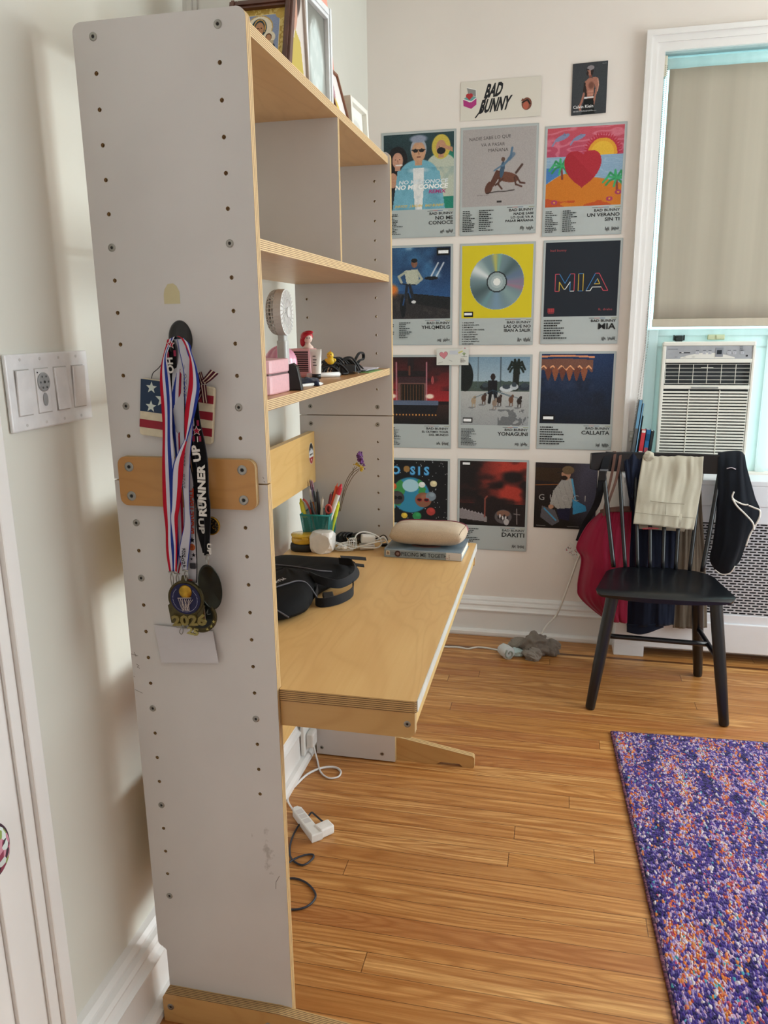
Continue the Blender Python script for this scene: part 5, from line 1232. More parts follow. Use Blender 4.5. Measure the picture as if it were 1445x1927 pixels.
# white earphones
r = random.Random(3); t = thing('earphones', 'tangled white wired earphones beside the white rock', 'earphones', (.133, .86, DZ)); bm = NB()
for k in range(7):
    cx, cy = .132+r.uniform(-.010, .010), .862+r.uniform(-.008, .008); R1, R2 = r.uniform(.022, .034), r.uniform(.014, .022); ph = r.uniform(0, 6); tl = r.uniform(.0, .022)
    tube(bm, [(cx+R1*math.cos(a_), cy+R2*math.sin(a_), DZ+.003+.0012*k+tl*(.5+.5*math.sin(a_+ph))) for a_ in [2*math.pi*q/12 for q in range(12)]], .0011, 6, 4, 0, True)
for k in range(4):
    tube(bm, [(.138+.006*k, .850, DZ+.004), (.140+.006*k, .858, DZ+.030+.002*k), (.150+.004*k, .868, DZ+.034), (.156+.002*k, .876, DZ+.006)], .0011, 6, 5)
bobj('wire', bm, M_white, t, True)
for p_, rt in (((.118, .850, DZ+.012), .4), ((.134, .842, DZ+.014), 2.2)):
    bm = NB(); d_ = Vector((math.cos(rt), math.sin(rt)*.3, .4)).normalized(); ball(bm, p_, .0075, 0, 1, 1, .8); cyl(bm, Vector(p_), Vector(p_)+d_*.020, .0028, .0024, 10); bobj('earbud', bm, M_white, t, True)
# white charger
t = thing('phone_charger', 'white power adapter wrapped in its own white cable', 'charger', (.190, .880, DZ)); M_ = Matrix.Translation((.188, .885, DZ)) @ Matrix.Rotation(.35, 4, 'Z')
bm = NB(); box(bm, -.022, .022, -.014, .014, .002, .016, .004, 0, M_, 3); bobj('cable_reel', bm, plain('warm_white', 'dfdbd6', .4), t, False)
bm = NB(); box(bm, -.020, .020, -.013, .013, .018, .042, .005, 0, M_ @ Matrix.Rotation(.12, 4, 'Y'), 3); bobj('adapter', bm, M_white, t, False)
bm = NB(); tube(bm, [(.160, .872, DZ+.012), (.158, .880, DZ+.040), (.180, .895, DZ+.048), (.215, .900, DZ+.036), (.230, .890, DZ+.020), (.222, .872, DZ+.010), (.190, .860, DZ+.012), (.165, .860, DZ+.014)], .0020, 8, 6, 0, True)
tube(bm, [(.162, .866, DZ+.010), (.19, .858, DZ+.020), (.225, .878, DZ+.026), (.236, .90, DZ+.022), (.22, .912, DZ+.014)], .0020, 8, 6)
tube(bm, [(.21, .91, DZ+.020), (.228, .925, DZ+.026), (.245, .91, DZ+.012), (.262, .885, DZ+.004)], .0026, 8, 6); bobj('cable', bm, M_white, t, True)
# library book
bw, bd, bh = .214, .146, .0235
M_ = Matrix.Translation((.2525, .8195, DZ)) @ Matrix.Rotation(math.radians(-1.4), 4, 'Z')
t = thing('library_book', 'hardback library book with blue grey spine reading PIECING ME TOGETHER on the desk', 'book', (.36, .89, DZ))
bm = NB()
for z0, z1 in ((.0, .0022), (bh-.0022, bh)): box(bm, 0, bw, .003, bd, z0, z1, .0006, 0, M_)
box(bm, 0, bw, 0, .004, 0, bh, .0018, 0, M_); bobj('cover', bm, plain('book_cover', '8fa0ac', .2, 0, .06, 25, 0, .5, 0, .5), t)
bm = NB(); box(bm, .003, bw-.003, .004, bd-.003, .0022, bh-.0022, 0, 0, M_); bobj('pages', bm, plain('paper_pages', 'e4dfd2', .8, 0, .05, 300), t)
S = Sheet(); S.z = .0003; S.text('PIECING ME TOGETHER', .0475, .0065, .0108, '1f2c36', 'L', .008, wmax=.142); S.quad(.172, .001, bw-.001, bh-.0015, 'd8d6d6'); S.text('YA', .170, .004, .004, 'a03838', 'L', 0); S.text('WATS', .182, .003, .0035, '5a2020', 'L', 0, rot=90)
S.poly(rrect(.006, .0165, .0065, .0195, .001), 'd8ccb4'); S.text('B', .0085, .009, .007, '6b3a24', 'L', .03); S.poly(circ(.0385, .0115, .0088), '4a3434'); S.poly(circ(.0385, .0115, .0045), '8a7470'); S.text('NEW', .019, .013, .003, '5a6a74'); S.text('YORK', .019, .008, .003, '5a6a74')
S.make('spine_print', M_ @ XZ(-.0001), M_gloss, t)
p = Paint(60, 44, '7d8f9c'); p.mix((p.noise(4, 6)-.4)*2, '56646f'); p.ell(.5, .35, .2, .14, 'b8837a'); p.line([(.3, .4), (.5, .28), (.7, .42)], .03, '2c3238'); S = Sheet(); S.z = 0; S.raster(.004, .004, bw-.008, bd-.008, p.A)
S.make('cover_print', M_ @ Matrix.Translation((0, 0, bh+.0003)), M_gloss, t)
# canvas pouch on the book
t = thing('canvas_pouch', 'stuffed oatmeal canvas pouch with a dark red striped back on the book', 'pouch', (.36, .90, DZ+bh+.0004)); n, mmm = 44, 20
def pouch_pt(u, v, side):
    e = max(0, (1-abs(u)**5)*(1-abs(v)**3.2))**.42; zz = .0305+side*.0285*e+.005*u*u*.2
    x = .366+u*.104*(1-.05*v*v)+.004*v; y = .896+v*.062*(1-.04*u*u)
    z = DZ+bh+.0006+zz+.0018*noise.noise(Vector((u*3, v*3, side)))*e
    if side < 0: z = max(z, DZ+bh+.0006)
    return Vector((x, y, z))
for nm, vr, mt_ in (('body', (-1, .42), fabric('oatmeal_canvas', 'c2ae96', 500, .9, .1, .4)), ('striped_back', (.42, 1), None)):
    bm = NB()
    for side in (1, -1):
        V = [[bm.verts.new(pouch_pt(-1+2*i/n, vr[0]+(vr[1]-vr[0])*j/mmm, side)) for i in range(n+1)] for j in range(mmm+1)]
        for j in range(mmm):
            for i in range(n): bm.faces.new((V[j][i], V[j][i+1], V[j+1][i+1], V[j+1][i]))
    bmesh.ops.remove_doubles(bm, verts=bm.verts, dist=.0002)
    if mt_ is None:
        mt_, nt, bs = newmat('wine_stripes'); g = G(nt); v = g.coord('Object'); s_ = g.sep(v); w_ = g.math('FRACT', g.math('MULTIPLY', g.math('ADD', s_[0], g.math('MULTIPLY', g.math('ADD', s_[1], 1.0), 1.0)), 90.0)); q_ = g.math('FRACT', g.math('MULTIPLY', s_[1], 70.0))
        c1 = g.mix(g.math('LESS_THAN', w_, .3), rgba('8a3345'), rgba('b9707c')); c2 = g.mix(g.math('LESS_THAN', q_, .3), c1, rgba('5e2236')); g.l(c2, bs.inputs['Base Color']); bs.inputs['Roughness'].default_value = .85
    bobj(nm, bm, mt_, t, True)
bm = NB(); tube(bm, [pouch_pt(-.96+1.92*k/20, -.86, 1)+Vector((0, -.0006, -.006)) for k in range(21)], .0005, 5, 1); tube(bm, [pouch_pt(.93, -.9+1.3*k/8, 1)+Vector((.001, 0, .0002)) for k in range(9)], .0005, 5, 1); bobj('seam', bm, plain('seam_brown', '6b5540', .9), t, True)
bm = NB(); tube(bm, [pouch_pt(-.95+1.9*k/24, .42, 1)+Vector((0, 0, .0006)) for k in range(25)], .0016, 6, 1); bobj('zip', bm, plain('zip_wine', '7a3040', .6), t, True)
# black padded bag at the near back of the desk
t = thing('padded_bag', 'black padded zip bag with grey piping and webbing straps lying on the desk', 'bag', (.10, .50, DZ))
outl = [(.000, .282), (.060, .274), (.120, .278), (.156, .300), (.180, .345), (.182, .385), (.176, .430), (.178, .475), (.190, .520), (.205, .560), (.215, .600), (.218, .650), (.205, .682), (.150, .690), (.080, .694), (.000, .690), (-.022, .60), (-.024, .42)]
O = catmull([(x, y, 0) for x, y in outl], 5, True); cen = Vector((.09, .49, 0)); bm = NB(); rings = []
def bagtop(f): return math.sqrt(max(0, 1-f**3.2))
for side, fs in ((0, (.55, .8, .93, 1.0)), (1, (1.0, .97, .90, .78, .6, .4, .2, .05))):
    for f in fs:
        rings.append([bm.verts.new(((cen+(q-cen)*f).x, (cen+(q-cen)*f).y, (DZ+.0005+(.0 if f < .9 else (.006 if f < 1 else .016))) if side == 0 else DZ+.018+.036*bagtop(f)*(1.0+.25*((q-cen).y < 0))+.003*noise.noise(q*14+Vector((0, 0, f))))) for q in O])
N_ = len(O)
for a, b in zip(rings, rings[1:]):
    for i in range(N_): bm.faces.new((a[i], a[(i+1) % N_], b[(i+1) % N_], b[i]))
bm.faces.new(rings[0]); bm.faces.new(rings[-1])
bobj('body', bm, fabric('ballistic_black', '08080a', 700, .8, .15, .4, .0), t, True)
def bz(x, y):
    best = .0
    d_ = Vector((x, y, 0))-cen; L_ = d_.length or 1e-6; rr = 1
    mx = min(O, key=lambda q: -((q-cen).normalized().dot(d_/L_))); f = min(1, L_/((mx-cen).length)); return DZ+.018+.036*bagtop(f)*(1.0+.25*(d_.y < 0))+.0012
bm = NB()
for pts in ([(518, 1066), (545, 1069), (575, 1073), (600, 1074), (624, 1070)], [(517, 1113), (540, 1107), (560, 1101), (578, 1098), (596, 1100)], [(518, 1134), (530, 1134), (542, 1136)]):
    bm = NB(); P_ = [at(x, y, 2, DZ+.05) for x, y in pts]; tube(bm, [(q.x, q.y, bz(q.x, q.y)) for q in P_], .0019, 6, 6)
    bobj('piping', bm, plain('piping_grey', '55535a', .6), t, True)
S = Sheet(); S.z = 0; S.text('PEAK', 0, 0, .0125, 'd3d2d6', 'L', 0, .9)
q = at(532, 1094, 2, DZ+.056); S.make('lettering', Matrix.Translation((q.x, q.y, bz(q.x, q.y)+.0015)) @ Matrix.Rotation(math.radians(-110), 4, 'Z'), M_print, t)
M_web = fabric('webbing_black', '15161b', 900, .7, .12, .5, .1)
def strap(nm, pts, w, mat, parent, th=.0016, n=8, up=None):
    """flat band along pts (each point may carry its own width direction)"""
    P_ = catmull([p_[0] for p_ in pts], n); Wd = catmull([p_[1] for p_ in pts], n); bm = NB(); prev = None
    for i, (q, d_) in enumerate(zip(P_, Wd)):
        tg = (P_[min(i+1, len(P_)-1)]-P_[max(i-1, 0)]).normalized(); d_ = (d_-tg*d_.dot(tg)).normalized(); nn = tg.cross(d_)*th/2
        ring = [bm.verts.new(q+d_*w/2+nn), bm.verts.new(q-d_*w/2+nn), bm.verts.new(q-d_*w/2-nn), bm.verts.new(q+d_*w/2-nn)]
        if prev:
            for k in range(4): bm.faces.new((prev[k], prev[(k+1) % 4], ring[(k+1) % 4], ring[k]))
        else: bm.faces.new(ring)
        prev = ring
    bm.faces.new(prev); return bobj(nm, bm, mat, parent, True, angle=50)
V3 = Vector
strap('strap', [((.150, .475, DZ+.052), (0, 0, 1)), ((.185, .455, DZ+.048), (.2, 0, 1)), ((.225, .475, DZ+.036), (0, .3, 1)), ((.246, .540, DZ+.040), (-.5, 0, 1)), ((.228, .585, DZ+.052), (-.6, 0, .8)), ((.190, .590, DZ+.055), (0, -.4, 1))], .020, M_web, t)
strap('strap', [((.176, .455, DZ+.030), (0, 0, 1)), ((.182, .420, DZ+.012), (0, 0, 1)), ((.205, .410, DZ+.012), (0, 0, 1)), ((.236, .440, DZ+.013), (0, .2, 1)), ((.250, .490, DZ+.014), (0, .2, 1)), ((.240, .530, DZ+.024), (0, 0, 1))], .022, M_web, t)
strap('strap', [((.180, .640, DZ+.050), (0, 1, 0)), ((.215, .655, DZ+.044), (0, 1, .2)), ((.240, .665, DZ+.040), (0, 1, .2))], .014, M_web, t)
strap('strap', [((.190, .610, DZ+.046), (0, 1, 0)), ((.225, .625, DZ+.036), (0, 1, .2)), ((.243, .632, DZ+.032), (0, 1, .2))], .012, M_web, t)
bm = NB(); q = at(617, 1124, 2, DZ+.015); box(bm, -.012, .012, -.009, .009, -.002, .010, .002, 0, Matrix.Translation(q) @ Matrix.Rotation(.5, 4, 'Z') @ Matrix.Rotation(.6, 4, 'X')); bobj('buckle', bm, M_black, t)

# ------------------------------------------------------------------ under the desk
M_cord = plain('white_cord', 'e3e2e2', .45)
t = thing('extension_cord', 'white extension cord looping from the outlet to a triple socket on the floor', 'extension cord', (.03, .75, 0))
F0 = lambda x, y, z=.004: at(x, y, 2, z)
bm = NB(); tube(bm, [(-.018, .955, .07), (-.012, .957, .030), F0(597, 1430), F0(603, 1452), F0(618, 1464), F0(636, 1462), F0(641, 1452), F0(630, 1444), F0(606, 1445), F0(580, 1456), F0(558, 1476), F0(543, 1494, .006), F0(542, 1508, .010), F0(552, 1525, .012)], .0036, 8, 8, flat=.75)
bobj('cord', bm, M_cord, t, True)
p0 = F0(556, 1524, .012); p1 = F0(597, 1577, .012); d_ = p1-p0; L_ = d_.length; M_ = Matrix.Translation(p0) @ d_.to_track_quat('X', 'Z').to_matrix().to_4x4()
bm = NB(); ngon_prism(bm, [(0, -.006), (.012, -.014), (L_, -.016), (L_, .016), (.012, .014), (0, .006)], .024, M_ @ Matrix.Translation((0, 0, -.0115)), bev=.003); bobj('socket_block', bm, M_white, t)
for k in range(3):
    S = Sheet(); S.z = .0126; xx = .030+k*.024
    S.poly(rrect(xx-.010, xx+.010, -.010, .010, .002), 'd5d2d0'); S.make('socket_face', M_, M_gloss, t)
t = thing('power_adapter', 'white plug adapter pushed against the socket block, with a dark lead', 'adapter', (.12, .64, 0)); c = F0(607, 1558, .02)
bm = NB(); ngon_prism(bm, rrect(-.018, .018, -.022, .022, .006), .026, Matrix.Translation((c.x+.004, c.y+.004, .002)) @ Matrix.Rotation(d_.to_2d().angle_signed(Vector((1, 0)))+.1, 4, 'Z'), bev=.004); bobj('housing', bm, plain('adapter_white', 'f0f0ee', .35), t)
bm = NB(); tube(bm, [(c.x+.0, c.y+.022, .018), F0(592, 1533, .024), F0(586, 1529, .024), F0(580, 1536, .018), F0(563, 1552, .006), F0(550, 1576, .0035), F0(545, 1600, .0035), F0(550, 1618, .0035), F0(570, 1628, .0035), F0(588, 1616, .0035), F0(588, 1608, .0035), F0(570, 1610, .0055), F0(548, 1620, .0055), F0(525, 1640, .0035), F0(510, 1655, .0035), F0(525, 1655, .0035), F0(555, 1653, .0035), F0(580, 1664, .0035), F0(594, 1685, .0035), F0(582, 1703, .0035), F0(560, 1711, .0035), F0(530, 1711, .0035), F0(500, 1712, .0035)], .0026, 8, 7)
bobj('lead', bm, plain('slate_lead', '2b303c', .5), t, True)
t = thing('wall_outlet', 'white outlet with a large white plug low on the left baseboard under the desk', 'outlet', (-.03, .955, .03))
bm = NB(); box(bm, XL+.040, XL+.052, .915, .985, .035, .150, .003); bobj('plate', bm, M_white, t); bm = NB(); box(bm, XL+.052, -.008, .930, .975, .055, .105, .006); bobj('plug', bm, plain('plug_white', 'dedcd8', .4), t)

# ------------------------------------------------------------------ radiator cover, air conditioner, books
M_rad = plain('radiator_enamel', 'e9ebf0', .35, 0, .01, 10)
t = thing('radiator_cover', 'white metal radiator cover with a dark slotted grille under the window', 'radiator cover', (1.53, 2.03, 0))
RY = 1.985; RX0, RX1 = .972, 2.12
bm = NB()
box(bm, RX0, RX1, RY, YF-.001, .735, .756, .003)                                   # top shelf
bobj('top_shelf', bm, M_rad, t)
bm = NB()
gx0, gx1, gz0, gz1 = 1.075, 2.02, .205, .585
box(bm, RX0+.006, gx0, RY+.004, RY+.016, .17, .735, .001); box(bm, gx1, RX1-.006, RY+.004, RY+.016, .17, .735, .001)
box(bm, gx0, gx1, RY+.004, RY+.016, gz1, .735, .001); box(bm, gx0, gx1, RY+.004, RY+.016, .17, gz0, .001)
box(bm, RX0+.006, RX1-.006, RY+.001, RY+.004, .655, .735, .001)
box(bm, RX0, RX1, RY-.004, RY+.014, .045, .17, .004)
box(bm, RX0, 1.092, RY-.004, RY+.014, .0, .05, .003); box(bm, RX1-.11, RX1, RY-.004, RY+.014, .0, .05, .003)
box(bm, RX0, RX0+.014, RY+.014, YF-.051, .0, .735, .001); box(bm, RX1-.014, RX1, RY+.014, YF-.051, .0, .735, .001)
bobj('front_panel', bm, M_rad, t)
# grille: real slots between bars, laid like brickwork
bm = NB(); rows = 34; pz = (gz1-gz0)/rows; px_ = .0305; zg = gz0
def quadg(x0, x1, z0, z1, y=RY+.009):
    bm.faces.new([bm.verts.new(q) for q in ((x0, y, z0), (x1, y, z0), (x1, y, z1), (x0, y, z1))])
for r_ in range(rows):
    z0 = gz0+r_*pz; quadg(gx0, gx1, z0, z0+pz*.46)
    off = px_/2 if r_ % 2 else 0; x = gx0+off-px_
    while x < gx1:
        a, b = max(gx0, x), min(gx1, x+.0065)
        if b > a: quadg(a, b, z0+pz*.46, z0+pz)
        x += px_
o = bobj('grille', bm, plain('grille_enamel', 'c3c3c8', .4), t); sd = o.modifiers.new('s', 'SOLIDIFY'); sd.thickness = .001
bm = NB(); box(bm, gx0-.01, gx1+.01, RY+.05, RY+.10, .10, .70, .004); bobj('radiator', bm, plain('radiator_dark', '2a2a2d', .8), t)

t = thing('air_conditioner', 'white upright window air conditioner with a grey control panel', 'air conditioner', (1.265, 2.18, WZ0))
M_ac = plain('ac_ivory', 'e6e4da', .35, 0, .01, 10); AX0, AX1, AY, AZ0, AZ1 = 1.100, 1.440, 2.112, .762, 1.279
def slant(z): return 0
bm = NB(); box(bm, AX0+.004, AX1-.004, AY+.034, 2.42, AZ0, AZ1-.004, .003); bobj('cabinet', bm, M_ac, t)
bm = NB()
def fr_(x0, x1, z0, z1, y0=AY, y1=AY+.014, bev=.002): box(bm, x0, x1, y0, y1, z0, z1, bev)
fr_(AX0, AX1, 1.262, AZ1, AY, AY+.014, .004); fr_(AX0, 1.112, AZ0, 1.262); fr_(1.430, AX1, AZ0, 1.262); fr_(1.112, 1.430, 1.197, 1.212); fr_(1.112, 1.430, 1.095, 1.110); fr_(1.112, 1.430, AZ0, .790)
bobj('front_frame', bm, M_ac, t)
bm = NB(); box(bm, 1.112, 1.430, AY+.003, AY+.012, 1.212, 1.262, .001); bobj('control_panel', bm, plain('ac_grey', 'a2a5aa', .35), t)
S = Sheet(); S.z = 0
n_ = 24; S.poly([(.055, 0)]+[(.055+.20*i/n_, .022*math.sin(math.pi*(.06+.88*i/n_))) for i in range(n_+1)]+[(.255, 0)], 'dedcd4')
S.text('FRIGIDAIRE', .006, .034, .0036, '5c6068', 'L', .01, wmax=.038); S.quad(.050, .020, .090, .024, '1c1c22'); S.quad(.058, .0215, .066, .0245, 'f1f1f1')
for x in (.110, .136, .156, .226, .246, .274): S.poly(rrect(x, x+.013, .016, .026, .0015), 'b9bac0'); S.text('A', x+.004, .019, .004, '44464e'); S.quad(x+.001, .030, x+.012, .0315, '44464e')
S.quad(.183, .006, .211, .041, '8b8f96'); S.quad(.188, .016, .206, .032, '2a3138'); S.poly(circ(.298, .010, .0035), '23262b')
for k in range(5): S.quad(.270, .029+k*.004, .281, .0302+k*.004, '44464e')
for x in (.034, .066, .098): S.quad(x, .005, x+.010, .0062, '50535a')
S.make('control_print', Matrix.Translation((1.112, AY+.0026, 1.214)) @ XZ(0), M_gloss, t)
bm = NB(); box(bm, 1.112, 1.430, AY+.020, AY+.03, 1.108, 1.197); box(bm, 1.112, 1.430, AY+.020, AY+.03, .79, 1.097); bobj('inner_shade', bm, plain('ac_dark', '33373a', .8), t)
bm = NB()
for k in range(6): box(bm, 1.114, 1.428, AY+.004, AY+.007, 1.1155+k*.0150, 1.1172+k*.0150)
for x in (1.114, 1.166, 1.218, 1.270, 1.322, 1.374, 1.4265): box(bm, x, x+.0018, AY+.002, AY+.006, 1.1155, 1.1922)
box(bm, 1.248, 1.292, AY+.002, AY+.008, 1.1775, 1.1795)
bobj('outlet_louvre', bm, M_ac, t)
bm = NB(); box(bm, 1.216, 1.316, AY-.003, AY+.002, 1.098, 1.104, .001); bobj('filter_tab', bm, plain('ac_tab', '8d8f8c', .5), t)
z = 1.086
for k in range(24):
    bm = NB(); box(bm, 1.112, 1.430, AY+.002, AY+.013, z-.0072, z, .0012, 0, None, 1); bobj('slat', bm, M_ac, t); z -= .0122
bm = NB()
for x in (1.208, 1.322): box(bm, x, x+.003, AY+.0005, AY+.006, .79, 1.092)
bobj('slat_rib', bm, M_ac, t)

def book(name, label, x, th, h, d, col, lean, y=2.07, spine=None):
    M_ = Matrix.Translation((x, y, .7565)) @ Matrix.Rotation(math.radians(lean), 4, 'Y')
    t = thing(name, label, 'book', (x, y+d/2, .7565)); bm = NB(); box(bm, 0, .0012, 0, d, 0, h, 0, 0, M_); box(bm, th-.0012, th, 0, d, 0, h, 0, 0, M_); box(bm, 0, th, 0, .0012, 0, h, 0, 0, M_)
    bobj('cover', bm, plain('book_'+col, col, .35), t); bm = NB(); box(bm, .0012, th-.0012, .0012, d-.002, .001, h-.002, 0, 0, M_); bobj('pages', bm, plain('paper_pages', 'e4dfd2'), t)
    if spine:
        S = Sheet(); S.z = 0
        for a, b, c_ in spine: S.quad(th*.12, h*a, th*.88, h*b, c_)
        S.make('spine_print', M_ @ XZ(-.0004), M_gloss, t)
    return t
book('folder', 'grey folder with a pale blue top leaning at the left end of the radiator cover', .992, .014, .300, .038, '5d6063', 5, 2.066, [(.62, 1, '6f9fbe')])
book('exercise_book', 'light blue exercise book between the grey folder and the red book', 1.0075, .006, .285, .038, '7fb2d6', 5, 2.066)
book('exercise_book', 'thin black and white exercise book beside the red book', 1.0145, .004, .235, .038, '1f2a30', 5, 2.068)
book('paperback', 'red paperback with a black and white band on the radiator cover', 1.0195, .018, .182, .038, 'cf3a46', 5, 2.070, [(.42, .52, 'e9e2dc'), (.47, .49, '2a2022'), (.93, .98, 'f0ece6'), (.12, .18, 'f0ece6')])
book('paperback', 'blue paperback beside the red one on the radiator cover', 1.0385, .018, .182, .038, '1f6ba0', 5, 2.070, [(.50, .60, 'a8505a'), (.15, .30, '8fc3e0'), (.75, .9, '174f78')])
book('notebook', 'black notebook at the right end of the books beside the air conditioner', 1.0575, .012, .176, .038, '22272d', 5, 2.072)

# ------------------------------------------------------------------ chair
M_chair = plain('black_lacquer', '0b0e13', .33, 0, .08, 30, .02, .5, 0, .15)
ch = thing('spindle_chair', 'black wooden spindle back chair hung with clothes in front of the radiator cover', 'chair', (1.08, 1.66, 0))
# saddle seat
bm = NB(); n, mm_ = 36, 26
def seat_pt(u, v, top_s):
    # u across -1..1, v 0 front .. 1 back
    xc = 1.092+.010*v; hw = .238-.052*v
    ex = abs(u)**2.6
    y = 1.492+.345*v; fr = 1-v
    if v < .15: y += (.15-v)/.15*.0
    y += .022*(u*u)*(1-v)*1.0-.030*(u**4)*v*1.4
    x = xc+hw*u*(1-.10*max(0, (.12-v)/.12)**2-.10*max(0, (v-.86)/.14)**2)
    dip = .010*math.exp(-((abs(u)-.45)/.35)**2)*math.exp(-((v-.62)/.35)**2)
    z = .437-dip+.004*max(0, v-.8)-.010*max(0, (.12-v)/.12)**2-.004*ex
    return Vector((x, y, z if top_s else z-.024+.010*ex+.006*max(0, (.12-v)/.12)))
T_ = [[bm.verts.new(seat_pt(-1+2*i/n, j/mm_, True)) for i in range(n+1)] for j in range(mm_+1)]
B_ = [[bm.verts.new(seat_pt((-1+2*i/n)*.985, .008+.984*j/mm_, False)) for i in range(n+1)] for j in range(mm_+1)]
for j in range(mm_):
    for i in range(n): bm.faces.new((T_[j][i], T_[j][i+1], T_[j+1][i+1], T_[j+1][i])); bm.faces.new((B_[j][i], B_[j+1][i], B_[j+1][i+1], B_[j][i+1]))
for i in range(n): bm.faces.new((T_[0][i], B_[0][i], B_[0][i+1], T_[0][i+1])); bm.faces.new((T_[mm_][i], T_[mm_][i+1], B_[mm_][i+1], B_[mm_][i]))
for j in range(mm_): bm.faces.new((T_[j][0], T_[j+1][0], B_[j+1][0], B_[j][0])); bm.faces.new((T_[j][n], B_[j][n], B_[j+1][n], T_[j+1][n]))
bobj('seat', bm, M_chair, ch, True, angle=50)
def leg(pt, pb): bm = NB(); pt = Vector(pt); pb = Vector(pb); d = (pb-pt); tube(bm, [pt, pt+d*.25, pt+d*.6, pb-d.normalized()*.006, pb], .02, 16, 1, 0, False, False, radii=[.0215, .0215, .0205, .0170, .0150]); bobj('leg', bm, M_chair, ch, True, angle=50)
LG = {'fl': ((.920, 1.545, .420), (.859, 1.478, .0015)), 'fr': ((1.262, 1.545, .420), (1.305, 1.443, .0015)), 'br': ((1.240, 1.775, .420), (1.283, 1.838, .0015)), 'bl': ((.955, 1.775, .420), (.905, 1.858, .0015))}
for k in LG.values(): leg(*k)
def lp(k, f): a, b = Vector(LG[k][0]), Vector(LG[k][1]); return a+(b-a)*f
def rung(a, b, r=.0095): bm = NB(); tube(bm, [a, (a+b)/2, b], r, 12, 4); bobj('stretcher', bm, M_chair, ch, True)
rung(lp('fl', .50), lp('bl', .50)); rung(lp('fr', .50), lp('br', .50)); a = (lp('fl', .5)+lp('bl', .5))/2; b = (lp('fr', .5)+lp('br', .5))/2; rung(a, b)
def crest_y(x): return 1.935+.030*(1-((x-1.105)/.27)**2)
tops = [(.888, .787), (.949, .789), (1.011, .79), (1.065, .792), (1.123, .794), (1.181, .795), (1.250, .791), (1.317, .786)]
bots = [(.940, .432), (.983, .433), (1.029, .433), (1.075, .433), (1.122, .433), (1.168, .433), (1.218, .432), (1.262, .432)]
for (tx, tz), (bx_, bz_) in zip(tops, bots):
    bm = NB(); e_ = .0075 if tx not in (.888, 1.317) else .0085; byy = 1.832-.012*abs((bx_-1.105)/.16)**2
    tube(bm, [(bx_, byy, bz_), ((bx_+tx)/2, (byy+crest_y(tx))/2-.004, (bz_+tz)/2), (tx, crest_y(tx), tz+.012)], e_, 12, 6); bobj('spindle', bm, M_chair, ch, True)
bm = NB(); n = 30; prev = None
for i in range(n+1):
    x = .838+.536*i/n; y = crest_y(x); e_ = abs(i/n*2-1); zt = .862-.004*e_**6; zb_ = .786+.010*e_**8; ya_ = math.atan(-.060*((x-1.105)/.27)/.27); nx, ny = -math.sin(ya_), math.cos(ya_)
    ring = [bm.verts.new((x+nx*q*.011, y+ny*q*.011, z)) for q, z in ((-1, zb_+.003), (-.6, zb_), (.6, zb_), (1, zb_+.003), (1, zt-.003), (.6, zt), (-.6, zt), (-1, zt-.003))]
    if prev:
        for k in range(8): bm.faces.new((prev[k], prev[(k+1) % 8], ring[(k+1) % 8], ring[k]))
    else: bm.faces.new(ring)
    prev = ring
bm.faces.new(prev); bobj('crest_rail', bm, M_chair, ch, True, angle=40)

# ------------------------------------------------------------------ clothes on the chair
def drape(name, rows, mat, label=None, cat=None, nu=30, nv=40, th=.0016, fold=.006, fr=5, seed=1, parent=None, mirror=False):
    """cloth from control rows: each row is a list of 3-D points across; smooth in both directions, with folds"""
    K = len(rows[0]); n1 = max(2, nu//(K-1)); n2 = max(2, nv//(len(rows)-1))
    R_ = [catmull(r_, n1) for r_ in rows]; Cn = [catmull([r_[i] for r_ in R_], n2) for i in range(len(R_[0]))]
    bm = NB(); G_ = []
    for j in range(len(Cn[0])):
        row = []
        for i in range(len(Cn)):
            p_ = Cn[i][j]; u = i/len(Cn); v = j/len(Cn[0])
            q = noise.noise(Vector((u*fr, v*fr*.35, seed)))+.5*noise.noise(Vector((u*fr*2.3, v*fr*.8, seed+5)))
            row.append(bm.verts.new(p_+Vector((.3*fold*q*0, -fold*q, 0))))
        G_.append(row)
    for a, b in zip(G_, G_[1:]):
        for i in range(len(a)-1): bm.faces.new((a[i], a[i+1], b[i+1], b[i]))
    bmesh.ops.recalc_face_normals(bm, faces=bm.faces)
    o = bobj(name, bm, mat, parent, True); s_ = o.modifiers.new('s', 'SOLIDIFY'); s_.thickness = th; s_.offset = 0
    if label: top(o, label, cat)
    return o
def Zp(a, b, Y): return at(1080+a*365/1213, 820+b*580/1927, 1, Y)
CF = lambda x: crest_y(x)-.016; CB = lambda x: crest_y(x)+.016
M_khaki = fabric('khaki_twill', 'bdb6a4', 600, .85, .05, .3)
# khaki shorts folded over the rail
t = thing('khaki_shorts', 'stone coloured cotton shorts folded over the middle of the chair back', 'shorts', (1.13, 1.96, .575))
def P2(a, b, dy): q = Zp(a, b, 1.93); return Zp(a, b, crest_y(q.x)+dy)
rows = [[P2(440, 128, .020), P2(560, 128, .022), P2(690, 130, .022), P2(806, 132, .020)],
        [P2(432, 118, .0), P2(560, 118, .0), P2(690, 120, .0), P2(810, 124, .0)],
        [P2(425, 160, -.022), P2(560, 160, -.022), P2(690, 160, -.022), P2(808, 165, -.022)],
        [P2(405, 280, -.040), P2(545, 290, -.044), P2(680, 290, -.044), P2(800, 300, -.040)],
        [P2(388, 420, -.072), P2(520, 430, -.080), P2(650, 440, -.080), P2(775, 450, -.072)],
        [P2(370, 550, -.100), P2(500, 562, -.108), P2(630, 578, -.108), P2(748, 590, -.100)]]
drape('front_leg', rows, M_khaki, nu=48, nv=60, th=.004, fold=.009, fr=6, parent=t)
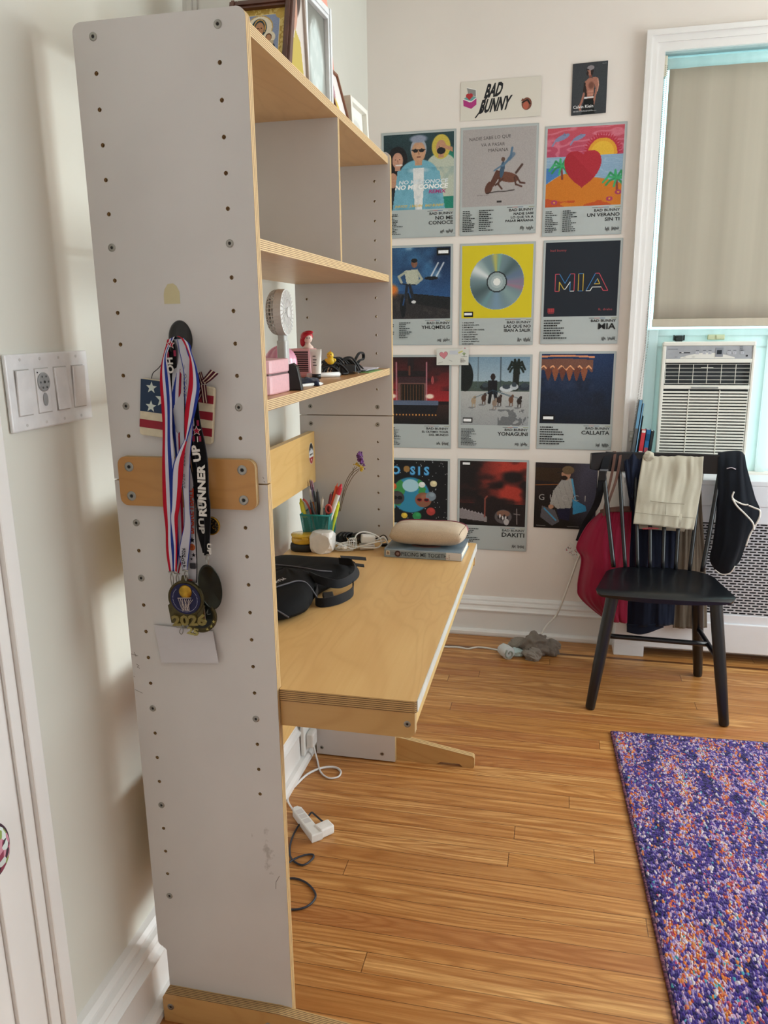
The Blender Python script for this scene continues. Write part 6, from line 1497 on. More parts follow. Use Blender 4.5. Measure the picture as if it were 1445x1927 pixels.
rows = [[P2(440, 122, .018), P2(560, 122, .020), P2(806, 128, .018)], [P2(430, 300, .006), P2(560, 300, .006), P2(800, 300, .006)], [P2(400, 580, -.030), P2(540, 590, -.034), P2(690, 600, -.030)]]
drape('back_leg', rows, M_khaki, nu=30, nv=30, th=.004, fold=.006, fr=5, seed=3, parent=t)
bm = NB(); tube(bm, [P2(x, y, -.088) for x, y in ((478, 408), (560, 418), (690, 428))], .0012, 6, 4); tube(bm, [P2(x, y, -.104) for x, y in ((385, 480), (500, 492), (640, 505), (758, 515))], .0009, 6, 4); tube(bm, [P2(x, y, -.098) for x, y in ((575, 428), (572, 505))], .0008, 6, 2)
bobj('stitching', bm, plain('khaki_dark', '8f8775', .9), t, True)
strap('belt_loop', [(P2(668, 488, -.104), (1, 0, 0)), (P2(664, 530, -.116), (1, 0, 0)), (P2(658, 570, -.114), (1, 0, 0))], .009, M_khaki, t)
bm = NB(); q = P2(465, 130, -.018); ball(bm, q, .017, 0, 1.2, .6, 1.2, 24); 
for v in bm.verts: v.co += .007*noise.noise_vector(v.co*70)
bobj('bunched_cuff', bm, M_khaki, t, True)
bm = NB(); tube(bm, [P2(x, y, -.098) for x, y in ((425, 582), (470, 575), (530, 580), (430, 584))], .0012, 6, 4); bobj('drawcord', bm, plain('coral_cord', 'c8525a', .8), t, True)
M_navy = fabric('navy_cotton', '161d30', 500, .88, .12, .3, .1)
rows = [[P2(310, 115, .018), P2(370, 115, .02), P2(432, 120, .018)], [P2(308, 106, .0), P2(370, 106, .0), P2(430, 112, .0)], [P2(315, 170, -.016), P2(365, 170, -.018), P2(420, 180, -.016)], [P2(325, 260, -.016), P2(365, 260, -.020), P2(405, 265, -.018)], [P2(345, 400, -.004), P2(365, 400, -.006), P2(385, 400, -.006)]]
t = thing('navy_shirt', 'dark navy shirt draped over the left of the chair back and hanging below the seat', 'shirt', (1.08, 1.98, .11))
drape('front', rows, M_navy, nu=24, nv=40, th=.003, fold=.008, fr=5, seed=6, parent=t)
rows = [[P2(310, 112, .020), P2(380, 112, .022), P2(500, 118, .022), P2(640, 130, .022)], [Zp(340, 300, 1.968), Zp(430, 300, 1.968), Zp(520, 300, 1.966), Zp(650, 300, 1.968)], [Zp(350, 600, 1.962), Zp(450, 600, 1.950), Zp(550, 600, 1.955), Zp(650, 600, 1.960)],
        [Zp(340, 900, 1.955), Zp(440, 900, 1.935), Zp(550, 900, 1.935), Zp(640, 900, 1.945)], [Zp(330, 1190, 1.950), Zp(430, 1195, 1.930), Zp(540, 1190, 1.930), Zp(625, 1185, 1.940)]]
drape('back', rows, M_navy, nu=40, nv=60, th=.003, fold=.010, fr=7, seed=8, parent=t)
rows = [[Zp(330, 1180, 1.945), Zp(430, 1180, 1.932), Zp(560, 1175, 1.935)], [Zp(330, 1228, 1.945), Zp(430, 1240, 1.932), Zp(560, 1198, 1.935)]]
drape('hem', rows, M_navy, nu=20, nv=10, th=.003, fold=.003, parent=t)
rows = [[P2(650, 112, .026), P2(720, 112, .026), P2(800, 118, .026)], [Zp(660, 350, 1.972), Zp(730, 350, 1.970), Zp(795, 350, 1.970)], [Zp(650, 700, 1.962), Zp(740, 700, 1.955), Zp(815, 700, 1.962)], [Zp(630, 1000, 1.955), Zp(730, 1000, 1.942), Zp(828, 1000, 1.955)], [Zp(618, 1200, 1.955), Zp(720, 1205, 1.940), Zp(832, 1200, 1.955)]]
drape('taupe_trousers', rows, fabric('taupe_cotton', '6f6558', 500, .88, .08, .3), 'brown grey trousers hanging behind the right spindles of the chair', 'trousers', nu=30, nv=60, th=.003, fold=.008, fr=6, seed=11)
# charcoal jacket with white piping
M_char = fabric('charcoal_jersey', '171c24', 500, .85, .12, .3, .1)
t = thing('piped_jacket', 'black sports jacket with white piping hung over the right end of the chair back', 'jacket', (1.37, 1.94, .40))
rows = [[P2(905, 122, .020), P2(970, 112, .022), P2(1040, 112, .020), P2(1060, 122, .018)], [P2(900, 112, .0), P2(970, 104, .0), P2(1040, 104, .0), P2(1068, 130, .0)],
        [P2(900, 200, -.024), P2(970, 200, -.034), P2(1040, 200, -.034), P2(1082, 205, -.024)], [P2(895, 380, -.030), P2(970, 380, -.046), P2(1050, 360, -.052), P2(1130, 380, -.030)],
        [P2(885, 540, -.030), P2(960, 540, -.052), P2(1060, 520, -.060), P2(1160, 490, -.034)], [P2(866, 680, -.026), P2(950, 690, -.050), P2(1030, 690, -.054), P2(1075, 680, -.036)],
        [P2(850, 770, -.020), P2(920, 800, -.040), P2(1000, 790, -.044), P2(1042, 770, -.030)], [P2(880, 835, -.016), P2(930, 866, -.030), P2(985, 850, -.034), P2(1020, 800, -.026)]]
drape('body', rows, M_char, nu=48, nv=84, th=.004, fold=.008, fr=3.2, seed=14, parent=t)
rows = [[P2(905, 122, .020), P2(980, 112, .022), P2(1060, 122, .020)], [P2(900, 400, .012), P2(1000, 400, .014), P2(1100, 380, .016)], [P2(880, 700, .012), P2(960, 700, .016), P2(1040, 680, .020)]]
drape('back', rows, M_char, nu=24, nv=30, th=.003, fold=.008, parent=t)
bm = NB(); tube(bm, [P2(x, y, -.062) for x, y in ((1000, 350), (990, 385), (1015, 410), (1060, 430), (1090, 432))], .0030, 8, 6); bobj('piping', bm, plain('piping_white', 'e8e4dc', .7), t, True)
bm = NB(); tube(bm, [P2(x, y, -.062) for x, y in ((1092, 436), (1130, 452), (1162, 468), (1160, 510), (1135, 560), (1100, 620), (1075, 690))], .0030, 8, 6); bobj('piping', bm, plain('piping_white', 'e8e4dc', .7), t, True)
bm = NB(); tube(bm, [P2(x, y, -.064) for x, y in ((992, 395), (1020, 440), (1075, 495), (1118, 545), (1125, 590))], .0032, 8, 6); bobj('piping', bm, plain('piping_white', 'e8e4dc', .7), t, True)
bm = NB(); tube(bm, [P2(x, y, -.040) for x, y in ((880, 838), (925, 866), (975, 858), (1008, 815))], .0022, 8, 6); bobj('piping', bm, plain('piping_white', 'e8e4dc', .7), t, True)
bm = NB(); tube(bm, [P2(x, y, -.040) for x, y in ((955, 205), (985, 200), (1012, 210))], .0035, 8, 6, flat=.5); bobj('logo_patch', bm, plain('patch_lilac', 'cfc3cc', .6), t, True)
# crimson tote with brown leather straps and a black webbing strap
M_red = fabric('crimson_canvas', '8c1434', 500, .8, .08, .3, .15)
t = thing('tote_bag', 'crimson cloth tote with brown leather handles hanging off the left of the chair', 'bag', (.92, 1.97, .15))
rows = [[Zp(165, 480, 1.955), Zp(210, 470, 1.93), Zp(280, 468, 1.925), Zp(362, 470, 1.955)],
        [Zp(80, 560, 1.97), Zp(170, 590, 1.90), Zp(260, 590, 1.895), Zp(355, 580, 1.955)],
        [Zp(15, 690, 1.968), Zp(140, 720, 1.885), Zp(250, 720, 1.88), Zp(348, 700, 1.955)],
        [Zp(45, 770, 1.97), Zp(140, 800, 1.88), Zp(250, 800, 1.875), Zp(345, 800, 1.95)],
        [Zp(22, 940, 1.97), Zp(120, 930, 1.885), Zp(230, 930, 1.88), Zp(345, 920, 1.95)],
        [Zp(45, 1020, 1.965), Zp(130, 1040, 1.90), Zp(230, 1050, 1.895), Zp(335, 1050, 1.945)],
        [Zp(195, 1150, 1.955), Zp(225, 1160, 1.93), Zp(270, 1168, 1.93), Zp(330, 1170, 1.945)]]
drape('body', rows, M_red, nu=48, nv=84, th=.004, fold=.014, fr=6, seed=21, parent=t)
rows = [[Vector((q.x, 1.974-.012*(k in (0, len(r_)-1)), q.z)) for k, q in enumerate(r_)] for r_ in rows]
drape('back', rows, M_red, nu=30, nv=42, th=.003, fold=.002, parent=t)
M_leather = plain('brown_leather', '5b3a2e', .5, 0, .1, 60, .1)
rows = [[Zp(165, 462, 1.950), Zp(210, 450, 1.922), Zp(280, 442, 1.918), Zp(350, 440, 1.950)], [Zp(165, 485, 1.950), Zp(210, 478, 1.920), Zp(280, 476, 1.916), Zp(358, 478, 1.950)]]
drape('leather_rim', rows, M_leather, nu=24, nv=6, th=.003, fold=.001, parent=t)
strap('handle', [(P2(215, 150, .028), (1, 0, 0)), (P2(254, 100, .0), (1, 0, 0)), (P2(250, 160, -.020), (1, 0, 0)), (P2(230, 270, -.026), (1, 0, 0)), (P2(205, 380, -.034), (1, 0, 0)), (P2(185, 500, -.045), (1, 0, 0))], .010, M_leather, t, .003)
strap('handle', [(P2(280, 150, .028), (1, 0, 0)), (P2(292, 104, .0), (1, 0, 0)), (P2(284, 170, -.020), (1, 0, 0)), (P2(262, 280, -.026), (1, 0, 0)), (P2(228, 380, -.034), (1, 0, 0)), (P2(192, 480, -.045), (1, 0, 0))], .010, M_leather, t, .003)
strap('shoulder_strap', [(P2(215, 140, .024), (1, 0, 0)), (P2(222, 102, .0), (1, 0, 0)), (P2(200, 160, -.018), (1, 0, 0)), (P2(175, 260, -.024), (1, 0, .1)), (P2(160, 360, -.020), (1, 0, .2)), (P2(135, 440, .0), (1, 0, .4)), (Zp(75, 540, 1.98), (1, 0, .6)), (Zp(30, 660, 1.985), (1, 0, .6))], .027, M_web, t)
bm = NB(); q = P2(178, 250, -.030); box(bm, q.x-.014, q.x+.014, q.y-.004, q.y+.004, q.z-.020, q.z+.020, .003); bobj('buckle', bm, M_black, t)
bm = NB(); q = P2(188, 215, -.030); box(bm, q.x-.016, q.x+.016, q.y-.003, q.y+.003, q.z-.003, q.z+.003, .001); bobj('slide', bm, plain('slide_grey', '6b6d72', .4), t)
# paper tag on a white cord, cord to the floor
S = Sheet(); S.body(.075, .042, 'dedad4', .0004); r = random.Random(6)
for k in range(26): S.poly(circ(r.uniform(.004, .070), r.uniform(.005, .037), r.uniform(.0012, .0030), 8), r.choice(['8c8a84', 'c4bfb8', 'b05a62', '5c5a56', '9a9690']))
S.poly([(.062, .010), (.070, .010), (.070, .018), (.062, .018)], 'c0303a')
o = S.make('paper_tag', Matrix.Translation((.752, 2.040, .430)) @ Matrix.Rotation(math.radians(38), 4, 'Y') @ XZ(0), M_print); top(o, 'patterned paper tag dangling beside the crimson tote', 'tag')
bm = NB(); tube(bm, [(.826, 1.995, .445), at(1088, 1050, 1, 2.04), at(1070, 1100, 1, 2.055), at(1055, 1140, 1, 2.06), at(1045, 1160, 1, 2.055), at(1028, 1178, 1, 2.02), at(1016, 1196, 1, 1.95), (.60, 1.90, .010), at(925, 1221, 2, .004), at(900, 1218, 2, .003), at(880, 1221, 2, .003), at(862, 1218, 2, .003), at(838, 1217, 2, .003), at(800, 1212, 2, .003)], .0042, 8, 8)
top(bobj('lamp_cord', bm, plain('ivory_cord', 'd9d3c9', .5), None, True), 'thin white cord running from the tote down along the wall to the floor', 'cord')

# ------------------------------------------------------------------ socks on the floor
def wad(name, c, rx, ry, rz, mat, label, seed, rot=0, amp=.25, fr=2.4):
    b = NB(); bmesh.ops.create_icosphere(b, subdivisions=5, radius=1)
    for v in b.verts:
        q = noise.noise(v.co*fr*.55+Vector((seed, 0, 0))); rg = .5+.5*math.sin(9*q+v.co.x*3.1+v.co.z*5.0)+.3*math.sin(14*q-v.co.y*6)
        v.co *= 1+amp*q+amp*.42*rg; v.co = Vector((v.co.x*rx, v.co.y*ry, max(-rz*.72, v.co.z*rz)+rz*.72))
    b.transform(Matrix.Translation(c) @ Matrix.Rotation(rot, 4, 'Z')); return top(bobj(name, b, mat, None, True), label, 'sock')
t = thing('sock', 'rolled pair of white socks with a grey rim on the floor', 'sock', (.525, 1.885, 0)); M_sw = fabric('white_sock', 'cfd2d2', 400, .9, .06, .5)
bm = NB(); ax = Vector((.042, -.055, 0)).normalized(); c0 = Vector((.512, 1.900, .026))
for i in range(1): tube(bm, [c0, c0+ax*.012, c0+ax*.040, c0+ax*.062], .026, 24, 3, 0, radii=[.018, .024, .027, .026, .027, .025])
for v in bm.verts: v.co += .0025*noise.noise_vector(v.co*60); v.co.z = max(.001, v.co.z)
bobj('roll', bm, M_sw, t, True)
bm = NB(); cc = c0+ax*.064; sd_ = Vector((ax.y, -ax.x, 0)); tube(bm, [cc+sd_*(.004+.0022*k)*math.cos(k*.8)+Vector((0, 0, (.004+.0022*k)*math.sin(k*.8))) for k in range(10)], .0035, 6, 4); bobj('cuff_spiral', bm, fabric('grey_sock_rim', '9aa29a', 400), t, True)
wad('sock', (.575, 1.900, 0), .030, .022, .018, fabric('mint_sock', 'bcd0cf', 400), 'small mint edged sock scrap between the white roll and the taupe socks', 9)
wad('sock', (.585, 1.955, 0), .048, .030, .030, fabric('taupe_sock', '8e857a', 400, .9, .08, .5), 'light taupe crumpled sock against the baseboard', 4)
wad('sock', (.655, 1.925, 0), .055, .045, .052, fabric('grey_taupe_sock', '7a7168', 400, .9, .08, .5), 'tall crumpled brown grey sock, biggest in the pile by the baseboard', 13, .4, .35)
wad('sock', (.710, 1.945, 0), .045, .030, .034, fabric('grey_taupe_sock', '7a7168'), 'crumpled brown grey sock at the right end of the pile', 22, -.3, .3)
wad('sock', (.640, 1.875, 0), .034, .030, .026, fabric('ash_sock', '8a8279', 400, .9, .08, .5), 'small ash grey sock in front of the tall one', 31, 0, .35)

# ------------------------------------------------------------------ rug
mt, nt, bs = newmat('rag_rug'); g = G(nt); v = g.coord('Object')
warp = g.mapv(v, (1.0, .55, 1)); vo = g.n('ShaderNodeTexVoronoi'); g.l(warp, vo.inputs['Vector']); vo.inputs['Scale'].default_value = 195; vo.inputs['Randomness'].default_value = .9
hs = g.sep(vo.outputs['Color'])
strk = g.noise(g.mapv(v, (16, 3.2, 1)), 1.0, 4, .65); pat = g.noise(g.mapv(v, (45, 22, 1)), 1.0, 3, .6)
sel = g.math('ADD', g.math('MULTIPLY', hs[0], .50), g.math('ADD', g.math('MULTIPLY', strk, 1.5), g.math('MULTIPLY', pat, 1.0)))
sel = g.math('SUBTRACT', sel, 1.04)
c = g.ramp(sel, [(0, '1a1440'), (.16, '2a1f5e'), (.30, '3d2b7c'), (.42, '4a3880'), (.50, '8478b0'), (.55, 'a98aae'), (.61, 'c9b0bc'), (.66, '6f2a50'), (.70, '9c3a40'), (.74, 'c0582f'), (.80, 'cc7c36'), (.87, 'cfc0c0'), (.94, '3f8f9a')], 'CONSTANT')
sel2 = g.math('GREATER_THAN', hs[1], .87); c = g.mix(g.math('MULTIPLY', sel2, .85), c, g.ramp(hs[2], [(0, 'd07a32'), (.3, 'cfc6cc'), (.55, '1f1a50'), (.8, '4a9aa8'), (.9, 'b8405c')], 'CONSTANT'))
g.l(c, bs.inputs['Base Color']); bs.inputs['Roughness'].default_value = .95; bs.inputs['Specular IOR Level'].default_value = .15; bs.inputs['Sheen Weight'].default_value = .15
g.l(g.bump(g.math('SUBTRACT', 1.0, vo.outputs['Distance']), .9, .004), bs.inputs['Normal'])
t = thing('rag_rug', 'thick multicoloured purple and orange woven rug on the wooden floor', 'rug', (1.75, .55, 0)); ang = math.atan2(.054, 1.137)
u_ = Vector((math.sin(-ang)*-1, -math.cos(ang), 0)); M_ = Matrix.Translation((.924, 1.315, 0)) @ Matrix.Rotation(ang, 4, 'Z')
bm = NB(); nx, ny = 330, 340; Wd, Ln = 1.65, 2.3; hh = np.zeros(1)
nx, ny = 260, 330; V = []
for j in range(ny+1):
    row = []
    for i in range(nx+1):
        x = Wd*(i/nx); y = -Ln*(j/ny); e_ = min(x, Wd-x, -y, Ln+y)
        z = .011*min(1, e_/.008+.15)+.0022*noise.noise(Vector((x*60, y*45, 0)))*min(1, e_/.01)+.0008
        ex = .0016*noise.noise(Vector((y*30, 3, 0))) if (i == 0) else 0
        row.append(bm.verts.new((x+ex, y, z)))
    V.append(row)
for j in range(ny):
    for i in range(nx): bm.faces.new((V[j][i], V[j+1][i], V[j+1][i+1], V[j][i+1]))
bm.transform(M_); bobj('pile', bm, mt, t, True)
mt2, nt, bs = newmat('rug_binding'); g = G(nt); v = g.coord('Object'); nz = g.noise(g.mapv(v, (90, 160, 90)), 1.0, 2); g.l(g.ramp(nz, [(.35, '2a1526'), (.5, '552a40'), (.65, '8a5668')]), bs.inputs['Base Color']); bs.inputs['Roughness'].default_value = .9
for a, b in (((0, 0), (0, -Ln)), ((0, 0), (Wd, 0))):
    bm = NB(); N_ = 260; pts = [M_ @ Vector((a[0]+(b[0]-a[0])*k/N_+(.0015*noise.noise(Vector((k*.35, 1, 0))) if a[0] == b[0] else 0), a[1]+(b[1]-a[1])*k/N_, .0050+.0008*math.sin(k*2.2))) for k in range(N_+1)]
    tube(bm, pts, .0046, 8, 1, 0, False, False); bobj('binding', bm, mt2, t, True)

# ------------------------------------------------------------------ light switches on the left wall
t = thing('switch_plate', 'white four gang wall plate with three rocker switches and a fan control', 'light switch', (XL, -.078, 1.205)); y0, y1, z0, z1 = -.181, .024, 1.204, 1.318
bm = NB(); box(bm, XL+.0005, XL+.0065, y0, y1, z0, z1, .003, 0, None, 3); bobj('plate', bm, plain('switch_white', 'e6e5e6', .3), t)
gy = [y0+.0285+k*.0463+.0045 for k in range(4)]; zc = (z0+z1)/2
for k, yc in enumerate(gy):
    bm = NB(); box(bm, XL+.0055, XL+.0070, yc-.0172, yc+.0172, zc-.0345, zc+.0345, .0005); bobj('gang_frame', bm, plain('switch_gap', 'b9b6b4', .5), t)
    if k == 1:
        bm = NB(); box(bm, XL+.006, XL+.0085, yc-.0160, yc+.0160, zc-.0332, zc+.0332, .0012); o = bobj('fan_control', bm, plain('switch_white', 'e6e5e6'), t)
        Mx = Matrix.Translation((XL+.0088, yc, zc+.013)) @ YZ(0)
        bm = NB(); lathe(bm, [(.0145, 0), (.0145, .0012), (.013, .0018), (0, .0019)], 30, 0, Mx); bobj('control_dial', bm, plain('dial_grey', '9b9d9f', .4), t, False)
        S = Sheet(); S.z = .0021
        for a_ in range(6): S.poly(circ(.0095*math.cos(a_*1.047), .0095*math.sin(a_*1.047), .0017, 10), '55585a')
        S.poly(circ(0, 0, .0022, 12), '2c2c2e'); S.make('dial_marks', Mx, M_print, t)
        bm = NB(); ngon_prism(bm, circ(0, 0, .0055, 20, .010), .0014, Matrix.Translation((XL+.0087, yc, zc-.0135)) @ YZ(0)); bobj('timer_button', bm, plain('dial_grey', '9b9d9f'), t)
        bm = NB(); ball(bm, (XL+.0088, yc-.0125, zc+.028), .0012, seg=8); bobj('indicator', bm, M_black, t)
    else:
        bm = NB(); b = NB(); box(b, -.0157, .0157, -.033, .033, -.001, .0022, .0008); merge(bm, b, Matrix.Translation((XL+.0080, yc, zc)) @ YZ(0) @ Matrix.Rotation(math.radians(2.4 if k != 2 else -2.4), 4, 'X')); bobj('rocker', bm, plain('switch_white', 'e6e5e6'), t)
    for zz in (z0+.0085, z1-.0085): bm = NB(); lathe(bm, [(.0024, 0), (.0022, .0006), (0, .0007)], 12, 0, Matrix.Translation((XL+.0065, yc, zz)) @ YZ(0)); bobj('screw', bm, plain('screw_white', 'cfcdcc', .3), t)
# woven ornament hanging from the door handle
t = thing('woven_ornament', 'small multicoloured woven heart ornament hanging at the left edge by the door', 'ornament', (-.052, -.352, .585)); c = Vector((-.055, -.358, .635))
mt, nt, bs = newmat('woven_multicolour'); g = G(nt); v = g.coord('Object'); vo = g.n('ShaderNodeTexVoronoi'); g.l(v, vo.inputs['Vector']); vo.inputs['Scale'].default_value = 90; g.l(g.ramp(g.sep(vo.outputs['Color'])[0], [(0, '3a2430'), (.25, '8c3a50'), (.45, 'c98a9a'), (.6, '2f7a78'), (.75, 'cfd8d4'), (.9, '8a9a50')], 'CONSTANT'), bs.inputs['Base Color']); bs.inputs['Roughness'].default_value = .9
bm = NB(); ball(bm, c, .030, 0, .5, .9, 1.25, 24); bobj('padding', bm, mt, t, True)
bm = NB(); tube(bm, [c+Vector((0, -.027*math.cos(a_), .0375*math.sin(a_))) for a_ in [2*math.pi*q/20 for q in range(20)]], .0035, 8, 3, 0, True); bobj('trim_cord', bm, plain('plum_cord', '3c2030', .8), t, True)
bm = NB(); tube(bm, [c+Vector((0, 0, .038)), c+Vector((-.002, -.015, .15)), (XL+.036, -.39, .945)], .0014, 6, 6); bobj('string', bm, plain('plum_cord', '3c2030', .8), t, True)

# ------------------------------------------------------------------ flag plaque, medals and hook on the near side panel
def Q(x, y, Y): return at(x, y, 1, Y)
def Z4(a, b, Y=-.03): return at(220+a*280/1420, 580+b*380/1927, 1, Y)
def Z5_(a, b, Y=-.03): return at(220+a*280/1445, 940+b*340/1755, 1, Y)
t = thing('suction_hook', 'black oval hook stuck on the grey panel, holding the medal ribbons', 'hook', (.11, -.012, 1.28))
bm = NB(); c = Z4(587, 300, -.008); b = NB(); lathe(b, [(1.0, 0), (.96, .25), (.75, .7), (.3, 1.0), (0, 1.05)], 36); b.transform(Matrix.Diagonal((.0205, .0300, .012, 1))); merge(bm, b, Matrix.Translation((c.x, -.0004, c.z)) @ XZ(0)); bobj('cup', bm, plain('hook_black', '0c0c10', .3), t, True)
bm = NB(); tube(bm, [(c.x+.002, -.010, c.z-.010), (c.x+.002, -.026, c.z-.016), (c.x+.002, -.036, c.z-.016), (c.x+.002, -.040, c.z-.010)], .0030, 10, 6); bobj('arm', bm, plain('hook_black', '0c0c10', .3), t, True)
# wooden flag plaque
t = thing('flag_plaque', 'small wooden stars and stripes plaque hanging behind the medal ribbons', 'plaque', (.097, -.01, 1.17))
TL, TR, BR, BL = Q(266, 711, -.008), Q(404, 729, -.008), Q(401, 839, -.008), Q(265, 817, -.008)
w = (TR-TL).length; h = (TL-BL).length; ang_ = math.atan2(TR.z-TL.z, TR.x-TL.x)
M_ = Matrix.Translation((BL.x, -.0035, BL.z)) @ Matrix.Rotation(-ang_, 4, 'Y') @ XZ(0)
bm = NB(); ngon_prism(bm, rrect(0, w, 0, h, .005), .009, M_, bev=.0012); bobj('board', bm, plain('plaque_cream', 'd3c8ae', .6, 0, .04, 80), t)
S = Sheet(); S.z = .0094
st = h/7
for k in range(7):
    y_ = k*st
    if k % 2 == 1: S.quad(0 if k < 3 else w*.55, y_, w, y_+st, '8f1a2c', .0094)
S.quad(0.0006, 3*st, w*.55, h-.0008, '1d3350', .0096)
for x, y, r_ in ((.020, h*.86, .010), (.040, h*.68, .0135), (.020, h*.53, .010)): S.poly(star(x, y, r_), 'cdd6cf', .0099)
S.make('painted_stripes', M_, M_print, t)
bm = NB(); tube(bm, [Q(285, 712, -.010), Q(288, 702, -.014), Q(298, 693, -.02), Q(306, 682, -.025), Q(320, 655, -.03), Q(338, 640, -.03)], .0007, 6, 6); tube(bm, [Q(378, 726, -.012), Q(365, 690, -.02), Q(345, 650, -.03), Q(338, 640, -.03)], .0007, 6, 6); bobj('wire', bm, M_black, t, True)
def ribbon(name, rows, stripes, parent, nv=6, th=.0008, wob=.0015, lift=None):
    """rows: (left point, right point); stripes: (fraction end, colour)"""
    Lp = catmull([r_[0] for r_ in rows], nv); Rp = catmull([r_[1] for r_ in rows], nv); V = []; F = []; C_l = []; fr = [0]+[s_[0] for s_ in stripes]; K = len(fr)
    for j, (a, b) in enumerate(zip(Lp, Rp)):
        for f in fr:
            p_ = a+(b-a)*f; p_ = p_+Vector((0, wob*math.sin(j*.35+f*2.5)-.0, 0)); V.append(tuple(p_))
    for j in range(len(Lp)-1):
        for k in range(K-1): a = j*K+k; F.append([a, a+K, a+K+1, a+1]); C_l.append(lin(stripes[k][1]))
    me = cols_mesh(name, V, F, C_l); o = link(name, me, M_cloth_print, parent, True); s_ = o.modifiers.new('s', 'SOLIDIFY'); s_.thickness = th; s_.offset = 0
    return o
def on_ribbon(name, parent, txts, dy=-.0016):
    if len(txts) > 1:
        for q_ in txts: on_ribbon(name, parent, [q_], dy)
        return
    """lettering following a ribbon: (text, x0, y0, x1, y1, height) given as two points"""
    S_all = []
    for tx, p0, p1, hh, col, bold in txts:
        S = Sheet(); S.z = 0; S.text(tx, 0, 0, hh, col, 'L', bold, wmax=(p1-p0).length)
        d = (p1-p0).normalized(); nrm = Vector((0, -1, 0)); up = nrm.cross(d).normalized(); nrm2 = d.cross(up)
        Mx = Matrix((d, up, nrm2)).transposed().to_4x4(); Mx.translation = p0+Vector((0, dy, 0))
        S_all.append((S, Mx))
    V, F, C_l = [], [], []
    for S, Mx in S_all:
        n0 = len(V); V += [tuple(Mx @ Vector(q)) for q in S.V]; F += [[n0+i for i in f] for f in S.F]; C_l += S.C
    me = cols_mesh(name, V, F, C_l); return link(name, me, M_cloth_print, parent)
RWB = [(.27, 'b0182e'), (.52, 'c9c9d6'), (.80, '25388c'), (1, 'c9c9d6')]
M_brass = plain('antique_brass', '463e22', .45, .6, .15, 120, .2); M_gold = plain('medal_gold', 'a8842e', .3, .85, .12, 120, .15)
def clip(parent, p, hgt=.016):
    bm = NB(); tube(bm, [p+Vector((0, 0, 0)), p+Vector((.003, -.001, -hgt*.4)), p+Vector((.0, 0, -hgt)), p+Vector((-.003, .001, -hgt*.4))], .0010, 6, 4, 0, True); cyl(bm, p+Vector((-.005, 0, .002)), p+Vector((.005, 0, .002)), .0012, seg=8); bobj('clasp', bm, M_metal, parent, True)
def disc_medal(parent, c, r, th, face, yaw=0, roll=0, art=None, nm='medal_disc'):
    Mx = Matrix.Translation(c) @ Matrix.Rotation(math.radians(yaw), 4, 'Z') @ XZ(0) @ Matrix.Rotation(math.radians(roll), 4, 'Z')
    bm = NB(); lathe(bm, [(0, -th/2), (r, -th/2), (r*1.0, th/2), (r*.93, th/2+.0006), (r*.88, th/2), (r*.86, th/2-.0004), (0, th/2-.0004)], 44, 0, Mx); bobj(nm, bm, M_brass, parent, True, angle=30)
    return Mx
# medal A: red white blue ribbon at the left
t = thing('medal', 'front medal with a basketball hoop and 2026 in gold numerals', 'medal', (.095, -.04, .84))
Yb = -.046
ribbon('ribbon', [(Z4(575, 300, -.034), Z4(640, 285, -.034)), (Z4(590, 400, -.040), Z4(680, 420, -.040)), (Z4(640, 620, -.040), Z4(745, 620, -.040)), (Z4(650, 900, -.040), Z4(725, 900, -.040)), (Z4(655, 1150, -.04), Z4(730, 1150, -.04)), (Z4(625, 1400, -.042), Z4(700, 1400, -.042)), (Z4(620, 1650, -.044), Z4(690, 1650, -.044)), (Z4(640, 1900, -.046), Z4(700, 1900, -.046)), (Z5_(655, 250, -.046), Z5_(720, 250, -.046)), (Z5_(600, 520, -.046), Z5_(700, 520, -.046)), (Z5_(640, 690, -.046), Z5_(685, 690, -.046))], [(.08, '25388c'), (.92, 'b9b8c2'), (1, '25388c')], t)
on_ribbon('lettering', t, [('2026 * 2026', Z4(655, 1720, -.046), Z4(655, 1370, -.044), .0065, '6f6f7a', .01), ('2026 *', Z4(668, 850, -.043), Z4(668, 540, -.043), .0055, '77767f', 0), ('2026', Z5_(668, 560, -.0475), Z5_(668, 470, -.0475), .0060, '17171c', .02), ('2026', Z5_(612, 540, -.0475), Z5_(650, 660, -.0475), .0060, '17171c', .02)])
clip(t, Z5_(665, 700, -.047))
c = Z5_(672, 960, -.044); Mx = disc_medal(t, c, .0315, .005, None)
bm = NB(); ngon_prism(bm, [(-.008, .024), (.008, .024), (.004, .040), (-.004, .040)], .004, Mx @ Matrix.Translation((0, 0, -.002))); bobj('loop', bm, M_brass, t)
S = Sheet(); S.z = .0028; S.poly(circ(0, 0, .0270, 48), '15153f')
for k in range(44):
    a_ = math.radians(-225+k*270/43); S.poly(circ(.0225*math.cos(a_), .0225*math.sin(a_), .0006, 6), 'b9bcd6')
for k in range(7):
    x0_ = -.0115+k*.0038; S.line([(x0_, .001), (x0_*.55+(.002 if k % 2 else -.002), -.012), (x0_*.45, -.020)], .0006, 'c3b5ae'); S.line([(x0_+.0038, .001), (x0_*.6, -.010), (x0_*.5+.002, -.020)], .0006, 'c3b5ae')
S.line([(-.0125, .0015), (.0125, .0035)], .0012, 'b9aaa2'); S.make('enamel_face', Mx, M_gloss, t)
bm = NB(); ball(bm, Mx @ Vector((.001, .0125, .003)), .0118, 0, 1, .35, 1, 24); bobj('gold_ball', bm, M_gold, t, True)
V_, F_ = text2d('2026', .03)
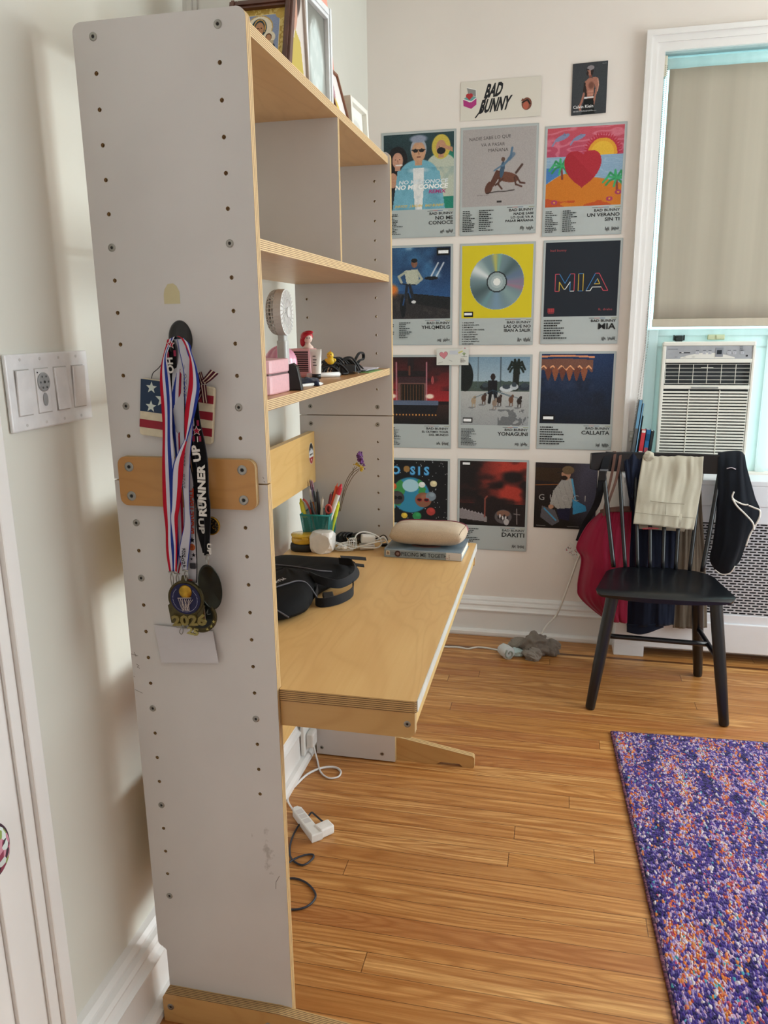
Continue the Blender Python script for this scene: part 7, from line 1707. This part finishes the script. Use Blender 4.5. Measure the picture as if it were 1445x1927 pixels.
def solid_text(bm, s, x, y, hgt, wd, dep, Mx_, bold=.03, shear=0):
    V, F = text2d(s, bold); P_ = V*hgt/.7; P_[:, 0] *= wd/P_[:, 0].max(); b = NB(); vs = [b.verts.new((x+p_[0]+shear*p_[1], y+p_[1], 0)) for p_ in P_]
    for f in F:
        try: b.faces.new([vs[i] for i in f])
        except Exception: pass
    r_ = bmesh.ops.extrude_face_region(b, geom=list(b.faces))
    for e in r_['geom']:
        if isinstance(e, bmesh.types.BMVert): e.co.z = dep
    bmesh.ops.recalc_face_normals(b, faces=b.faces); merge(bm, b, Mx_)
bm = NB(); solid_text(bm, '2026', -.030, -.046, .017, .062, .004, Mx @ Matrix.Rotation(math.radians(5), 4, 'Z') @ Matrix.Translation((0, 0, .001)), .045); bobj('year_numerals', bm, plain('numeral_brass', '7d6f38', .5, .3, .1, 120), t)
bm = NB(); ngon_prism(bm, [(-.030, -.046), (.026, -.040), (.028, -.026), (.033, -.012), (.026, -.006), (-.026, -.008), (-.034, -.014)], .003, Mx @ Matrix.Translation((0, 0, -.002))); bobj('lower_plate', bm, M_brass, t)
# medal B: second year medal behind at lower right
t = thing('medal', 'round dark medal with 25 and stars on its rim, lower right behind the 2026 medal', 'medal', (.115, -.03, .82))
ribbon('ribbon', [(Z4(530, 300, -.034), Z4(600, 285, -.034)), (Z4(545, 420, -.036), Z4(650, 430, -.036)), (Z4(530, 700, -.034), Z4(650, 700, -.034)), (Z4(540, 1000, -.034), Z4(650, 1000, -.034)), (Z4(580, 1300, -.034), Z4(660, 1300, -.034)), (Z4(640, 1600, -.034), Z4(725, 1600, -.034)), (Z4(660, 1900, -.034), Z4(745, 1900, -.034)), (Z5_(680, 300, -.036), Z5_(770, 300, -.036)), (Z5_(690, 560, -.036), Z5_(778, 560, -.036)), (Z5_(700, 810, -.034), Z5_(775, 810, -.034))], [(.90, 'b4b3bb'), (1, '17171c')], t)
on_ribbon('lettering', t, [('BASKETBALL', Z5_(752, 335, -.0375), Z5_(745, -110, -.0375), .0120, 'a8402a', .03), ('T', Z5_(735, 800, -.036), Z5_(735, 760, -.036), .009, 'a8402a', .03)])
S = Sheet(); S.z = 0
c_ = Z5_(730, 395, -.0378); S.poly(star(0, 0, .0055), '17171c'); c2 = Z5_(728, 463, -.0378); dx = c2.x-c_.x; dz = c2.z-c_.z; S.poly(circ(dx, dz, .0058), 'a3542c'); S.line([(dx-.005, dz), (dx+.005, dz+.001)], .0005, '3a2018'); S.line([(dx, dz-.005), (dx+.001, dz+.005)], .0005, '3a2018')
c3 = Z5_(745, 540, -.0378); S.poly(star(c3.x-c_.x, c3.z-c_.z, .0042), '17171c'); c3 = Z5_(724, 578, -.0378); S.poly(star(c3.x-c_.x, c3.z-c_.z, .0028), '17171c'); c3 = Z5_(735, 645, -.0378); S.poly(rrect(c3.x-c_.x-.005, c3.x-c_.x+.006, c3.z-c_.z-.005, c3.z-c_.z+.005, .002), '34343a')
S.make('ribbon_print', Matrix.Translation((c_.x, c_.y, c_.z)) @ XZ(0), M_cloth_print, t)
c = Z5_(812, 1130, -.030); Mx = disc_medal(t, c, .0295, .004, None, 0)
S = Sheet(); S.z = .0022; S.poly(circ(0, .002, .0235, 44), '0e1614'); S.quad(-.006, -.012, .010, .016, 'b9aaa0'); S.quad(-.005, -.011, .009, .015, '7a5a34')
for k in range(3): a_ = math.radians(-62+k*22); S.poly(star(.026*math.cos(a_), .026*math.sin(a_), .0036), 'b3a85a')
S.line([(.012, .006), (.016, .014), (.014, .004), (.020, .006)], .0007, '8a8f8a'); S.make('enamel_face', Mx, M_gloss, t)
bm = NB(); solid_text(bm, '25', -.020, -.036, .0125, .021, .003, Mx @ Matrix.Rotation(math.radians(-10), 4, 'Z') @ Matrix.Translation((0, 0, .001)), .04); bobj('year_numerals', bm, plain('numeral_pale', '9a9054', .45, .4, .1, 120), t)
# medal C: black runner up lanyard with oval dark green medal
t = thing('medal', 'large dark oval medal on the black lanyard lettered RUNNER UP', 'medal', (.135, -.03, .86))
BK = [(.06, '3a3a40'), (.94, '0c0c0f'), (1, '3a3a40')]
ribbon('lanyard', [(Z4(530, 275, -.036), Z4(560, 270, -.036)), (Z4(560, 330, -.030), Z4(640, 340, -.030)), (Z4(700, 600, -.022), Z4(770, 620, -.022)), (Z4(735, 900, -.026), Z4(775, 900, -.026)), (Z4(732, 1100, -.032), Z4(800, 1080, -.032)), (Z4(735, 1270, -.036), Z4(832, 1250, -.036)), (Z4(755, 1500, -.040), Z4(868, 1490, -.040)), (Z4(800, 1780, -.042), Z4(882, 1760, -.042)), (Z5_(835, 60, -.042), Z5_(905, 40, -.042)), (Z5_(850, 250, -.040), Z5_(905, 250, -.040)), (Z5_(850, 420, -.038), Z5_(905, 420, -.038)), (Z5_(850, 540, -.036), Z5_(895, 540, -.036))], BK, t)
on_ribbon('lettering', t, [('UP', Z4(806, 1460, -.042), Z4(782, 1300, -.040), .0125, 'd6d2cc', .045), ('RUNNER', Z4(858, 1990, -.0445), Z4(838, 1490, -.0435), .0125, 'd6d2cc', .045), ('UP', Z5_(880, 420, -.040), Z5_(885, 530, -.038), .0065, 'd6d2cc', .04)])
S = Sheet(); S.z = 0; S.poly(star(0, 0, .0085), 'd8ccc8'); S.poly(star(0, 0, .0066), '9c2038'); q = Z4(760, 1170, -.038)
for dx, dz in ((.003, .013), (-.006, -.012), (.005, -.012)): S.quad(dx-.002, dz-.005, dx+.002, dz+.004, '8c2a44')
S.quad(-.005, .008, -.003, .016, 'd6d2cc'); S.quad(.0, -.018, .0015, -.009, 'd6d2cc'); S.make('star_print', Matrix.Translation(q) @ XZ(0), M_cloth_print, t)
clip(t, Z5_(875, 545, -.036))
c = Z5_(905, 850, -.030); bm = NB(); b = NB(); lathe(b, [(0, -.0025), (.030, -.0025), (.030, .0025), (.0285, .0032), (.027, .0022), (0, .0040)], 44); b.transform(Matrix.Diagonal((.62, 1.32, 1, 1))); merge(bm, b, Matrix.Translation(c) @ Matrix.Rotation(math.radians(35), 4, 'Z') @ XZ(0) @ Matrix.Rotation(math.radians(8), 4, 'Z')); bobj('medal_disc', bm, plain('dark_bronze', '16190e', .35, .5, .25, 60, .25), t, True, angle=40)
# second black lanyard with 2ND UP and the small gold medal
t = thing('medal', 'small round gold medal at the right edge of the ribbons with its black lanyard', 'medal', (.15, -.02, .97))
ribbon('lanyard', [(Z4(470, 330, -.036), Z4(540, 300, -.036)), (Z4(460, 430, -.038), Z4(575, 400, -.038)), (Z4(490, 560, -.036), Z4(570, 560, -.036)), (Z4(515, 760, -.030), Z4(540, 760, -.030)), (Z4(640, 1100, -.022), Z4(690, 1100, -.022)), (Z4(720, 1500, -.028), Z4(770, 1500, -.028)), (Z4(730, 1800, -.034), Z4(820, 1800, -.034)), (Z5_(765, 60, -.036), Z5_(845, 50, -.036)), (Z5_(775, 250, -.036), Z5_(860, 240, -.036)), (Z5_(800, 400, -.034), Z5_(875, 400, -.034)), (Z5_(830, 520, -.032), Z5_(860, 520, -.032))], BK, t)
on_ribbon('lettering', t, [('OH', Z4(548, 620, -.0385), Z4(530, 470, -.0395), .0105, 'c9c6c2', .04), ('UP', Z5_(795, 175, -.0375), Z5_(808, 330, -.0375), .0090, 'b5b2ae', .04), ('RD', Z5_(785, -60, -.0370), Z5_(792, 120, -.0375), .0085, 'a5a29e', .04)])
S = Sheet(); S.z = 0; S.poly(star(0, 0, .0078), 'd8ccc8'); S.poly(star(0, 0, .0060), '9c2038'); q = Z4(512, 345, -.0405)
for dx, dz in ((.006, -.013), (-.006, -.015)): S.quad(dx-.002, dz-.005, dx+.002, dz+.004, '8c2a44')
S.make('star_print', Matrix.Translation(q) @ XZ(0), M_cloth_print, t)
c = Z5_(915, 255, -.026); bm = NB(); lathe(bm, [(0, -.0015), (.0155, -.0015), (.0155, .0015), (.0145, .002), (.0138, .0012), (0, .0012)], 36, 0, Matrix.Translation(c) @ XZ(0)); bobj('medal_disc', bm, M_gold, t, True, angle=40)
S = Sheet(); S.z = .0013; r = random.Random(2)
S.poly(circ(0, 0, .0135), '15110a')
for k in range(40): a_ = r.uniform(0, 6.28); q_ = r.uniform(.004, .013); S.poly(circ(q_*math.cos(a_), q_*math.sin(a_), r.uniform(.0003, .0008), 6), 'a97f2a')
S.make('face', Matrix.Translation(c) @ XZ(0), M_gloss, t)
# medal D and E: striped ribbons at the left
t = thing('medal', 'leftmost medal ribbon striped red, white and blue, clasp near the 2026 medal', 'medal', (.07, -.03, .88))
ribbon('ribbon', [(Z4(480, 300, -.040), Z4(545, 272, -.040)), (Z4(440, 440, -.040), Z4(485, 440, -.040)), (Z4(418, 620, -.038), Z4(500, 620, -.038)), (Z4(422, 900, -.038), Z4(520, 900, -.038)), (Z4(432, 1200, -.038), Z4(535, 1200, -.038)), (Z4(438, 1500, -.040), Z4(550, 1500, -.040)), (Z4(442, 1900, -.042), Z4(560, 1900, -.042)), (Z5_(468, 300, -.042), Z5_(575, 300, -.042)), (Z5_(485, 500, -.042), Z5_(580, 500, -.042)), (Z5_(508, 700, -.042), Z5_(560, 712, -.042))], RWB, t, wob=.0022)
ribbon('ribbon', [(Z4(560, 290, -.034), Z4(600, 290, -.034)), (Z4(560, 500, -.034), Z4(625, 480, -.034)), (Z4(530, 800, -.034), Z4(610, 800, -.034)), (Z4(520, 1100, -.034), Z4(600, 1100, -.034)), (Z4(560, 1500, -.034), Z4(610, 1500, -.034)), (Z5_(560, 100, -.036), Z5_(640, 100, -.036)), (Z5_(570, 500, -.036), Z5_(640, 500, -.036)), (Z5_(560, 690, -.038), Z5_(605, 720, -.038))], [(.4, '1d2f80'), (.75, 'b9b9c8'), (1, '8c1a30')], t)
clip(t, Z5_(530, 715, -.042), .026); clip(t, Z5_(585, 730, -.040), .020)
bm = NB(); lathe(bm, [(0, -.0015), (.024, -.0015), (.024, .0015), (0, .0018)], 36, 0, Matrix.Translation(Z5_(640, 940, -.034)) @ XZ(0)); bobj('medal_disc', bm, M_brass, t, True, angle=40)
t = thing('medal', 'medal ribbon with a red, white and blue twist crossing over the middle', 'medal', (.10, -.04, .90))
ribbon('ribbon', [(Z4(575, 265, -.044), Z4(600, 275, -.044)), (Z4(610, 290, -.048), Z4(700, 345, -.048)), (Z4(690, 440, -.050), Z4(715, 440, -.050)), (Z4(690, 580, -.050), Z4(760, 580, -.050)), (Z4(678, 760, -.050), Z4(792, 760, -.050)), (Z4(660, 930, -.050), Z4(760, 930, -.050)), (Z4(645, 1100, -.050), Z4(715, 1100, -.050)), (Z4(645, 1250, -.050), Z4(670, 1270, -.050))], [(.42, 'b0182e'), (.75, 'c9c9d6'), (1, '25388c')], t)
ribbon('ribbon', [(Z4(645, 1250, -.050), Z4(665, 1270, -.050)), (Z4(590, 1360, -.050), Z4(650, 1380, -.050)), (Z4(540, 1500, -.049), Z4(632, 1520, -.049)), (Z4(520, 1700, -.048), Z4(618, 1700, -.048)), (Z4(515, 1900, -.047), Z4(602, 1900, -.047)), (Z5_(525, 200, -.046), Z5_(590, 200, -.046)), (Z5_(548, 450, -.045), Z5_(582, 450, -.045)), (Z5_(548, 680, -.044), Z5_(585, 700, -.044))], [(.12, '25388c'), (.55, 'c9c9d6'), (1, 'b0182e')], t)
# striped bow on the plaque
t2 = bpy.data.objects['flag_plaque']; STR = [(.2, '4a1726'), (.35, 'cfc0a8'), (.65, '4a1726'), (.8, 'cfc0a8'), (1, '4a1726')]
for k, rows in enumerate(([(Z4(790, 700, -.020), Z4(850, 720, -.020)), (Z4(840, 650, -.024), Z4(900, 690, -.024)), (Z4(895, 585, -.022), Z4(970, 625, -.022))], [(Z4(770, 620, -.018), Z4(805, 605, -.018)), (Z4(785, 690, -.020), Z4(830, 670, -.020)), (Z4(800, 730, -.020), Z4(860, 720, -.020))],
                          [(Z4(790, 730, -.022), Z4(850, 730, -.022)), (Z4(805, 820, -.022), Z4(860, 810, -.022)), (Z4(815, 900, -.020), Z4(872, 905, -.020))], [(Z4(850, 735, -.021), Z4(800, 735, -.021)), (Z4(820, 820, -.018), Z4(770, 810, -.018)), (Z4(790, 880, -.018), Z4(760, 860, -.018))])):
    ribbon('bow', rows, STR, t2, wob=.0005)
# binder clip holding an index card
t = thing('binder_clip', 'small silver binder clip below the year medals', 'clip', (.09, -.012, .845)); q = Z5_(625, 1235, -.012)
bm = NB(); ngon_prism(bm, [(0, 0), (.016, 0), (.013, .008), (.003, .008)], .006, Matrix.Translation((q.x-.009, -.006, q.z-.003)) @ XZ(0)); bobj('clip_body', bm, plain('clip_grey', '8f8c84', .4, .3), t)
bm = NB(); tube(bm, [(q.x+.002, -.013, q.z), (q.x+.005, -.016, q.z-.006), (q.x+.002, -.017, q.z-.012), (q.x-.002, -.016, q.z-.008)], .0008, 6, 4, 0, True); bobj('wire_handle', bm, M_metal, t, True)
S = Sheet(); a_ = [Q(290, 1176, -.006), Q(400, 1188, -.006), Q(411, 1248, -.012), Q(304, 1247, -.010)]
me = bpy.data.meshes.new('index_card'); V = [tuple(q) for q in a_]+[tuple(q+Vector((0, .0012, 0))) for q in a_]; me.from_pydata(V, [], [(0, 3, 2, 1), (4, 5, 6, 7), (0, 1, 5, 4), (1, 2, 6, 5), (2, 3, 7, 6), (3, 0, 4, 7)])
o = link('index_card', me, plain('card_white', 'c9c6ca', .6, 0, .01)); top(o, 'blank white card clipped below the medals, sticking out from the panel', 'card')

# ------------------------------------------------------------------ groups of look-alikes
GR = {'medal': 'medals hanging on the suction hook', 'ballpoint_pen': 'pens in the teal cup', 'pencil': 'pencils in the teal cup', 'marker_pen': 'markers', 'highlighter': 'highlighters in the teal cup',
      'photo_frame': 'photo frames on the top shelf', 'sock': 'socks on the floor by the far wall', 'greeting_card': 'cards on the middle shelf', 'exercise_book': 'books on the radiator cover',
      'paperback': 'books on the radiator cover', 'notebook': 'books on the radiator cover', 'folder': 'books on the radiator cover', 'fashion_poster': 'posters without a border on the far wall'}
for o in COL.objects:
    if o.parent is None and 'label' in o and 'group' not in o:
        k = o.name.split('.')[0]
        if k in GR: o['group'] = GR[k]
